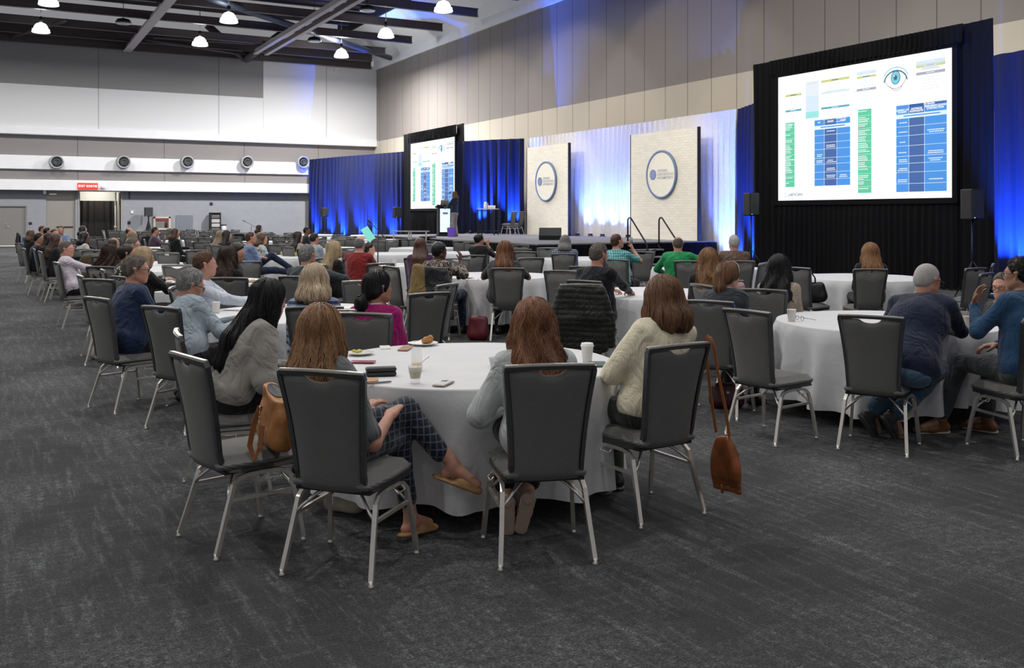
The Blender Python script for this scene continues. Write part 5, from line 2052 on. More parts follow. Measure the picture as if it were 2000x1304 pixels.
    # ---------- trousers
    if leg is not None:
        l_ = Sh()
        l_.ell(Pv + vec(0, .0, -.005), (.165 * B, .128 * B, .115), None, .05)
        if stand: l_.ell(Pv + vec(0, -.02, -.03), (.16 * B, .12, .13), None, .05)
        for q in (-1, 1):
            l_.cone(Hp[q] + vec(0, 0, -.01), KN[q], .086 * (.7 + .3 * B), .066, .04)
            dn = nrm(AN[q] - KN[q]); cl = np.linalg.norm(AN[q] - KN[q])
            l_.cone(KN[q], KN[q] + dn * cl * (legs.get('cuff', .93)), .063, legs.get('cr', .047), .03)
        l_.wav(wrinkle(.003, 12, 9, 16, seed + 2))
        l_.mesh(v, 'trousers', leg, root)
    # ---------- shoes
    if v < .02 or stand:
        sk = shoe or ('plain', SHOE)
        for q in (-1, 1):
            A, D_ = AN[q], TO[q]
            sh_ = Sh()
            dnv = nrm(A - KN[q]); upv = nrm(-dnv - D_ * np.dot(-dnv, D_)); sdv = np.cross(D_, upv)
            Rs = np.stack([sdv, D_, upv], 1)
            def Q(x, y, z): return A + Rs @ vec(x, y, z)
            if sk[0] == 'heel':
                sh_.cone(Q(0, -.035, -.048), Q(0, .05, -.062), .033, .034, .02, upv, .8)
                sh_.cone(Q(0, .05, -.062), Q(0, .15, -.070), .040, .022, .02, upv, .6)
                sh_.cone(Q(0, -.04, -.06), Q(0, -.038, -.095), .026, .022, .01)
                sh_.cut(Q(0, .0, -.020), upv - D_ * .25, .006)
            elif sk[0] == 'mule':
                sh_.cone(Q(0, -.05, -.070), Q(0, .14, -.075), .036, .038, .02, upv, .35)
                sh_.cone(Q(0, .07, -.055), Q(0, .155, -.068), .040, .026, .02, upv, .7)
            else:
                sh_.cone(Q(0, -.045, -.05), Q(0, .06, -.055), .038, .042, .02)
                sh_.cone(Q(0, .06, -.06), Q(0, .165, -.068), .045, .032, .02, upv, .75)
                sh_.cone(Q(0, -.01, -.0), Q(0, -.01, .02), .045, .047, .03)
                sh_.cut(Q(0, 0, .03), upv, .006)
            sh_.cut(Q(0, 0, -.088 if sk[0] != 'heel' else -.102), -upv, .004)
            so = sh_.mesh(min(v, .009), 'shoe', sk[1], root)
            if len(sk) > 2 and sk[2] is not None:
                so_ = Sh()
                so_.cone(Q(0, -.045, -.085), Q(0, .15, -.085), .042, .036, .02, upv, .28)
                so_.cut(Q(0, 0, -.100), -upv, .003)
                so_.mesh(min(v, .009), 'sole', sk[2], so)
    # ---------- hair
    if hair is not None:
        build_hair(hair[0], hair[1], Hc, Rh, nb, min(v, .0075 + .0004 * d if d < 12 else v), root, seed, fine, bk_=(up, front, B))
    # ---------- glasses, eyes
    def HP(x, y, z): return tuple(Hc + Rh @ vec(x, y, z))
    if face or glasses:
        for q in (-1, 1):
            e = MB(); e.lathe([(0, -.0115), (.008, -.008), (.0115, 0), (.008, .008), (0, .0115)], (0, 0, 0), 12)
            o = e.build('eye', mat('eye_white', (.75, .72, .70), .3), root); o.location = HP(q * .031, .0745, .012)
            p_ = MB(); p_.lathe([(0, -.006), (.005, -.004), (.006, 0), (.005, .004), (0, .006)], (0, 0, 0), 10)
            o2 = p_.build('iris', mat('eye_iris', (.04, .03, .025), .2), root); o2.location = HP(q * .031, .0815, .012)
    if glasses:
        gm = glasses if not isinstance(glasses, bool) else M_BLACKP
        g = MB()
        for q in (-1, 1):
            g.sweep([HP(q * .034 + .023 * math.cos(a_ * PI / 8), .100 - .004 * abs(math.cos(a_ * PI / 8)), .006 + .018 * math.sin(a_ * PI / 8)) for a_ in range(16)], .0022, 5, 0, True)
            g.sweep([HP(q * .057, .098, .012), HP(q * .074, .085, .014), HP(q * .082, -.005, .012), HP(q * .083, -.025, -.004)], .0024, 5)
        g.sweep([HP(-.012, .101, .010), HP(0, .104, .013), HP(.012, .101, .010)], .002, 5)
        g.build('glasses', gm, root)
    if chair_label:
        o = chair(loc, phi, chair_label)
    return dict(root=root, Hc=Hc, Rh=Rh, nb=nb, T=T, Rt=Rt, L=L, EL=EL, WR=WR, KN=KN, AN=AN, v=v, HD=HD, Sp=Sp)


def place_world(pr, p):
    """a point of a person's own frame in hall coordinates"""
    o = pr['root']
    M = Matrix.Translation(o.location) @ Matrix.Rotation(o.rotation_euler[2], 4, 'Z')
    return M @ Vector(tuple(p))


def coat(ch, m, label, name='jacket', zb=.30, wide=.24, sleeve=True, thick=.045, quilt=0.0, cat='jacket', seed=0, top=.955, v=.012):
    """a garment hung over a chair's back"""
    s = Sh()
    y0 = back_y(.93)
    for i in range(7):
        u = -1 + i / 3
        x = u * wide * .78
        zbm = zb + .03 * math.sin(i * 2.1 + seed)
        s.cone((x, y0 - .02, top - .035 - .035 * abs(u) ** 3), (x * 1.12, y0 - .045, .62), .036, thick, .06)
        s.cone((x * 1.12, y0 - .045, .62), (x * 1.2, y0 - .03 + .01 * math.sin(i * 3), zbm), thick, thick * .8, .06)
        s.cone((x, y0 - .01, top - .035), (x, y0 + .055, top - .14), .028, .022, .03)
        s.cone((x, y0 + .055, top - .14), (x, y0 + .075, max(.55, zb + .1)), .022, .018, .03)
    if sleeve:
        for q in (-1, 1):
            s.cone((q * wide * .80, y0 - .02, top - .06), (q * (wide + .035), y0 - .05, .66), .045, .046, .015)
            s.cone((q * (wide + .035), y0 - .05, .66), (q * (wide + .05), y0 - .03, max(.32, zb + .06)), .046, .040, .015)
    if quilt:
        s.wav(lambda X, Y, Z: quilt * (1 - np.abs(np.sin(Z * 58 + .5 * np.sin(X * 9))) ** .45))
    s.wav(wrinkle(.006, 8, 6, 12, seed))
    o = s.mesh(v, name, m, None)
    o.location = ch.location; o.rotation_euler = ch.rotation_euler
    return tag(o, label, cat)

# ================================================================== tables
T1 = table((-.27, 5.80), 'round folding table of the front group of four women', 'white cloth over the table where four women sit with glasses', .095, 1, nf=15, tucks=((R(264), .26, .12), (R(228), .30, .14), (R(317), .3, .08)), fl=.55)
T2 = table((3.17, 8.05), 'round folding table beside the man in the navy cable sweater', 'white cloth over the table with the leaning man in navy sweater', .13, 2, nf=19, tucks=((R(262), .30, .16),))
T5 = table((-1.94, 8.78), 'round folding table between the pale blue sweater man and magenta sweater woman', 'white cloth with papers beside the man holding a phone', .12, 3, nf=17)
T4 = table((1.55, 10.95), 'round folding table beside the bearded man in black', 'white cloth over the table beside the bearded man in black', .12, 4, nf=16)
T3 = table((-.30, 14.1), 'round folding table of the leopard print blouse woman', 'white cloth over the table with the leopard print blouse woman', .12, 5, nf=16, hi=True)
T14 = table((5.0, 13.7), 'round folding table by the black skirt of the big screen', 'white cloth over the table closest to the big screen', .12, 6, nf=16, hi=True)
table((-4.2, 12.8), 'round folding table behind the man in the navy blazer', 'white cloth behind the long dark haired woman', .12, 7, hi=True)
table((-7.0, 17.5), 'round folding table before the man in a pale shirt by the aisle', 'white cloth in front of the pale shirt man by the aisle', .12, 8)
table((-2.65, 17.0), 'round folding table beside the man in the red sweater', 'white cloth beside the man in the red sweater', .12, 9)
table((-2.40, 25.8), 'round folding table by the thin microphone stand', 'white cloth by the thin microphone stand, chairs all round', .14, 10)
table((-.95, 22.6), 'round folding table before the woman in a black top with hand at her face', 'white cloth before the woman resting her face on her hand', .14, 11)
table((1.48, 19.6), 'round folding table in front of the grey haired man in a dark check shirt', 'white cloth in front of the grey haired man in dark check', .12, 12)
table((3.3, 16.2), 'round folding table beside the man in the green shirt', 'white cloth between the green shirt and brown jacket men', .12, 13)
table((-4.5, 20.6), 'round folding table with a yellow cup by the man in jeans', 'white cloth with a yellow cup by the man with crossed legs', .14, 14)
table((-2.7, 22.1), 'round folding table before the long blonde woman', 'white cloth before the long blonde woman', .14, 15)
table((-5.6, 15.9), 'round folding table behind the blonde woman in black', 'white cloth seen beside the handheld hole chair back', .14, 16)
table((-9.7, 25.8), 'round folding table with white papers by the aisle group', 'white cloth with papers by the aisle group', .14, 17)
table((-8.9, 22.0), 'round folding table before the black haired woman in white', 'white cloth before the black haired woman in a white shirt', .14, 18)
table((-5.2, 26.0), 'round folding table behind two long haired women', 'white cloth behind the two long haired women', .14, 19)
farT = [(-11.4, 33.0), (-8.4, 32.0), (-5.6, 31.0), (-13.2, 39.0), (-10.3, 36.8), (-7.0, 37.0), (-4.6, 34.5), (-9.0, 43.0), (-12.2, 44.5), (-6.2, 42.0)]
ORD = ['first', 'second', 'third', 'fourth', 'fifth', 'sixth', 'seventh', 'eighth', 'ninth', 'tenth', 'eleventh', 'twelfth', 'thirteenth', 'fourteenth', 'fifteenth', 'sixteenth', 'seventeenth']
farT.sort(key=lambda q: q[0] / q[1])
for i, (x, d) in enumerate(farT):
    table((x, d), 'far folding table among the empty rows, %s counting from the aisle' % ORD[i], 'far white cloth among the empty rows, %s counting from the aisle' % ORD[i], .14, 30 + i)
    for o in list(COL.objects)[-8:]:
        if o.parent is None and o.name.startswith('round_table'): o['group'] = 'far round tables among empty rows'
        if o.parent is None and o.name.startswith('tablecloth'): o['group'] = 'far white tablecloths among empty rows'

# ================================================================== chairs placed by their own feet (front group)
A_ = chair((-1.38, 4.874), 49, 'empty grey banquet chair carrying the tan leather tote')
B_ = chair((-.76, 4.51), 18.9, 'grey banquet chair of the long haired woman in grey T-shirt and checked trousers')
C_ = chair((.126, 4.69), -10.4, 'grey banquet chair of the wavy haired woman in pale fuzzy sweater')
D_ = chair((.739, 5.33), -32.5, 'grey banquet chair with a brown crossbody bag hung from its back')
F_ = chair((1.93, 7.09), 53.5, 'empty grey banquet chair facing the round table, all four legs in view')
G_ = chair((2.61, 6.78), 31.4, 'grey banquet chair of the leaning man in navy cable sweater')
H_ = chair((3.55, 6.68), -14.5, 'grey banquet chair of the man in blue fleece with hand raised')
E_ = chair((-1.71, 5.75), 68, 'grey banquet chair of the black haired woman in grey wool sweater')
I_ = chair((-2.50, 7.42), 32, 'grey banquet chair of the grey haired man reading a phone')
J_ = chair((-3.29, 8.18), 40, 'grey banquet chair of the man in the navy blazer')
K1 = chair((-4.69, 11.03), 58, 'empty grey banquet chair with bluish top bar behind the navy blazer man')
K2 = chair((-4.34, 10.5), 22, 'empty grey banquet chair squarely behind the navy blazer man')
L_ = chair((-6.42, 14.06), 55, 'grey banquet chair of the man in a pale shirt by the aisle')
N_ = chair((1.72, 7.93), 30, 'grey banquet chair of the woman with a ponytail and dark blazer')

CT = [  # px, py of the top bar, phi, label
    (615, 600, -5, 'grey banquet chair of the blonde woman in striped sweater'),
    (696, 607, 8, 'low grey chair back between striped sweater woman and magenta sweater woman'),
    (838, 573, -38, 'empty grey banquet chair behind the magenta sweater woman, notch facing the viewer'),
    (872, 556, -65, 'empty grey banquet chair seen edge on with a bright rim, near the burgundy bag'),
    (708, 549, -15, 'empty grey chair back just behind the magenta sweater woman'),
    (694, 505, -32, 'empty grey banquet chair between the dark sweater man and the red sweater man'),
    (764, 521, 55, 'empty dark banquet chair turned towards the magenta sweater woman'),
    (743, 515, -35, 'empty grey chair with bluish rim beside the red sweater man'),
    (992, 524, 0, 'grey banquet chair of the long haired woman in dark grey T-shirt'),
    (1037, 504, -15, 'empty grey banquet chair beyond the dark grey T-shirt woman'),
    (1096, 529, 12, 'empty grey banquet chair left of the bearded man in black'.replace('left of', 'beside')),
    (1143, 521, 20, 'empty grey banquet chair directly behind the bearded man in black'),
    (1135, 556, 0, 'banquet chair covered by the olive quilted jacket'),
    (1412, 548, 0, 'banquet chair covered by the pale pink coat'),
    (1372, 557, 72, 'empty banquet chair seen edge on beside the pink coat'),
    (1555, 523, 48, 'empty dark banquet chair beside the black leather handbag'),
    (1905, 524, -30, 'empty dark banquet chair beyond the navy sweater man, near the screen'),
    (1937, 516, -62, 'empty banquet chair edge on beside the blue lit drape'),
    (1926, 534, -45, 'empty banquet chair behind the blue fleece man'),
    (1490, 514, -60, 'empty banquet chair with bluish rim behind the black haired woman in beige'),
    (1275, 487, -68, 'empty banquet chair edge on before the stage steps'),
    (1254, 492, 10, 'low dark banquet chair before the stage steps'),
    (1069, 484, -6, 'empty banquet chair with pale blue rim facing the stage'),
    (1015, 479, 0, 'empty dark banquet chair in the row facing the stage, beside auburn hair'),
    (1018, 487, -10, 'empty banquet chair with bright blue rim beside auburn hair'),
    (1026, 492, 8, 'low dark banquet chair before the bright blue rimmed one'),
    (923, 499, -18, 'empty dark banquet chair turned slightly, beyond the plate of pastry'),
    (893, 505, -5, 'empty grey banquet chair beyond the leopard print woman'),
    (900, 471, 0, 'empty banquet chair close to the stage skirt, squarely seen'),
    (921, 473, -20, 'empty banquet chair close to the stage skirt, slightly turned'),
    (845, 478, -40, 'empty banquet chair behind the short haired leopard print woman'),
    (838, 471, 20, 'empty banquet chair behind the purple top woman'),
    (798, 467, 0, 'empty banquet chair by the skirted equipment table, squarely seen'),
    (811, 467, -30, 'empty banquet chair by the skirted equipment table, slightly turned'),
    (763, 469, -8, 'empty banquet chair beside the thin microphone stand'),
    (740, 463, 0, 'empty banquet chair at the back of the pair behind the microphone stand'),
    (740, 467, 4, 'empty banquet chair at the front of the pair behind the microphone stand'),
    (740, 471, 20, 'empty banquet chair right before the thin microphone stand'),
    (686, 485, 0, 'narrow grey banquet chair back beside the red sweater'),
    (629, 505, -55, 'empty banquet chair edge on between the grey haired man and blonde woman'),
    (541, 478, 0, 'wide dark banquet chair back behind the man with crossed legs'),
    (556, 470, 0, 'grey banquet chair back behind the wide dark one'),
    (480, 473, -18, 'empty grey banquet chair behind the blue shirt man'),
    (482, 511, -18, 'empty dark banquet chair beside the dark long hair of a woman'),
    (347, 518, 2, 'dark banquet chair back with a bright hand hole over the papers table'),
    (328, 494, 4, 'dark banquet chair back beyond the blonde bob'),
    (385, 489, -22, 'plain grey banquet chair back behind the brown haired man'),
    (302, 486, 10, 'grey banquet chair back partly behind the blonde bob'),
    (197, 521, 12, 'dark banquet chair back before the curly haired woman'),
    (187, 498, 0, 'banquet chair covered by the olive brown coat'),
    (162, 487, -8, 'dark banquet chair back in front of the pale shirt man'),
    (183, 489, -20, 'banquet chair back behind the olive brown coat'),
    (352, 468, 78, 'empty banquet chair leaning edge on before the black top woman, inner one'),
    (341, 467, 75, 'empty banquet chair leaning edge on before the black top woman, outer one'),
    (374, 465, 0, 'empty dark banquet chair next to two edge-on chairs'),
    (400, 465, 0, 'empty grey banquet chair two along from the edge-on pair'),
    (394, 473, 0, 'small dark banquet chair with a white cloth behind it'),
    (378, 472, 78, 'narrow edge-on banquet chair before the small dark one'),
    (311, 464, 75, 'banquet chair edge on beside the purple shirt man'),
    (292, 461, 5, 'banquet chair covered by a black jacket near the purple shirt man'),
    (203, 467, 0, 'empty banquet chair past the bald head, squarely seen'),
    (184, 463, -10, 'empty banquet chair behind the black haired woman in white'),
    (202, 450, 80, 'empty banquet chair edge on before the black corridor drape'),
    (93, 489, 62, 'banquet chair at the aisle edge with a black shoulder bag'),
    (83, 478, 55, 'banquet chair at the aisle edge behind long brown hair'),
    (72, 483, 62, 'dark banquet chair at the aisle edge behind the bearded man'),
    (48, 461, 62, 'banquet chair at the aisle edge covered by a bright blue jacket'),
    (36, 454, 62, 'banquet chair at the aisle edge covered by a black coat'),
    (466, 456, 0, 'banquet chair back with a black cover by two small lit screens'),
    (599, 465, 70, 'banquet chair edge on beside the dark suited man'),
]
CH = {}
for (px, py, phi, lb) in CT:
    CH[(px, py)] = chair_top(px, py, phi, lb)
FAR = 'far rows of empty grey banquet chairs'
far_list = ((220, 450, 0), (230, 450, 0), (240, 451, 20), (250, 452, 60), (277, 452, 0), (287, 453, -10), (280, 457, 10), (290, 450, 0), (361, 454, 0), (371, 457, 0), (386, 452, 75), (392, 450, 0),
                      (415, 448, 0), (425, 450, 10), (411, 460, 0), (430, 453, 0), (460, 463, -8), (460, 448, 0), (456, 452, 0), (477, 455, 0), (523, 453, 0), (527, 456, 0), (538, 459, 70), (549, 459, 0), (545, 462, -10),
                      (565, 455, 0), (625, 462, 0), (661, 459, 0), (660, 464, 0), (661, 467, 0), (673, 463, 0), (684, 462, 0), (686, 466, 0), (352, 450, 0), (341, 452, 0), (400, 453, 0), (438, 449, 0), (500, 458, 0),
                      (300, 447, 0), (322, 449, 0), (334, 447, 0), (372, 448, 0), (640, 470, 10), (575, 462, 0), (512, 462, 0), (445, 458, 10), (386, 459, 0), (322, 456, 0))
for (p0_, p1_, lm) in ((0, 262, 'black corridor drape'), (262, 310, 'cone-clothed loudspeaker'), (310, 345, 'framed wall cabinet'), (345, 382, 'grey access panel'), (382, 445, 'black equipment rack'), (445, 500, 'boom microphone stand'), (500, 600, 'bare end wall'), (600, 760, 'blue drape run')):
    sel = sorted([q for q in far_list if p0_ <= q[0] < p1_])
    for i, (px, py, phi) in enumerate(sel):
        chair_top(px, py, phi, 'far empty banquet chair below the %s, %s counting from the aisle' % (lm, ORD[i]), FAR)
# two chairs up on the stage
for i, (px, py) in enumerate(((993, 458.5), (1009, 458.0))):
    x, d = gp(px, py, ZS)
    chair((x, d), -62, ('empty banquet chair on stage, the one closer to the cocktail table', 'empty banquet chair on stage, the one closer to the logo wall')[i], 'paired chairs on the stage', ZS)

# ================================================================== people
def C_m(*a, **k): return cloth_mat(*a, **k)
grey_tee = C_m('grey_tee', (.13, .14, .15))
plaid = C_m('navy_plaid', (.012, .016, .028), .8, 'plaid', (.10, .12, .16), .55)
pale_fuzz = C_m('pale_fuzzy_knit', (.56, .60, .60), .9, 'fuzz')
blackc = C_m('black_cloth', (.008, .008, .010), .85)
cream = C_m('cream_knit', (.84, .77, .59), .9, 'rib', sc=1.1)
olive_t = C_m('dark_green_trousers', (.040, .050, .042), .8)
grey_wool = C_m('grey_wool', (.32, .305, .285), .95, 'fuzz')
blue_knit = C_m('pale_blue_knit', (.32, .385, .45), .85)
navy_bl = C_m('navy_blazer', (.014, .030, .085), .7)
pale_sh = C_m('pale_shirt', (.54, .58, .68), .7)
lav_sh = C_m('lavender_shirt', (.60, .55, .62), .7)
stripe = C_m('striped_knit', (.22, .30, .42), .85, 'stripe', (.02, .035, .10), 1.9)
magenta = C_m('magenta_knit', (.34, .003, .14), .85)
slate = C_m('slate_sweater', (.040, .048, .056), .85)
leop = C_m('leopard_print', (.30, .25, .20), .7, 'leopard', (.012, .012, .014), 1.15)
blotch = C_m('black_white_print', (.010, .010, .012), .7, 'blotch', (.58, .55, .42), .9)
red = C_m('red_sweater', (.22, .018, .020), .85)
purple = C_m('purple_top', (.065, .020, .075), .85)
dkgrey = C_m('dark_grey_tee', (.050, .050, .053), .85)
navychk = C_m('navy_check', (.05, .07, .14), .8, 'check', (.22, .25, .33), .6)
blk_sw = C_m('black_sweater', (.008, .010, .015), .85)
teal = C_m('teal_check', (.03, .20, .23), .75, 'check', (.20, .50, .52), .5)
green = C_m('green_shirt', (.010, .27, .085), .7)
brownj = C_m('brown_leather_jacket', (.105, .062, .042), .5)
navycab = C_m('navy_cable_knit', (.010, .016, .045), .9, 'rib', sc=.38)
fleece = C_m('blue_fleece', (.022, .068, .15), .95, 'fuzz')
jeans = C_m('blue_jeans', (.06, .115, .18), .8)
dkjeans = C_m('dark_jeans', (.010, .020, .055), .8)
greytr = C_m('grey_trousers', (.055, .060, .065), .8)
beige_b = C_m('beige_blouse', (.42, .34, .28), .7)
white_b = C_m('white_blouse', (.62, .62, .60), .7)
floral = C_m('floral_blouse', (.62, .64, .62), .7, 'floral', (.10, .26, .36), .7)
bluesh = C_m('blue_shirt', (.17, .25, .42), .7)
dkblaz = C_m('charcoal_blazer', (.020, .024, .034), .75)
tan_s = mat('tan_leather', (.42, .23, .10), .45)
nude_s = mat('nude_leather', (.68, .46, .36), .4)
nude_sole = mat('nude_sole', (.62, .46, .36), .55)
brn_s = mat('brown_leather_shoe', (.20, .085, .035), .4)
cream_sole = mat('cream_sole', (.50, .44, .36), .6)
lany_r = mat('red_white_ribbon', (.55, .42, .42), .6)
lany_w = mat('white_ribbon', (.72, .70, .70), .6)

p1 = person('woman with long caramel hair, grey T-shirt and checked navy trousers, legs crossed', (628, 598), 4.60, 18.9, 10, 4, loc=(-.83, 4.53), skin='pink', hair=('long', 'caramel'), top=grey_tee, leg=plaid, shoe=('mule', tan_s), fem=True, sleeves='short', fine=1.0,
            arms={'R': dict(to=(.16, .24, .66), pole=(.35, -.6, -.8)), 'L': dict(to=(-.02, .28, .66), pole=(-.3, -.6, -.8))},
            legs={'L': dict(k=(.17, .40, .655), a=(.40, .46, .37), d=(.90, .25, -.30)), 'R': dict(k=(.13, .38, .52), a=(.19, .41, .10), d=(.35, .9, -.05)), 'cuff': .74, 'cr': .050}, shoulder_up=-.07)
p2 = person('woman with wavy brown hair in a pale fuzzy sweater, ankles crossed under her chair', (1041, 586), 4.80, -10.4, -14, 6, loc=(.126, 4.70), skin='fair', hair=('wavy', 'auburn'), top=pale_fuzz, leg=blackc, shoe=('heel', nude_s, nude_sole), fem=True, fine=1.4, sleeve_r=1.2,
            arms={'L': dict(to=(-.12, .26, .66), pole=(-.75, -.5, -.6)), 'R': dict(to=(.08, .28, .66), pole=(.3, -.4, -.8))}, build=1.02,
            legs={'L': dict(k=(-.12, .40, .53), a=(-.115, .245, .19), d=(.10, .42, -.9)), 'R': dict(k=(.10, .40, .53), a=(-.005, .225, .20), d=(-.12, .42, -.9)), 'cuff': .80, 'cr': .055})
p3 = person('woman with a brown bob in a cream ribbed sweater', (1294, 540), 5.42, -32.5, -22, 3, loc=(.745, 5.36), skin='fair', hair=('shoulder', 'brown'), top=cream, leg=olive_t, shoe=('plain', mat('black_boot', (.02, .02, .02), .35), mat('grey_sole', (.12, .12, .12), .6)), fem=True, fine=1.1, sleeve_r=1.28, collar=1, build=1.06, hem=.035,
            arms={'L': dict(to=(-.10, .28, .68), pole=(-.9, -.4, -.6)), 'R': dict(to=(.05, .30, .68), pole=(.6, -.4, -.7))},
            legs={'L': dict(k=(-.13, .40, .53), a=(-.05, .36, .10), d=(-.1, 1, 0)), 'R': dict(k=(.12, .42, .53), a=(.10, .40, .10), d=(0, 1, 0)), 'cuff': .93, 'cr': .062}, wr=.003)
p4 = person('woman with long straight black hair in a loose grey wool sweater', (527, 548), 5.86, 66, 52, 14, loc=(-1.66, 5.76), skin='fair', hair=('straight', 'black'), top=grey_wool, leg=blackc, fem=True, fine=1.0, sleeve_r=1.45, build=1.15, wr=.005, lanyard=lany_w,
            arms={'R': dict(to=(.10, .34, .70), pole=(.6, -.7, -.4)), 'L': dict(to=(-.08, .36, .70), pole=(-.6, -.5, -.6))})
p5 = person('grey haired man with glasses in a pale blue sweater looking down at a phone', (374, 528), 7.65, 38, 62, 22, loc=(-2.50, 7.42), skin='pink', hair=('greyfull', 'grey'), top=blue_knit, leg=blackc, fine=.8, glasses=True, build=1.1, lanyard=lany_r,
            arms={'R': dict(to=(.14, .40, .80), pole=(.6, -.4, -.8), dir=(.1, 1, .25), palm=(-.6, 0, .8), curl=.6), 'L': dict(to=(-.02, .42, .80), pole=(-.5, -.4, -.8))}, v=.008)
p6 = person('man in a navy blazer and dark glasses looking across the table', (268, 500), 8.28, 46, 74, 6, loc=(-3.27, 8.20), skin='pink', hair=('short', 'salt'), top=navy_bl, leg=blackc, fine=.8, glasses=True, build=1.16, hem=-.03, arms={'R': dict(to=(.10, .36, .72), pole=(.6, -.6, -.5)), 'L': 'table'}, v=.009,
            legs={'L': dict(k=(-.12, .40, .53), a=(-.1, .50, .1)), 'R': dict(k=(.12, .40, .53), a=(.16, .40, .1), d=(.6, .8, 0))})
p7 = person('brown haired man in a pale shirt resting his forearm on the table', (402, 492), 9.15, 82, 72, 3, skin='pink', hair=('short', 'brown'), top=pale_sh, leg=dkjeans, fine=.6, build=1.12, chair_label='banquet chair of the brown haired man resting his forearm', v=.0095,
            arms={'R': dict(to=(.26, .52, .81), pole=(.7, -.2, -.7), curl=.3), 'L': 'table'})
p8 = person('woman with long dark hair facing the papers table', (446, 482), 11.0, 12, 22, 5, skin='tan', hair=('wavy', 'dark'), top=blackc, leg=blackc, fem=True, fine=.7)
chair_top(447, 543, 3, 'banquet chair of the long dark haired woman, black jacket on its edge')
p9 = person('man behind the long dark haired woman bowing his head', (463, 475), 11.8, 80, 95, 18, skin='pink', hair=('short', 'dark'), top=blackc, leg=blackc, chair_label='banquet chair of the man bowing his head')
p10 = person('grey haired man in a slate sweater, arm laid along the next chair', (602, 478), 11.0, 14, 30, 0, skin='pink', hair=('short', 'grey'), top=slate, leg=greytr, fine=.6, build=1.22, collar=1, chair_label='banquet chair of the slate sweater man', v=.010,
             arms={'R': dict(to=(.50, .26, .74), pole=(1, -.3, .5)), 'L': 'lap'}, lanyard=lany_w)
p11 = person('woman with a blonde bob in a blue striped sweater', (615, 517), 7.42, -4, 4, 3, skin='pink', hair=('bob', 'ash'), top=stripe, leg=dkjeans, fem=True, fine=1.0, build=1.12, collar=2)
p12 = person('woman with a low black bun in a magenta sweater', (740, 529), 7.0, 14, 52, 3, skin='tan', hair=('lowbun', 'black'), top=magenta, leg=blackc, fem=True, fine=.9, build=1.08, chair_label='banquet chair of the magenta sweater woman', wr=.003, lanyard=lany_w)
p13 = person('woman with long straight blonde hair in black, face turned', (655, 472), 13.6, 45, 78, 0, skin='pink', hair=('straight', 'blonde'), top=blackc, leg=blackc, fem=True, fine=.6, chair_label='banquet chair of the long blonde haired woman', face=True)
p14 = person('bald man in a red sweater with white lanyard', (703, 461), 14.6, 20, 15, 0, skin='pink', hair=('ring', 'grey'), top=red, leg=greytr, build=1.2, lanyard=lany_w, v=.014, arms={'R': 'table', 'L': 'lap'})
p15 = person('dark haired person in black half hidden behind the red sweater man', (722, 474), 17.2, 60, 70, 5, skin='pink', hair=('short', 'black'), top=blackc, leg=blackc, fem=True, chair_label='banquet chair half hidden behind the red sweater man',
             arms={'R': 'lap', 'L': 'lap'})
p16 = person('woman with auburn hair in a purple top', (822, 465), 15.0, 0, 20, 4, skin='pink', hair=('long', 'auburn'), top=purple, leg=blackc, fem=True, build=1.1, v=.014)
chair_top(815, 504, 3, 'banquet chair of the auburn haired woman in purple')
p17 = person('woman with cropped black hair, hoop earrings and a leopard print blouse', (859, 473), 12.9, 26, 60, 8, skin='dark', hair=('afro', 'black'), top=leop, leg=dkjeans, fem=True, build=1.25, v=.011, sleeve_r=1.2,
             arms={'R': dict(to=(.16, .30, 1.02), pole=(.8, .1, -1), dir=(-.1, .1, 1), palm=(-1, 0, 0), curl=.5), 'L': 'table'})
cj = chair_top(843, 523, 14, 'banquet chair of the leopard print woman under a black jacket')
p18 = person('black haired woman in black by the stage, hand at her face', (937, 457), 19.6, 12, 60, 12, skin='tan', hair=('updo', 'black'), top=blackc, leg=blackc, fem=True, arms={'R': dict(to=(.12, .22, 1.02), pole=(.7, 0, -1), dir=(0, .1, 1)), 'L': 'table'})
chair_top(939, 480, 0, 'banquet chair of the black clad woman with hand at her face')
p19 = person('woman with very long auburn hair in a dark grey T-shirt', (986, 472), 12.7, 3, -4, 10, skin='pink', hair=('long', 'auburn'), top=dkgrey, leg=blackc, fem=True, build=1.35, sleeves='short', v=.011, fine=.5,
             arms={'R': dict(to=(.22, .38, .80), pole=(.9, -.2, -.6)), 'L': dict(to=(-.20, .38, .80), pole=(-.9, -.2, -.6))})
p20 = person('man with shoulder length grey hair in a dark check shirt', (1104, 459), 17.2, 12, 10, 2, skin='pink', hair=('bob', 'grey'), top=navychk, leg=greytr, build=1.12)
chair_top(1101, 496, 0, 'banquet chair of the shoulder length grey haired man')
p21 = person('man with a grey beard in a black sweater leaning on the table', (1171, 476), 10.25, 38, 58, 8, skin='pink', hair=('short', 'salt'), top=blk_sw, leg=greytr, build=1.22, v=.0095, fine=.7, chair_label='banquet chair of the grey bearded man in black',
             arms={'R': dict(to=(.10, .46, .80), pole=(.9, -.1, -.6)), 'L': 'table'})
p22 = person('man in a teal check shirt drinking from a glass', (1206, 457), 15.2, 34, 62, -8, skin='pink', hair=('short', 'auburn'), top=teal, leg=blackc, build=1.35, sleeves='short', v=.012,
             arms={'R': dict(to=(.14, .26, 1.10), pole=(.9, .1, -1), dir=(-.3, -.1, .9), palm=(-1, -.2, 0), curl=.7), 'L': 'lap'})
chair_top(1204, 507, 42, 'banquet chair of the teal check shirt man')
p23 = person('balding man in a bright green shirt', (1324, 461), 14.9, 10, 6, 0, skin='pink', hair=('ring', 'salt'), top=green, leg=greytr, build=1.25, v=.012, collar=1, arms={'R': dict(to=(.46, .24, .72), pole=(1, -.2, .6)), 'L': dict(to=(-.20, .30, .70), pole=(-1, -.4, -.3))})
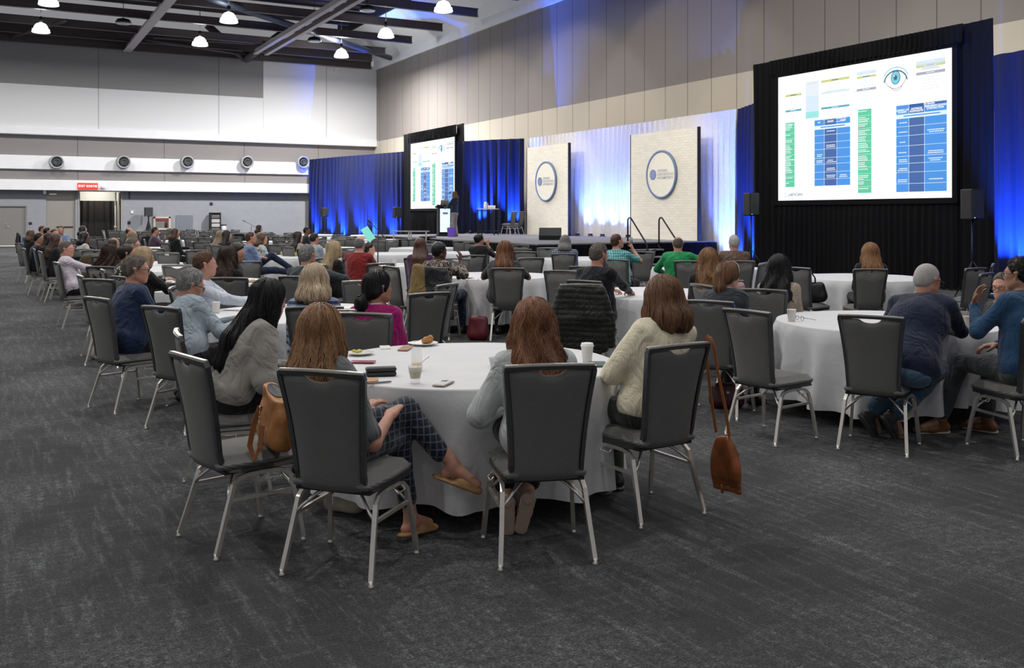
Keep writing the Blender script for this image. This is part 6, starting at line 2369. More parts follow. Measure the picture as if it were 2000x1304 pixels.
chair_top(1345, 510, 3, 'banquet chair of the green shirt man')
p24 = person('woman with long wavy chestnut hair in a black top', (1384, 486), 10.0, 8, 12, 6, skin='fair', hair=('wavy', 'caramel'), top=blackc, leg=blackc, fem=True, fine=.7)
p25 = person('woman with a brown ponytail in a dark blazer looking down', (1424, 512), 8.15, 36, 55, 16, loc=(1.74, 7.96), skin='fair', hair=('pony', 'brown'), top=dkblaz, leg=blackc, fem=True, fine=.9, build=1.12, lanyard=lany_w)
p26 = person('woman with long black hair in a beige blouse', (1522, 499), 9.15, 30, 25, 4, skin='tan', hair=('wavy', 'black'), top=beige_b, leg=blackc, fem=True, fine=.8, build=1.05)
chair_top(1493, 566, 32, 'banquet chair of the black haired woman in beige')
p27 = person('woman with long light brown hair facing the big screen', (1699, 475), 12.45, 4, 0, 3, skin='fair', hair=('long', 'caramel'), top=blackc, leg=blackc, fem=True, fine=.7, build=1.0)
chair_top(1700, 526, 3, 'banquet chair of the woman facing the big screen')
p28 = person('white haired man in a brown leather jacket', (1433, 459), 14.9, 4, -4, 0, skin='pink', hair=('short', 'white'), top=brownj, leg=greytr, build=1.3, v=.012, collar=1)
chair_top(1446, 510, 0, 'banquet chair of the brown leather jacket man')
p29 = person('man with cropped white hair and glasses in a navy cable sweater leaning on the table', (1812, 516), 7.02, 42, 66, 16, loc=(2.78, 6.70), skin='pink', hair=('crop', 'white'), top=navycab, leg=jeans, build=1.28, glasses=True, fine=.6, lanyard=lany_w, v=.008, collar=1,
             shoe=('plain', mat('grey_trainer', (.06, .06, .06), .6), mat('grey_sole', (.12, .12, .12), .6)),
             arms={'R': dict(to=(-.02, .70, .80), pole=(1.0, -.1, -.5)), 'L': dict(to=(-.12, .62, .80), pole=(-.8, 0, -.6))},
             legs={'L': dict(k=(-.14, .38, .50), a=(-.31, .16, .18), d=(.1, .7, -.7)), 'R': dict(k=(.08, .42, .52), a=(-.16, .20, .18), d=(.05, .7, -.7)), 'cuff': .88, 'cr': .070})
p30 = person('man in a blue fleece shading his glasses with a raised hand', (1990, 503), 6.78, -22, -42, 4, loc=(3.57, 6.66), skin='tan', hair=('short', 'black'), top=fleece, leg=greytr, build=1.15, glasses=True, fine=.8, v=.0065, collar=2,
             shoe=('plain', brn_s, cream_sole),
             arms={'L': dict(to=(-.115, .30, .985), pole=(-.8, .1, -1), dir=(.20, -.15, 1), palm=(.2, -1, 0), curl=.28), 'R': dict(to=(.12, .30, .70), pole=(.8, -.4, -.6))},
             legs={'L': dict(k=(-.06, .47, .56), a=(-.14, .60, .10), d=(-.90, .35, -.02)), 'R': dict(k=(.18, .42, .54), a=(.22, .50, .10), d=(-.3, .9, 0)), 'cuff': .86, 'cr': .056})
b = MB()      # red cord and badge strap over the fleece
T_ = p30['T']
b.sweep([tuple(T_(-.06, .13, .02)), tuple(T_(-.085, .155, .12)), tuple(T_(-.075, .15, .28)), tuple(T_(-.065, .10, .42)), tuple(T_(-.055, .03, .50)), tuple(T_(-.02, -.05, .53))], .004, 6)
b.sweep([tuple(T_(-.16, .02, .02)), tuple(T_(-.185, .01, .14)), tuple(T_(-.18, -.01, .26)), tuple(T_(-.15, -.06, .40)), tuple(T_(-.10, -.07, .50))], .004, 6)
b.build('badge_cord', mat('red_cord', (.45, .02, .05), .6), p30['root'])
p31 = person('older man with a lined face seen past the blue fleece man', (1958, 533), 8.4, -100, -128, 8, skin='pink', hair=('short', 'salt'), top=blackc, leg=blackc, face=True, glasses=True, v=.009, chair_label='banquet chair of the older man facing the others')
# towards the aisle and further back
p33 = person('man in a pale shirt by the aisle holding a phone', (131, 471), 14.1, 60, 86, 4, loc=(-6.44, 14.04), skin='pink', hair=('short', 'salt'), top=lav_sh, leg=blackc, build=1.2, v=.0115, face=True, arms={'R': dict(to=(.12, .40, .86), pole=(.8, -.3, -.8), dir=(0, 1, .1)), 'L': 'table'})
p34 = person('woman with big dark curls and bare shoulders', (216, 478), 13.0, 20, 25, 3, skin='tan', hair=('curly', 'dark'), top=C_m('ochre_top', (.20, .12, .06)), leg=blackc, fem=True, fine=.6, chair_label=None)
p35 = person('woman in a black and cream print blouse, hair pulled back', (250, 477), 12.2, 62, 74, 6, skin='tan', hair=('updo', 'dark'), top=blotch, leg=blackc, fem=True, build=1.1, v=.011, face=True, chair_label='banquet chair of the print blouse woman', arms={'R': 'table', 'L': 'table'})
p36 = person('grey haired man with glasses behind the print blouse woman', (262, 464), 15.2, 60, 76, 2, skin='pink', hair=('short', 'salt'), top=dkgrey, leg=blackc, glasses=True, chair_label='banquet chair of the grey haired man with glasses', v=.013)
p37 = person('woman with a blonde bob in black behind the navy blazer man', (283, 484), 10.9, 42, 62, 8, skin='pink', hair=('bob', 'blonde'), top=blackc, leg=blackc, fem=True, fine=.5, chair_label='banquet chair of the blonde bob woman in black', arms={'R': 'table', 'L': 'table'})
p38 = person('bald headed man past the dark curls', (223, 463), 16.2, 15, 15, 4, skin='tan', hair=('ring', 'brown'), top=C_m('olive_shirt', (.06, .06, .03)), leg=blackc, chair_label='banquet chair of the bald headed man')
p39 = person('short blonde haired person far back', (260, 452), 21.0, 10, 10, 0, skin='pink', hair=('bob', 'blonde'), top=blackc, leg=blackc, fem=True, chair_label='banquet chair of the short blonde person far back')
p40 = person('person with thin brown hair near the corridor drape', (253, 444), 28.0, 60, 70, 0, skin='pink', hair=('ring', 'brown'), top=blackc, leg=blackc, chair_label='banquet chair of the thin haired person')
p41 = person('woman with black hair in a white shirt near the open doorway', (166, 453), 20.6, 45, 80, 8, skin='brown', hair=('shoulder', 'black'), top=white_b, leg=blackc, fem=True, chair_label='banquet chair of the black haired woman in white')
p42 = person('dark haired person just before the black corridor drape', (163, 441), 27.5, 40, 70, 0, skin='tan', hair=('shoulder', 'dark'), top=blackc, leg=blackc, fem=True, chair_label='banquet chair before the black corridor drape')
for (px, py, d, ph_, hp_, sk, hr, tp, fm, lb) in (
        (62, 449, 23.2, 40, 40, 'fair', ('bob', 'caramel'), blackc, True, 'brown haired person at the aisle end by the blue jacket'),
        (83, 441, 29.5, 60, 80, 'pink', ('short', 'auburn'), blackc, False, 'reddish haired person far along the aisle group'),
        (77, 455, 19.8, 55, 80, 'tan', ('short', 'black'), C_m('deep_navy', (.01, .016, .035)), False, 'dark bearded man in navy at the aisle'),
        (93, 444, 27.0, 30, 60, 'tan', ('short', 'black'), blackc, False, 'black haired person behind the aisle group'),
        (98, 455, 19.6, 60, 60, 'fair', ('long', 'dark'), blackc, True, 'dark brown haired woman in the aisle group'),
        (111, 457, 18.2, 55, 62, 'fair', ('long', 'brown'), blackc, True, 'long brown haired woman in black in the aisle group'),
        (119, 441, 26.5, 150, 165, 'pink', ('short', 'salt'), bluesh, False, 'grey haired man facing the viewer at the papers table'),
        (106, 447, 25.5, 100, 110, 'pink', ('short', 'brown'), blackc, False, 'brown haired person beside the man facing the viewer'),
        (304, 443, 27.0, 70, 70, 'tan', ('short', 'dark'), C_m('plum_shirt', (.09, .05, .085)), False, 'person in a plum shirt resting a hand on the face'),
        (343, 446, 23.5, 40, 75, 'pink', ('shoulder', 'auburn'), blackc, True, 'auburn haired woman in black before the access panel'),
        (444, 450, 21.8, 40, 70, 'fair', ('long', 'dark'), blackc, True, 'woman with long dark hair beside a blonde'),
        (431, 451, 22.6, 30, 30, 'fair', ('long', 'blonde'), blackc, True, 'woman with long golden hair beside a dark haired one'),
        (507, 439, 33.0, 60, 75, 'fair', ('shoulder', 'dark'), C_m('tan_top', (.2, .16, .12)), True, 'brown haired woman far off beside the boom microphone'),
        (583, 452, 20.8, 40, 66, 'fair', ('long', 'dark'), beige_b, True, 'woman with long dark brown hair in a pale blouse'),
        (615, 455, 19.4, 30, 45, 'pink', ('short', 'dark'), C_m('light_grey_shirt', (.38, .42, .46)), False, 'dark haired man in a light grey shirt'),
        (600, 443, 28.0, 70, 88, 'brown', ('short', 'black'), C_m('dark_suit', (.02, .024, .035)), False, 'dark suited man sitting before the blue drape')):
    a_ = {'R': dict(to=(.02, .26, .98), pole=(.8, 0, -1), dir=(0, 0, 1)), 'L': 'table'} if 'plum' in lb else {'R': 'lap', 'L': 'table'}
    person(lb, (px, py), d, ph_, hp_, 4, skin=sk, hair=hr, top=tp, leg=blackc, fem=fm, build=1.12, arms=a_, chair_label=('banquet chair of the ' + lb) if len(lb.split()) < 9 else 'banquet chair of the ' + ' '.join(lb.split()[:7]))
p47 = person('man in a blue shirt and jeans sitting with crossed legs', (491, 453), 18.6, 66, 72, 0, skin='pink', hair=('short', 'auburn'), top=bluesh, leg=dkjeans, build=1.2, arms={'R': 'cross', 'L': 'cross'}, v=.013, chair_label='banquet chair of the blue shirt man with crossed legs',
             legs={'R': dict(k=(.12, .46, .56), a=(.10, .84, .50), d=(.0, .6, .8)), 'L': dict(k=(-.02, .40, .84), a=(.02, .78, .58), d=(.3, 1, -.3)), 'cuff': .9, 'cr': .06})
p48 = person('woman in a floral blouse beside the blue shirt man', (513, 455), 20.2, 66, 84, 8, skin='fair', hair=('bob', 'caramel'), top=floral, leg=blackc, fem=True, arms={'R': 'cross', 'L': 'cross'}, chair_label='banquet chair of the floral blouse woman', v=.014)
# the speaker on the stage
x, d = gp(889, 461.5, ZS)
p53 = person('speaker on stage in a navy jacket and wide grey trousers at the lectern', (887, 373.5), d, -62, -75, 3, skin='fair', hair=('shoulder', 'caramel'), top=C_m('navy_jacket', (.012, .018, .045)), leg=C_m('wide_grey_trousers', (.30, .27, .24)), fem=True, stand=True, z0=ZS, hem=-.14,
             arms={'L': dict(to=(-.08, .34, 1.10 ), pole=(-.8, -.4, -.6)), 'R': dict(to=(.10, .34, 1.10), pole=(.8, -.4, -.6))}, legs={'cuff': 1.0, 'cr': .10}, v=.014, face=True)

# grey beards
for pr, dens in ((p21, 1),):
    s = Sh()
    Hc, Rh = pr['Hc'], pr['Rh']
    s.cone(Hc + Rh @ vec(-.045, .035, -.085), Hc + Rh @ vec(0, .082, -.098), .026, .034, .02)
    s.cone(Hc + Rh @ vec(.045, .035, -.085), Hc + Rh @ vec(0, .082, -.098), .026, .034, .02)
    s.cone(Hc + Rh @ vec(0, .080, -.09), Hc + Rh @ vec(0, .085, -.15), .034, .022, .02)
    s.cone(Hc + Rh @ vec(-.068, .01, -.03), Hc + Rh @ vec(-.045, .04, -.085), .016, .024, .02)
    s.cone(Hc + Rh @ vec(.068, .01, -.03), Hc + Rh @ vec(.045, .04, -.085), .016, .024, .02)
    s.mesh(.008, 'beard', HAIR['grey'], pr['root'])
for q in (-1, 1):     # hoop earrings
    Hc, Rh = p17['Hc'], p17['Rh']
    MB().sweep([tuple(Hc + Rh @ vec(q * .082, -.008 + .012 * math.cos(a * PI / 5), -.045 + .014 * math.sin(a * PI / 5))) for a in range(10)], .0025, 5, 0, True).build('earring', mat('gold', (.7, .45, .12), .25, 1.0), p17['root'])
# hair band of the ponytail woman
Hc, Rh = p25['Hc'], p25['Rh']
MB().sweep([tuple(Hc + Rh @ vec(.098 * math.cos(R(a)), .005, .035 + .100 * math.sin(R(a)))) for a in range(-5, 186, 10)], .0035, 6).build('hair_band', mat('silver_band', (.5, .5, .52), .3, .8), p25['root'])

# ================================================================== things on the tables
ZT0 = .7535


def on_table(px, py, z=ZT0):
    x, d = gp(px, py, z)
    p = c2r(x, d)
    return (p[0], p[1], z)


def paper_cup(px, py, label, h=.095, lid=False, col=(.76, .75, .72), group=None, z=ZT0, coffee=True):
    p = on_table(px, py, z)
    r = empty('paper_cup', p, 0, label, 'cup', group)
    MB().lathe([(.026, 0), (.028, .002), (.038, h - .003), (.0395, h), (.037, h), (.026, .006), (0, .006)], (0, 0, 0), 24, 0, True, False).build('cup', mat('cup_%d' % int(col[0] * 100), col, .55), r)
    if lid:
        MB().lathe([(.041, h - .008), (.0415, h), (.037, h + .004), (.036, h + .014), (.030, h + .014), (0, h + .012)], (0, 0, 0), 24).build('lid', M_WHITEP, r)
    elif coffee:
        MB().lathe([(.033, h * .72), (0, h * .72)], (0, 0, 0), 20, 0, True, False).build('coffee', mat('coffee', (.10, .045, .02), .2), r)
    return r


paper_cup(422, 611, 'white paper cup with measuring marks beside the pale blue sweater man', .10)
paper_cup(476, 628, 'white paper cup half hidden by the long black hair', .095)
paper_cup(1546, 627, 'white paper cup near the rim beside folded glasses', .10)
paper_cup(1888, 645, 'grey paper cup with a stir stick between the two leaning men', .11, col=(.55, .53, .50))
q = on_table(1890, 640); MB()
tag(MB().sweep([(0, 0, .02), (.02, .02, .15)], .0025, 6).build('stir_stick', mat('wooden_stick', (.35, .15, .06), .6), None, q), 'brown wooden stir stick standing in the grey paper cup', 'stir stick')
paper_cup(1147, 706, 'stacked white paper cup with a lid behind the wavy haired woman', .10, True)
paper_cup(967, 714, 'clear cup rim just showing beside the pale fuzzy shoulder', .05, False, (.62, .64, .66))
paper_cup(330, 559, 'white lidded cup on the papers behind the grey hair', .06, True)
paper_cup(316, 545, 'small white cup by the plate behind the dark chair back', .075)
paper_cup(771, 519, 'white paper cup on the cloth beside the red sweater man', .11)
paper_cup(184, 513, 'white paper cup before the pale shirt man', .10)

# front table: tumbler with a spoon and dessert, tall glass with juice
p = on_table(811, 748)
tg = empty('dessert_glass', p, 0, 'clear tumbler with creamy dessert and a spoon on the front table', 'glass')
MB().lathe([(.0, .0), (.026, .0), (.027, .004), (.028, .022), (.041, .098), (.0425, .100), (.0405, .099), (.026, .026), (.0, .024)], (0, 0, 0), 28, 0, True, False).build('tumbler', M_GLASS, tg)
MB().lathe([(.0, .026), (.0255, .027), (.033, .062), (.025, .068), (.0, .070)], (0, 0, 0), 24, 0, True, False).build('dessert', mat('dessert_cream', (.58, .46, .30), .6, nz=.35, nscale=60), tg)
MB().lathe([(.033, .063), (.0385, .088), (.030, .086), (.0, .080)], (0, 0, 0), 24, 0, True, False).build('foam', mat('dessert_foam', (.70, .66, .58), .7, nz=.1, nscale=80), tg)
rz = hd(0)
sp_ = MB(); sp_.sweep([(-.005, 0, .06), (.02, 0, .095), (.055, 0, .128), (.075, 0, .142)], .0028, 8, radii=[1, .8, .9, 1.5])
tag(sp_.build('spoon', M_CHROME, None, p, rz), 'small steel spoon leaning in the dessert tumbler', 'spoon')
p = on_table(814, 722)
jg = empty('juice_glass', p, 0, 'tall clear glass with a little orange juice behind the dessert tumbler', 'glass')
MB().lathe([(.0, .0), (.030, .0), (.031, .006), (.0325, .13), (.0335, .131), (.0315, .13), (.029, .010), (.0, .010)], (0, 0, 0), 28, 0, True, False).build('tumbler', M_GLASS, jg)
MB().lathe([(.0, .0105), (.0285, .011), (.0292, .040), (.0, .040)], (0, 0, 0), 24, 0, True, False).build('juice', mat('orange_juice', (.75, .36, .03), .3), jg)


def flat_box(name, px, py, size, rz, m, label, cat, bev=.004, m2=None, z=ZT0):
    p = on_table(px, py, z)
    o = MB().lo_hi((-size[0] / 2, -size[1] / 2, 0), (size[0] / 2, size[1] / 2, size[2]), 0, bev).build(name, m, None, p, rz)
    return tag(o, label, cat)


cs = empty('glasses_case', on_table(744, 733), hd(78), 'black hard glasses case on the front table', 'glasses case')
MB().lo_hi((-.035, -.085, 0), (.035, .085, .024), 0, .010).build('case_base', mat('case_leather', (.022, .023, .026), .5), cs)
MB().lo_hi((-.0355, -.0855, .0255), (.0355, .0855, .048), 0, .012).build('case_lid', mat('case_leather', (.022, .023, .026)), cs)
ph_ = empty('mobile_phone', on_table(866, 750), hd(18), 'pale gold mobile phone in a clear case on the front table', 'phone')
MB().lo_hi((-.036, -.074, 0), (.036, .074, .008), 0, .004).build('case', mat('phone_gold', (.42, .36, .31), .3, .6), ph_)
MB().lo_hi((-.031, -.069, .008), (.031, .069, .0092), 0, 0).build('screen', mat('phone_back', (.34, .34, .33), .25), ph_)
MB().lo_hi((-.028, .035, .009), (.0, .064, .0115), 0, .002).build('camera_bump', M_FRAME, ph_)
pen = MB(); pen.sweep([(0, -.07, .006), (0, -.055, .006), (0, .055, .006), (0, .068, .006)], .0055, 8, radii=[.3, 1, 1, .7])
tag(pen.build('pen', mat('grey_pen', (.20, .21, .22), .35), None, on_table(741, 749), hd(60)), 'grey ballpoint pen beside the black glasses case', 'pen')
cw = MB(); cw.lathe([(.05, 0), (.062, .004), (.065, .012), (.060, .010), (0, .004)], (0, 0, 0), 20)
tag(cw.build('tan_pouch', mat('tan_pouch', (.50, .26, .12), .5), None, on_table(716, 745)), 'flat tan leather pouch half behind the chair back rim', 'pouch')
flat_box('mobile_phone', 708, 708, (.075, .15, .010), hd(95), mat('maroon_case', (.24, .03, .07), .35), 'maroon phone beside the long caramel hair', 'phone')
flat_box('napkin', 752, 678.5, (.15, .07, .005), hd(80), M_WHITEP, 'folded white napkin at the far rim of the front table', 'napkin', .002)
flat_box('paper_menu', 792, 681, (.20, .07, .008), hd(95), mat('kraft_paper', (.38, .24, .14), .7), 'kraft brown folder strip beside the pastry plate', 'folder', .002)


def plate(px, py, label, rad=.095, z=ZT0):
    r = empty('plate', on_table(px, py, z), 0, label, 'plate')
    MB().lathe([(rad * .55, 0), (rad * .6, .003), (rad * .97, .014), (rad, .016), (rad * .96, .017), (rad * .6, .007), (0, .006)], (0, 0, 0), 32).build('dish', mat('china', (.80, .79, .76), .25), r)
    return r
plate(826, 673, 'white plate holding a pastry on the front table', .105)
s = Sh()
for i in range(9):
    a = i * 2.4
    s.ell((.020 * math.cos(a), .018 * math.sin(a), .022 + .010 * (i % 3)), (.018, .016, .016), None, .008)
s.cone((-.035, 0, .016), (-.01, 0, .018), .013, .016, .01)
s.wav(lambda X, Y, Z: .0025 * np.sin(X * 260) * np.sin(Y * 240) * np.sin(Z * 250))
pa = s.mesh(.004, 'pastry', mat('baked_pastry', (.52, .22, .06), .6, nz=.5, nscale=50, bmp=.4), None)
pa.location = on_table(836, 671, ZT0 + .004); tag(pa, 'golden brown pastry on the white plate of the front table', 'pastry')
fk = MB(); fk.sweep([(-.05, 0, .018), (0, .0, .03), (.06, .0, .055)], .0022, 6)
tag(fk.build('fork', M_CHROME, None, on_table(822, 672), hd(-30)), 'steel fork propped on the pastry plate', 'fork')
plate(703, 692, 'white plate with pale fruit beside the caramel hair', .09)
s = Sh()
for i in range(7):
    s.ell((.022 * math.cos(i * 2.2), .020 * math.sin(i * 2.2), .016), (.014, .010, .009), None, .003)
fr = s.mesh(.004, 'fruit_slices', mat('pale_yellow_fruit', (.66, .58, .12), .5), None)
fr.location = on_table(697, 690); tag(fr, 'pale yellow fruit slices on the plate beside the caramel hair', 'fruit', kind='stuff')
nbk = flat_box('notebook', 1170, 713, (.16, .10, .012), hd(85), mat('green_notebook', (.05, .10, .09), .5), 'thin dark green notebook beside the lidded cup', 'notebook')
gl = MB()
for q_ in (-1, 1):
    gl.sweep([(q_ * .034 + .022 * math.cos(a * PI / 6), 0, .024 + .018 * math.sin(a * PI / 6)) for a in range(12)], .0018, 5, 0, True)
    gl.sweep([(q_ * .056, 0, .03), (q_ * .058, .12, .008)], .0018, 5)
gl.sweep([(-.012, 0, .03), (.012, 0, .03)], .0016, 5)
tag(gl.build('reading_glasses', M_BLACKP, None, on_table(1562, 626), hd(70)), 'black reading glasses lying open beside the paper cup', 'glasses')

# phone in the hand of the pale blue sweater man
W_ = p5['WR'][1]
hp_ = place_world(p5, W_ + p5['HD'][1][0] * .11 + vec(-.01, .0, .035))
ph2 = empty('mobile_phone', hp_, p5['root'].rotation_euler[2] + R(30), 'black phone held by the grey haired man in pale blue', 'phone')
ph2.rotation_euler = (R(-28), R(-14), p5['root'].rotation_euler[2])
MB().lo_hi((-.037, -.075, -.004), (.037, .075, .004), 0, .003).build('body', M_BLACKP, ph2)
MB().lo_hi((-.033, -.070, .004), (.033, .070, .0048)).build('screen', mat('phone_screen', (.02, .03, .05), .2, emit=(.16, .26, .40), estr=.5), ph2)
# second small phone of the pale shirt man
hp_ = place_world(p33, p33['WR'][1] + p33['HD'][1][0] * .12)
tag(MB().box((0, 0, 0), (.04, .15, .008), 0, Matrix.Rotation(R(25), 3, 'X'), .003).build('mobile_phone', M_BLACKP, None, hp_, p33['root'].rotation_euler[2]), 'thin phone in the hand of the pale shirt man by the aisle', 'phone')
# glass at the lips of the teal check man
hp_ = place_world(p22, p22['WR'][1] + vec(-.035, .02, .10))
gg = MB().lathe([(0, 0), (.028, 0), (.034, .10), (.031, .10), (.025, .006), (0, .006)], (0, 0, 0), 18, 0, True, False).build('drinking_glass', mat('frosted_glass', (.80, .82, .84), .15, trans=.5), None, hp_)
gg.rotation_euler = (R(40), R(20), p22['root'].rotation_euler[2]); tag(gg, 'clear glass raised by the teal check shirt man', 'glass')

# papers
def paper(px, py, rz, label, size=(.21, .28), grp='loose papers on the tables', m=None, z=ZT0):
    b = MB()
    b.grid(lambda u, v: ((u - .5) * size[0], (v - .5) * size[1], .0012 + .004 * math.sin(u * 3) * v), 6, 6)
    b.grid(lambda u, v: ((u - .5) * size[0], (v - .5) * size[1], .0002 + .004 * math.sin(u * 3) * v), 6, 6)
    return tag(b.build('paper_sheet', m or M_WHITEP, None, on_table(px, py, z), rz), label, 'paper', grp)
paper(452, 622, hd(40), 'white sheet with a blue logo on the papers table')
MBx = MB().lo_hi((-.05, -.02, .008), (.05, .02, .0095)).build('blue_mark', mat('blue_print', (.05, .14, .35), .5), bpy.data.objects[[o.name for o in COL.objects if o.name.startswith('paper_sheet')][-1]])
paper(470, 603, hd(20), 'plain white sheet beyond the paper cup')
paper(690, 600, hd(85), 'long white sheet beside the magenta sweater', (.22, .34))
paper(338, 562, hd(30), 'white sheet under the lidded cup')
paper(322, 570, hd(10), 'open white booklet by the blonde woman in black', (.3, .22))
paper(287, 484, hd(10), 'small white papers at the aisle group', (.5, .3)); paper(312, 485, hd(10), 'more white papers at the aisle group', (.4, .3))
paper(778, 515, hd(70), 'white sheet beside the lone cup near the red sweater', (.3, .3))
plate(310, 549, 'plate with a bun behind the navy blazer glasses', .09)
s = Sh(); s.ell((0, 0, .03), (.05, .04, .03))
o = s.mesh(.008, 'bread_bun', mat('bun_crust', (.50, .33, .15), .6), None); o.location = on_table(310, 549); tag(o, 'small golden bun on the plate near the navy blazer man', 'bun')
plate(488, 551, 'pale plate with crumbs behind the black jacket', .10)
s = Sh(); s.ell((0, 0, .018), (.06, .03, .012)); s.ell((.05, .02, .018), (.03, .02, .012))
o = s.mesh(.008, 'cracker_heap', mat('crackers', (.45, .32, .18), .7), None); o.location = on_table(488, 551); tag(o, 'few crackers on the pale plate', 'crackers', kind='stuff')
dp = MB().lathe([(.045, 0), (.05, .01), (.02, .02), (0, .02)], (0, 0, 0), 16).build('dark_coaster', M_BLACKP, None, on_table(470, 555)); tag(dp, 'small dark round lid on the white cloth', 'lid')
plate(909, 543, 'white plate with orange pastry before the leopard print woman', .12)
s = Sh(); s.ell((0, 0, .03), (.045, .035, .028)); s.wav(lambda X, Y, Z: .003 * np.sin(X * 200) * np.sin(Y * 200))
o = s.mesh(.008, 'pastry', mat('orange_pastry', (.62, .26, .05), .6), None); o.location = on_table(906, 542.5); tag(o, 'orange pastry before the leopard print woman', 'pastry')
b = MB(); b.lathe([(.04, 0), (.045, .05), (.04, .06)], (0, 0, 0), 16); b2 = empty('small_jar', on_table(897, 544), 0, 'small dark jar with a white cap before the leopard print woman', 'jar')
b.build('jar', M_BLACKP, b2); MB().lathe([(.042, .06), (.042, .10), (.03, .105)], (0, 0, 0), 16).build('cap', M_WHITEP, b2)
fk = MB(); fk.sweep([(-.09, 0, .004), (0, 0, .010), (.09, 0, .004)], .003, 6); tag(fk.build('fork', M_CHROME, None, on_table(935, 544.5), hd(95)), 'fork lying beside the orange pastry plate', 'fork')
cy = MB().lathe([(.03, 0), (.04, .08), (.038, .08), (0, .01)], (0, 0, 0), 16).build('yellow_cup', mat('yellow_card', (.72, .60, .08), .5), None, on_table(576, 500)); tag(cy, 'yellow cup on the cloth before the grey haired man', 'cup')
s = Sh(); s.cone((-.16, 0, .05), (.14, 0, .09), .05, .06, .03); o = s.mesh(.015, 'cream_pouch', mat('cream_canvas', (.50, .46, .38), .8), None); o.location = on_table(566, 499); o.rotation_euler = (0, 0, hd(5)); tag(o, 'cream cloth pouch beside the yellow cup', 'pouch')

# small lit tablets and a laptop among the far tables
for (px, py, rz, lb, c_) in ((468, 465, 0, 'tablet with a pale teal screen far among the empty chairs', (.25, .45, .45)), (484, 465.5, 0, 'second small tablet with teal screen beside the first', (.06, .22, .26))):
    p_ = on_table(px, py)
    r = empty('tablet', p_, hd(180 + rz), lb, 'tablet', 'small tablets on a far table')
    MB().box((0, 0, .12), (.30, .012, .20), 0, Matrix.Rotation(R(12), 3, 'X'), .004).build('casing', M_BLACKP, r)
    MB().box((0, .008, .12), (.27, .004, .17), 0, Matrix.Rotation(R(12), 3, 'X')).build('screen', mat('tablet_screen_%d' % px, (.1, .1, .1), .4, emit=c_, estr=.8), r)
lt = empty('laptop', on_table(232, 497), hd(0), 'black laptop open behind the black haired woman in white', 'laptop')
MB().lo_hi((-.18, -.12, 0), (.18, .12, .018), 0, .004).build('base', M_BLACKP, lt)
MB().box((0, -.12, .12), (.36, .012, .24), 0, None, .004).build('lid', M_BLACKP, lt)

# ================================================================== bags
# tan tote on the empty chair
lth = mat('tan_bag_leather', (.40, .165, .045), .42, nz=.22, nscale=16, bmp=.25, bscale=120)
lth2 = mat('dark_tan_strap', (.27, .10, .03), .4, nz=.15)
tt = empty('leather_tote', (0, 0, 0), 0, 'tan leather tote bag slumped open on the empty chair', 'bag')
tx, td = -1.19, 4.80
tt.scale = (1.12, 1.12, 1.1); tt.location = (*c2r(tx, td), .478); tt.rotation_euler = (0, 0, hd(60))
s = Sh()
s.cone((-.10, 0, .06), (.10, 0, .06), .072, .066, .05, (0, 1, 0), .85)
s.cone((-.085, 0, .16), (.085, 0, .15), .060, .058, .05, (0, 1, 0), .8)
s.cone((-.075, 0, .26), (.08, 0, .22), .042, .045, .05, (0, 1, 0), .9)
s.wav(wrinkle(.004, 18, 14, 22, 1.0))
s.cut((0, 0, .002), (0, 0, -1), .01)
s.cut((-.02, 0, .262), (.25, 0, 1), .006)
s.mesh(.006, 'bag_body', lth, tt)
b = MB(); b.lathe([(.0, 0), (.9, 0), (1.0, .004)], (0, 0, 0), 24, 0, True, False)
b.v = [(x_ * .075 - .003, y_ * .033, z_ + .258 - x_ * .019) for x_, y_, z_ in b.v]
b.build('dark_lining', M_BLACKP, tt)
MB().sweep([(.02, -.075, .20), (.02, -.105, .12), (.03, -.125, .03), (.05, -.11, -.03), (.065, -.09, .02), (.06, -.078, .12)], sect=[(-.002, -.012), (.002, -.012), (.002, .012), (-.002, .012)]).build('strap', lth2, tt)
MB().sweep([(-.09, .04, .12), (-.14, .03, .11), (-.165, .0, .06), (-.15, -.03, .025), (-.10, -.04, .03)], .008, 8).build('handle', lth, tt)
b = MB()
for k_ in range(4):
    b.sweep([(.02 + .007 * math.cos(a_ * PI / 4), -.079 - .004 * k_ * .3, .19 - .022 * k_ + .011 * math.sin(a_ * PI / 4)) for a_ in range(8)], .0025, 5, 0, True)
b.build('chain', M_CHROME, tt)

# crossbody bag hanging off the cream sweater woman's chair
Lx = D_.location
cb = empty('crossbody_bag', (Lx[0], Lx[1], 0), D_.rotation_euler[2], 'cognac leather crossbody bag hanging by its strap from a chair back', 'bag')
cg = mat('cognac_leather', (.24, .070, .018), .38, nz=.45, nscale=9, bmp=.2, bscale=90)
s = Sh()
for k_ in range(9):
    t_ = k_ / 8
    z_ = .425 - .275 * t_
    hw_ = .050 + .055 * math.sin(min(1, t_ * 1.25) * PI * .62)
    th_ = .012 + .020 * math.sin(PI * min(1, t_ + .12))
    s.cone((.285 + .03 * t_, -.328 - hw_ + th_, z_), (.285 + .03 * t_, -.328 + hw_ - th_, z_ - .01), th_, None, .03)
s.wav(wrinkle(.002, 22, 16, 20, .4))
s.mesh(.0055, 'bag_body', cg, cb)
MB().sweep([(.325, -.41, .36), (.335, -.36, .30), (.340, -.31, .24), (.335, -.27, .20)], .004, 6).build('flap_seam', lth2, cb)
st_c = mat('strap_cognac', (.38, .13, .045), .42, nz=.12)
sec = [(-.0018, -.010), (.0018, -.010), (.0018, .010), (-.0018, .010)]
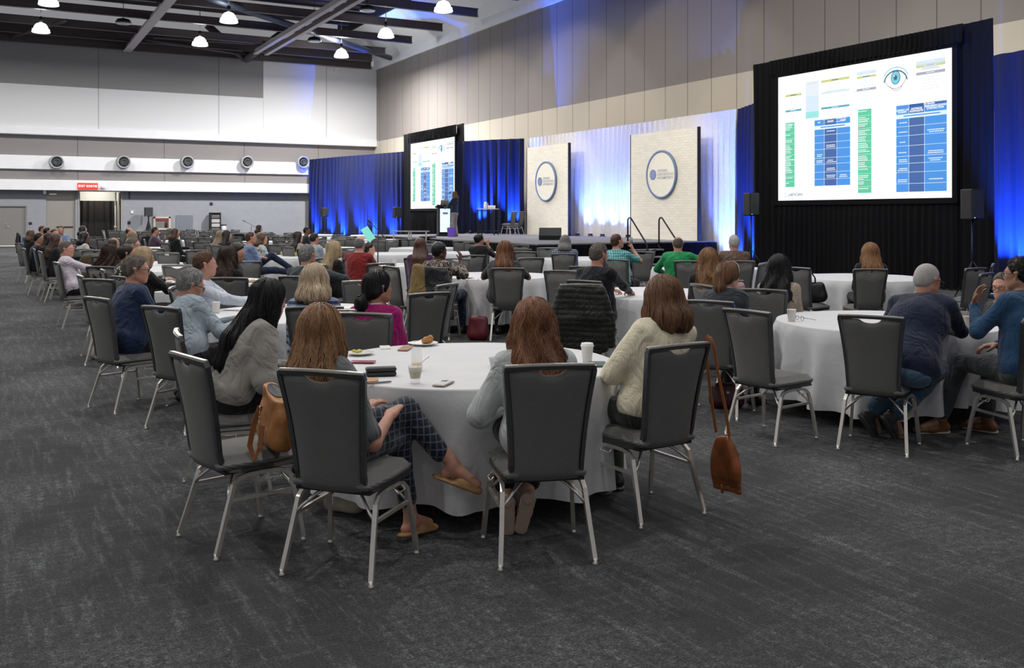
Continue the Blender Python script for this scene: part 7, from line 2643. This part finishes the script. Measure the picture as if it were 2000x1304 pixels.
MB().sweep([(.285, -.375, .44), (.268, -.36, .60), (.240, -.33, .80), (.228, -.315, .93), (.222, -.300, .972), (.222, -.272, .980), (.228, -.250, .965), (.242, -.245, .85), (.262, -.255, .65), (.285, -.275, .45)], sect=sec, up=(1, 0, 0)).build('strap', st_c, cb)
b = MB()
for y_ in (-.375, -.275):
    b.sweep([(.285, y_ + .010 * math.cos(a_ * PI / 4), .442 + .013 * math.sin(a_ * PI / 4)) for a_ in range(8)], .0025, 5, 0, True)
b.build('buckle', M_CHROME, cb)
MB().sweep([(.30, -.30, .17), (.305, -.30, .12)], .008, 6).build('tassel', lth2, cb)


def handbag(xy, z, rz, size, m, label, handles=True, name='handbag', strap=None, hw=None, group=None, v=.010):
    r = empty(name, (*c2r(*xy), z), rz, label, 'bag', group)
    w_, dp_, h_ = size
    s = Sh()
    for k_ in range(9):
        t_ = k_ / 8
        rr_ = dp_ * (.46 - .20 * t_)
        hw_ = w_ / 2 * (1 - .10 * t_) - rr_ * .6
        zz_ = rr_ * .9 + (h_ - rr_ * 1.8) * t_
        s.cone((-hw_, 0, zz_), (hw_, 0, zz_), rr_ * .95, None, .03)
    s.wav(wrinkle(.004, 14, 11, 15, w_ * 9))
    s.cut((0, 0, .003), (0, 0, -1), .01)
    s.mesh(v, 'bag_body', m, r)
    if handles:
        b = MB()
        for y_ in (-.02, .02):
            b.sweep([(-w_ * .2, y_, h_ - .02), (-w_ * .19, y_, h_ + .06), (-w_ * .1, y_, h_ + .115), (0, y_, h_ + .13), (w_ * .1, y_, h_ + .115), (w_ * .19, y_, h_ + .06), (w_ * .2, y_, h_ - .02)], .006, 7)
        b.build('handle', m, r)
    if hw:
        b = MB(); b.lo_hi((-.012, -dp_ * .47, h_ * .62), (.012, -dp_ * .36, h_ * .70)); b.build('clasp', hw, r)
    return r


blk_l = mat('black_leather', (.010, .010, .012), .32)
handbag((3.97, 12.72), .475, hd(5), (.40, .17, .27), blk_l, 'black leather handbag with two handles on a chair seat', True, hw=mat('gold', (.7, .45, .12), .25, 1.0))
handbag(gp(934, 664), 0, hd(10), (.23, .16, .32), mat('burgundy_bag', (.11, .008, .016), .4), 'burgundy bucket bag on the carpet between two chairs', False)
handbag(gp(1420, 797), 0, hd(5), (.24, .13, .22), mat('oxblood_leather', (.055, .008, .016), .35), 'oxblood handbag on the carpet behind the chair with hanging bag', True, hw=M_CHROME)
handbag((-.93, 5.30), 0, hd(20), (.20, .09, .11), mat('cream_leather', (.50, .44, .34), .5), 'small cream purse with chain on the carpet under the front table', False)
handbag(gp(192, 701), 0, hd(40), (.20, .18, .40), mat('cream_canvas', (.50, .46, .38)), 'cream backpack on the carpet behind the navy blazer chair', False, name='backpack')
hb = handbag((0, 1), .50, hd(62), (.34, .12, .20), blk_l, 'black shoulder bag hung low on an aisle chair', False)
ca = CH[(93, 489)]
hb.rotation_euler = ca.rotation_euler
hb.location = Matrix.Rotation(ca.rotation_euler[2], 4, 'Z') @ Vector((.02, -.36, .50)) + ca.location
MB().sweep([(-.12, 0, .17), (-.08, .03, .34), (-.05, .06, .455), (-.04, .10, .47), (.04, .10, .47), (.05, .06, .455), (.08, .03, .34), (.12, 0, .17)], .007, 6).build('strap', blk_l, hb)
handbag(gp(100, 566), 0, hd(50), (.34, .22, .34), blk_l, 'black rucksack on the carpet under the aisle chairs', False, name='backpack')
handbag((3.95, 6.35), .50, hd(-14), (.22, .12, .18), mat('brown_bag', (.12, .05, .02), .5), 'brown bag beside the blue fleece man', False)

# ================================================================== clothes hung on chairs
olive = C_m('olive_puffer', (.020, .024, .018), .55)
jk = coat(CH[(1135, 556)], olive, 'olive quilted puffer jacket draped over a chair back', 'puffer_jacket', .30, .25, quilt=.009, seed=1, v=.010)
coat(CH[(1412, 548)], C_m('pale_pink_coat', (.50, .33, .36), .8), 'pale pink coat draped over a chair behind the ponytail', 'coat', .45, .24, sleeve=False, seed=2, cat='coat')
coat(cj, C_m('black_leather_coat', (.014, .015, .019), .4), 'long black jacket hung behind the leopard print woman', 'jacket', .12, .24, seed=3)
sc = coat(cj, C_m('mustard_scarf', (.22, .15, .06), .9, 'fuzz'), 'mustard woollen scarf over the black jacket', 'scarf', .42, .06, sleeve=False, seed=4, cat='scarf', thick=.05, top=.985)
sc.location = Matrix.Rotation(cj.rotation_euler[2], 4, 'Z') @ Vector((-.17, -.03, 0)) + cj.location
coat(CH[(48, 461)], C_m('bright_blue_jacket', (.010, .11, .46), .6), 'bright blue jacket hung on an aisle chair', 'jacket', .18, .24, seed=5, v=.02)
coat(CH[(36, 454)], C_m('black_coat', (.010, .010, .012), .8), 'black coat hung on the last aisle chair', 'coat', .2, .25, seed=6, cat='coat', v=.02)
coat(CH[(187, 498)], C_m('olive_brown_coat', (.075, .055, .025), .8), 'olive brown coat draped over a chair before the dark curls', 'coat', .3, .25, seed=7, cat='coat', v=.016)
coat(CH[(292, 461)], C_m('black_coat', (.010, .010, .012)), 'black jacket hung on a chair near the plum shirt', 'jacket', .3, .25, seed=8, v=.02)
coat(CH[(466, 456)], C_m('black_coat', (.010, .010, .012)), 'black jacket over a chair by the teal tablets', 'jacket', .3, .22, seed=9, v=.024)
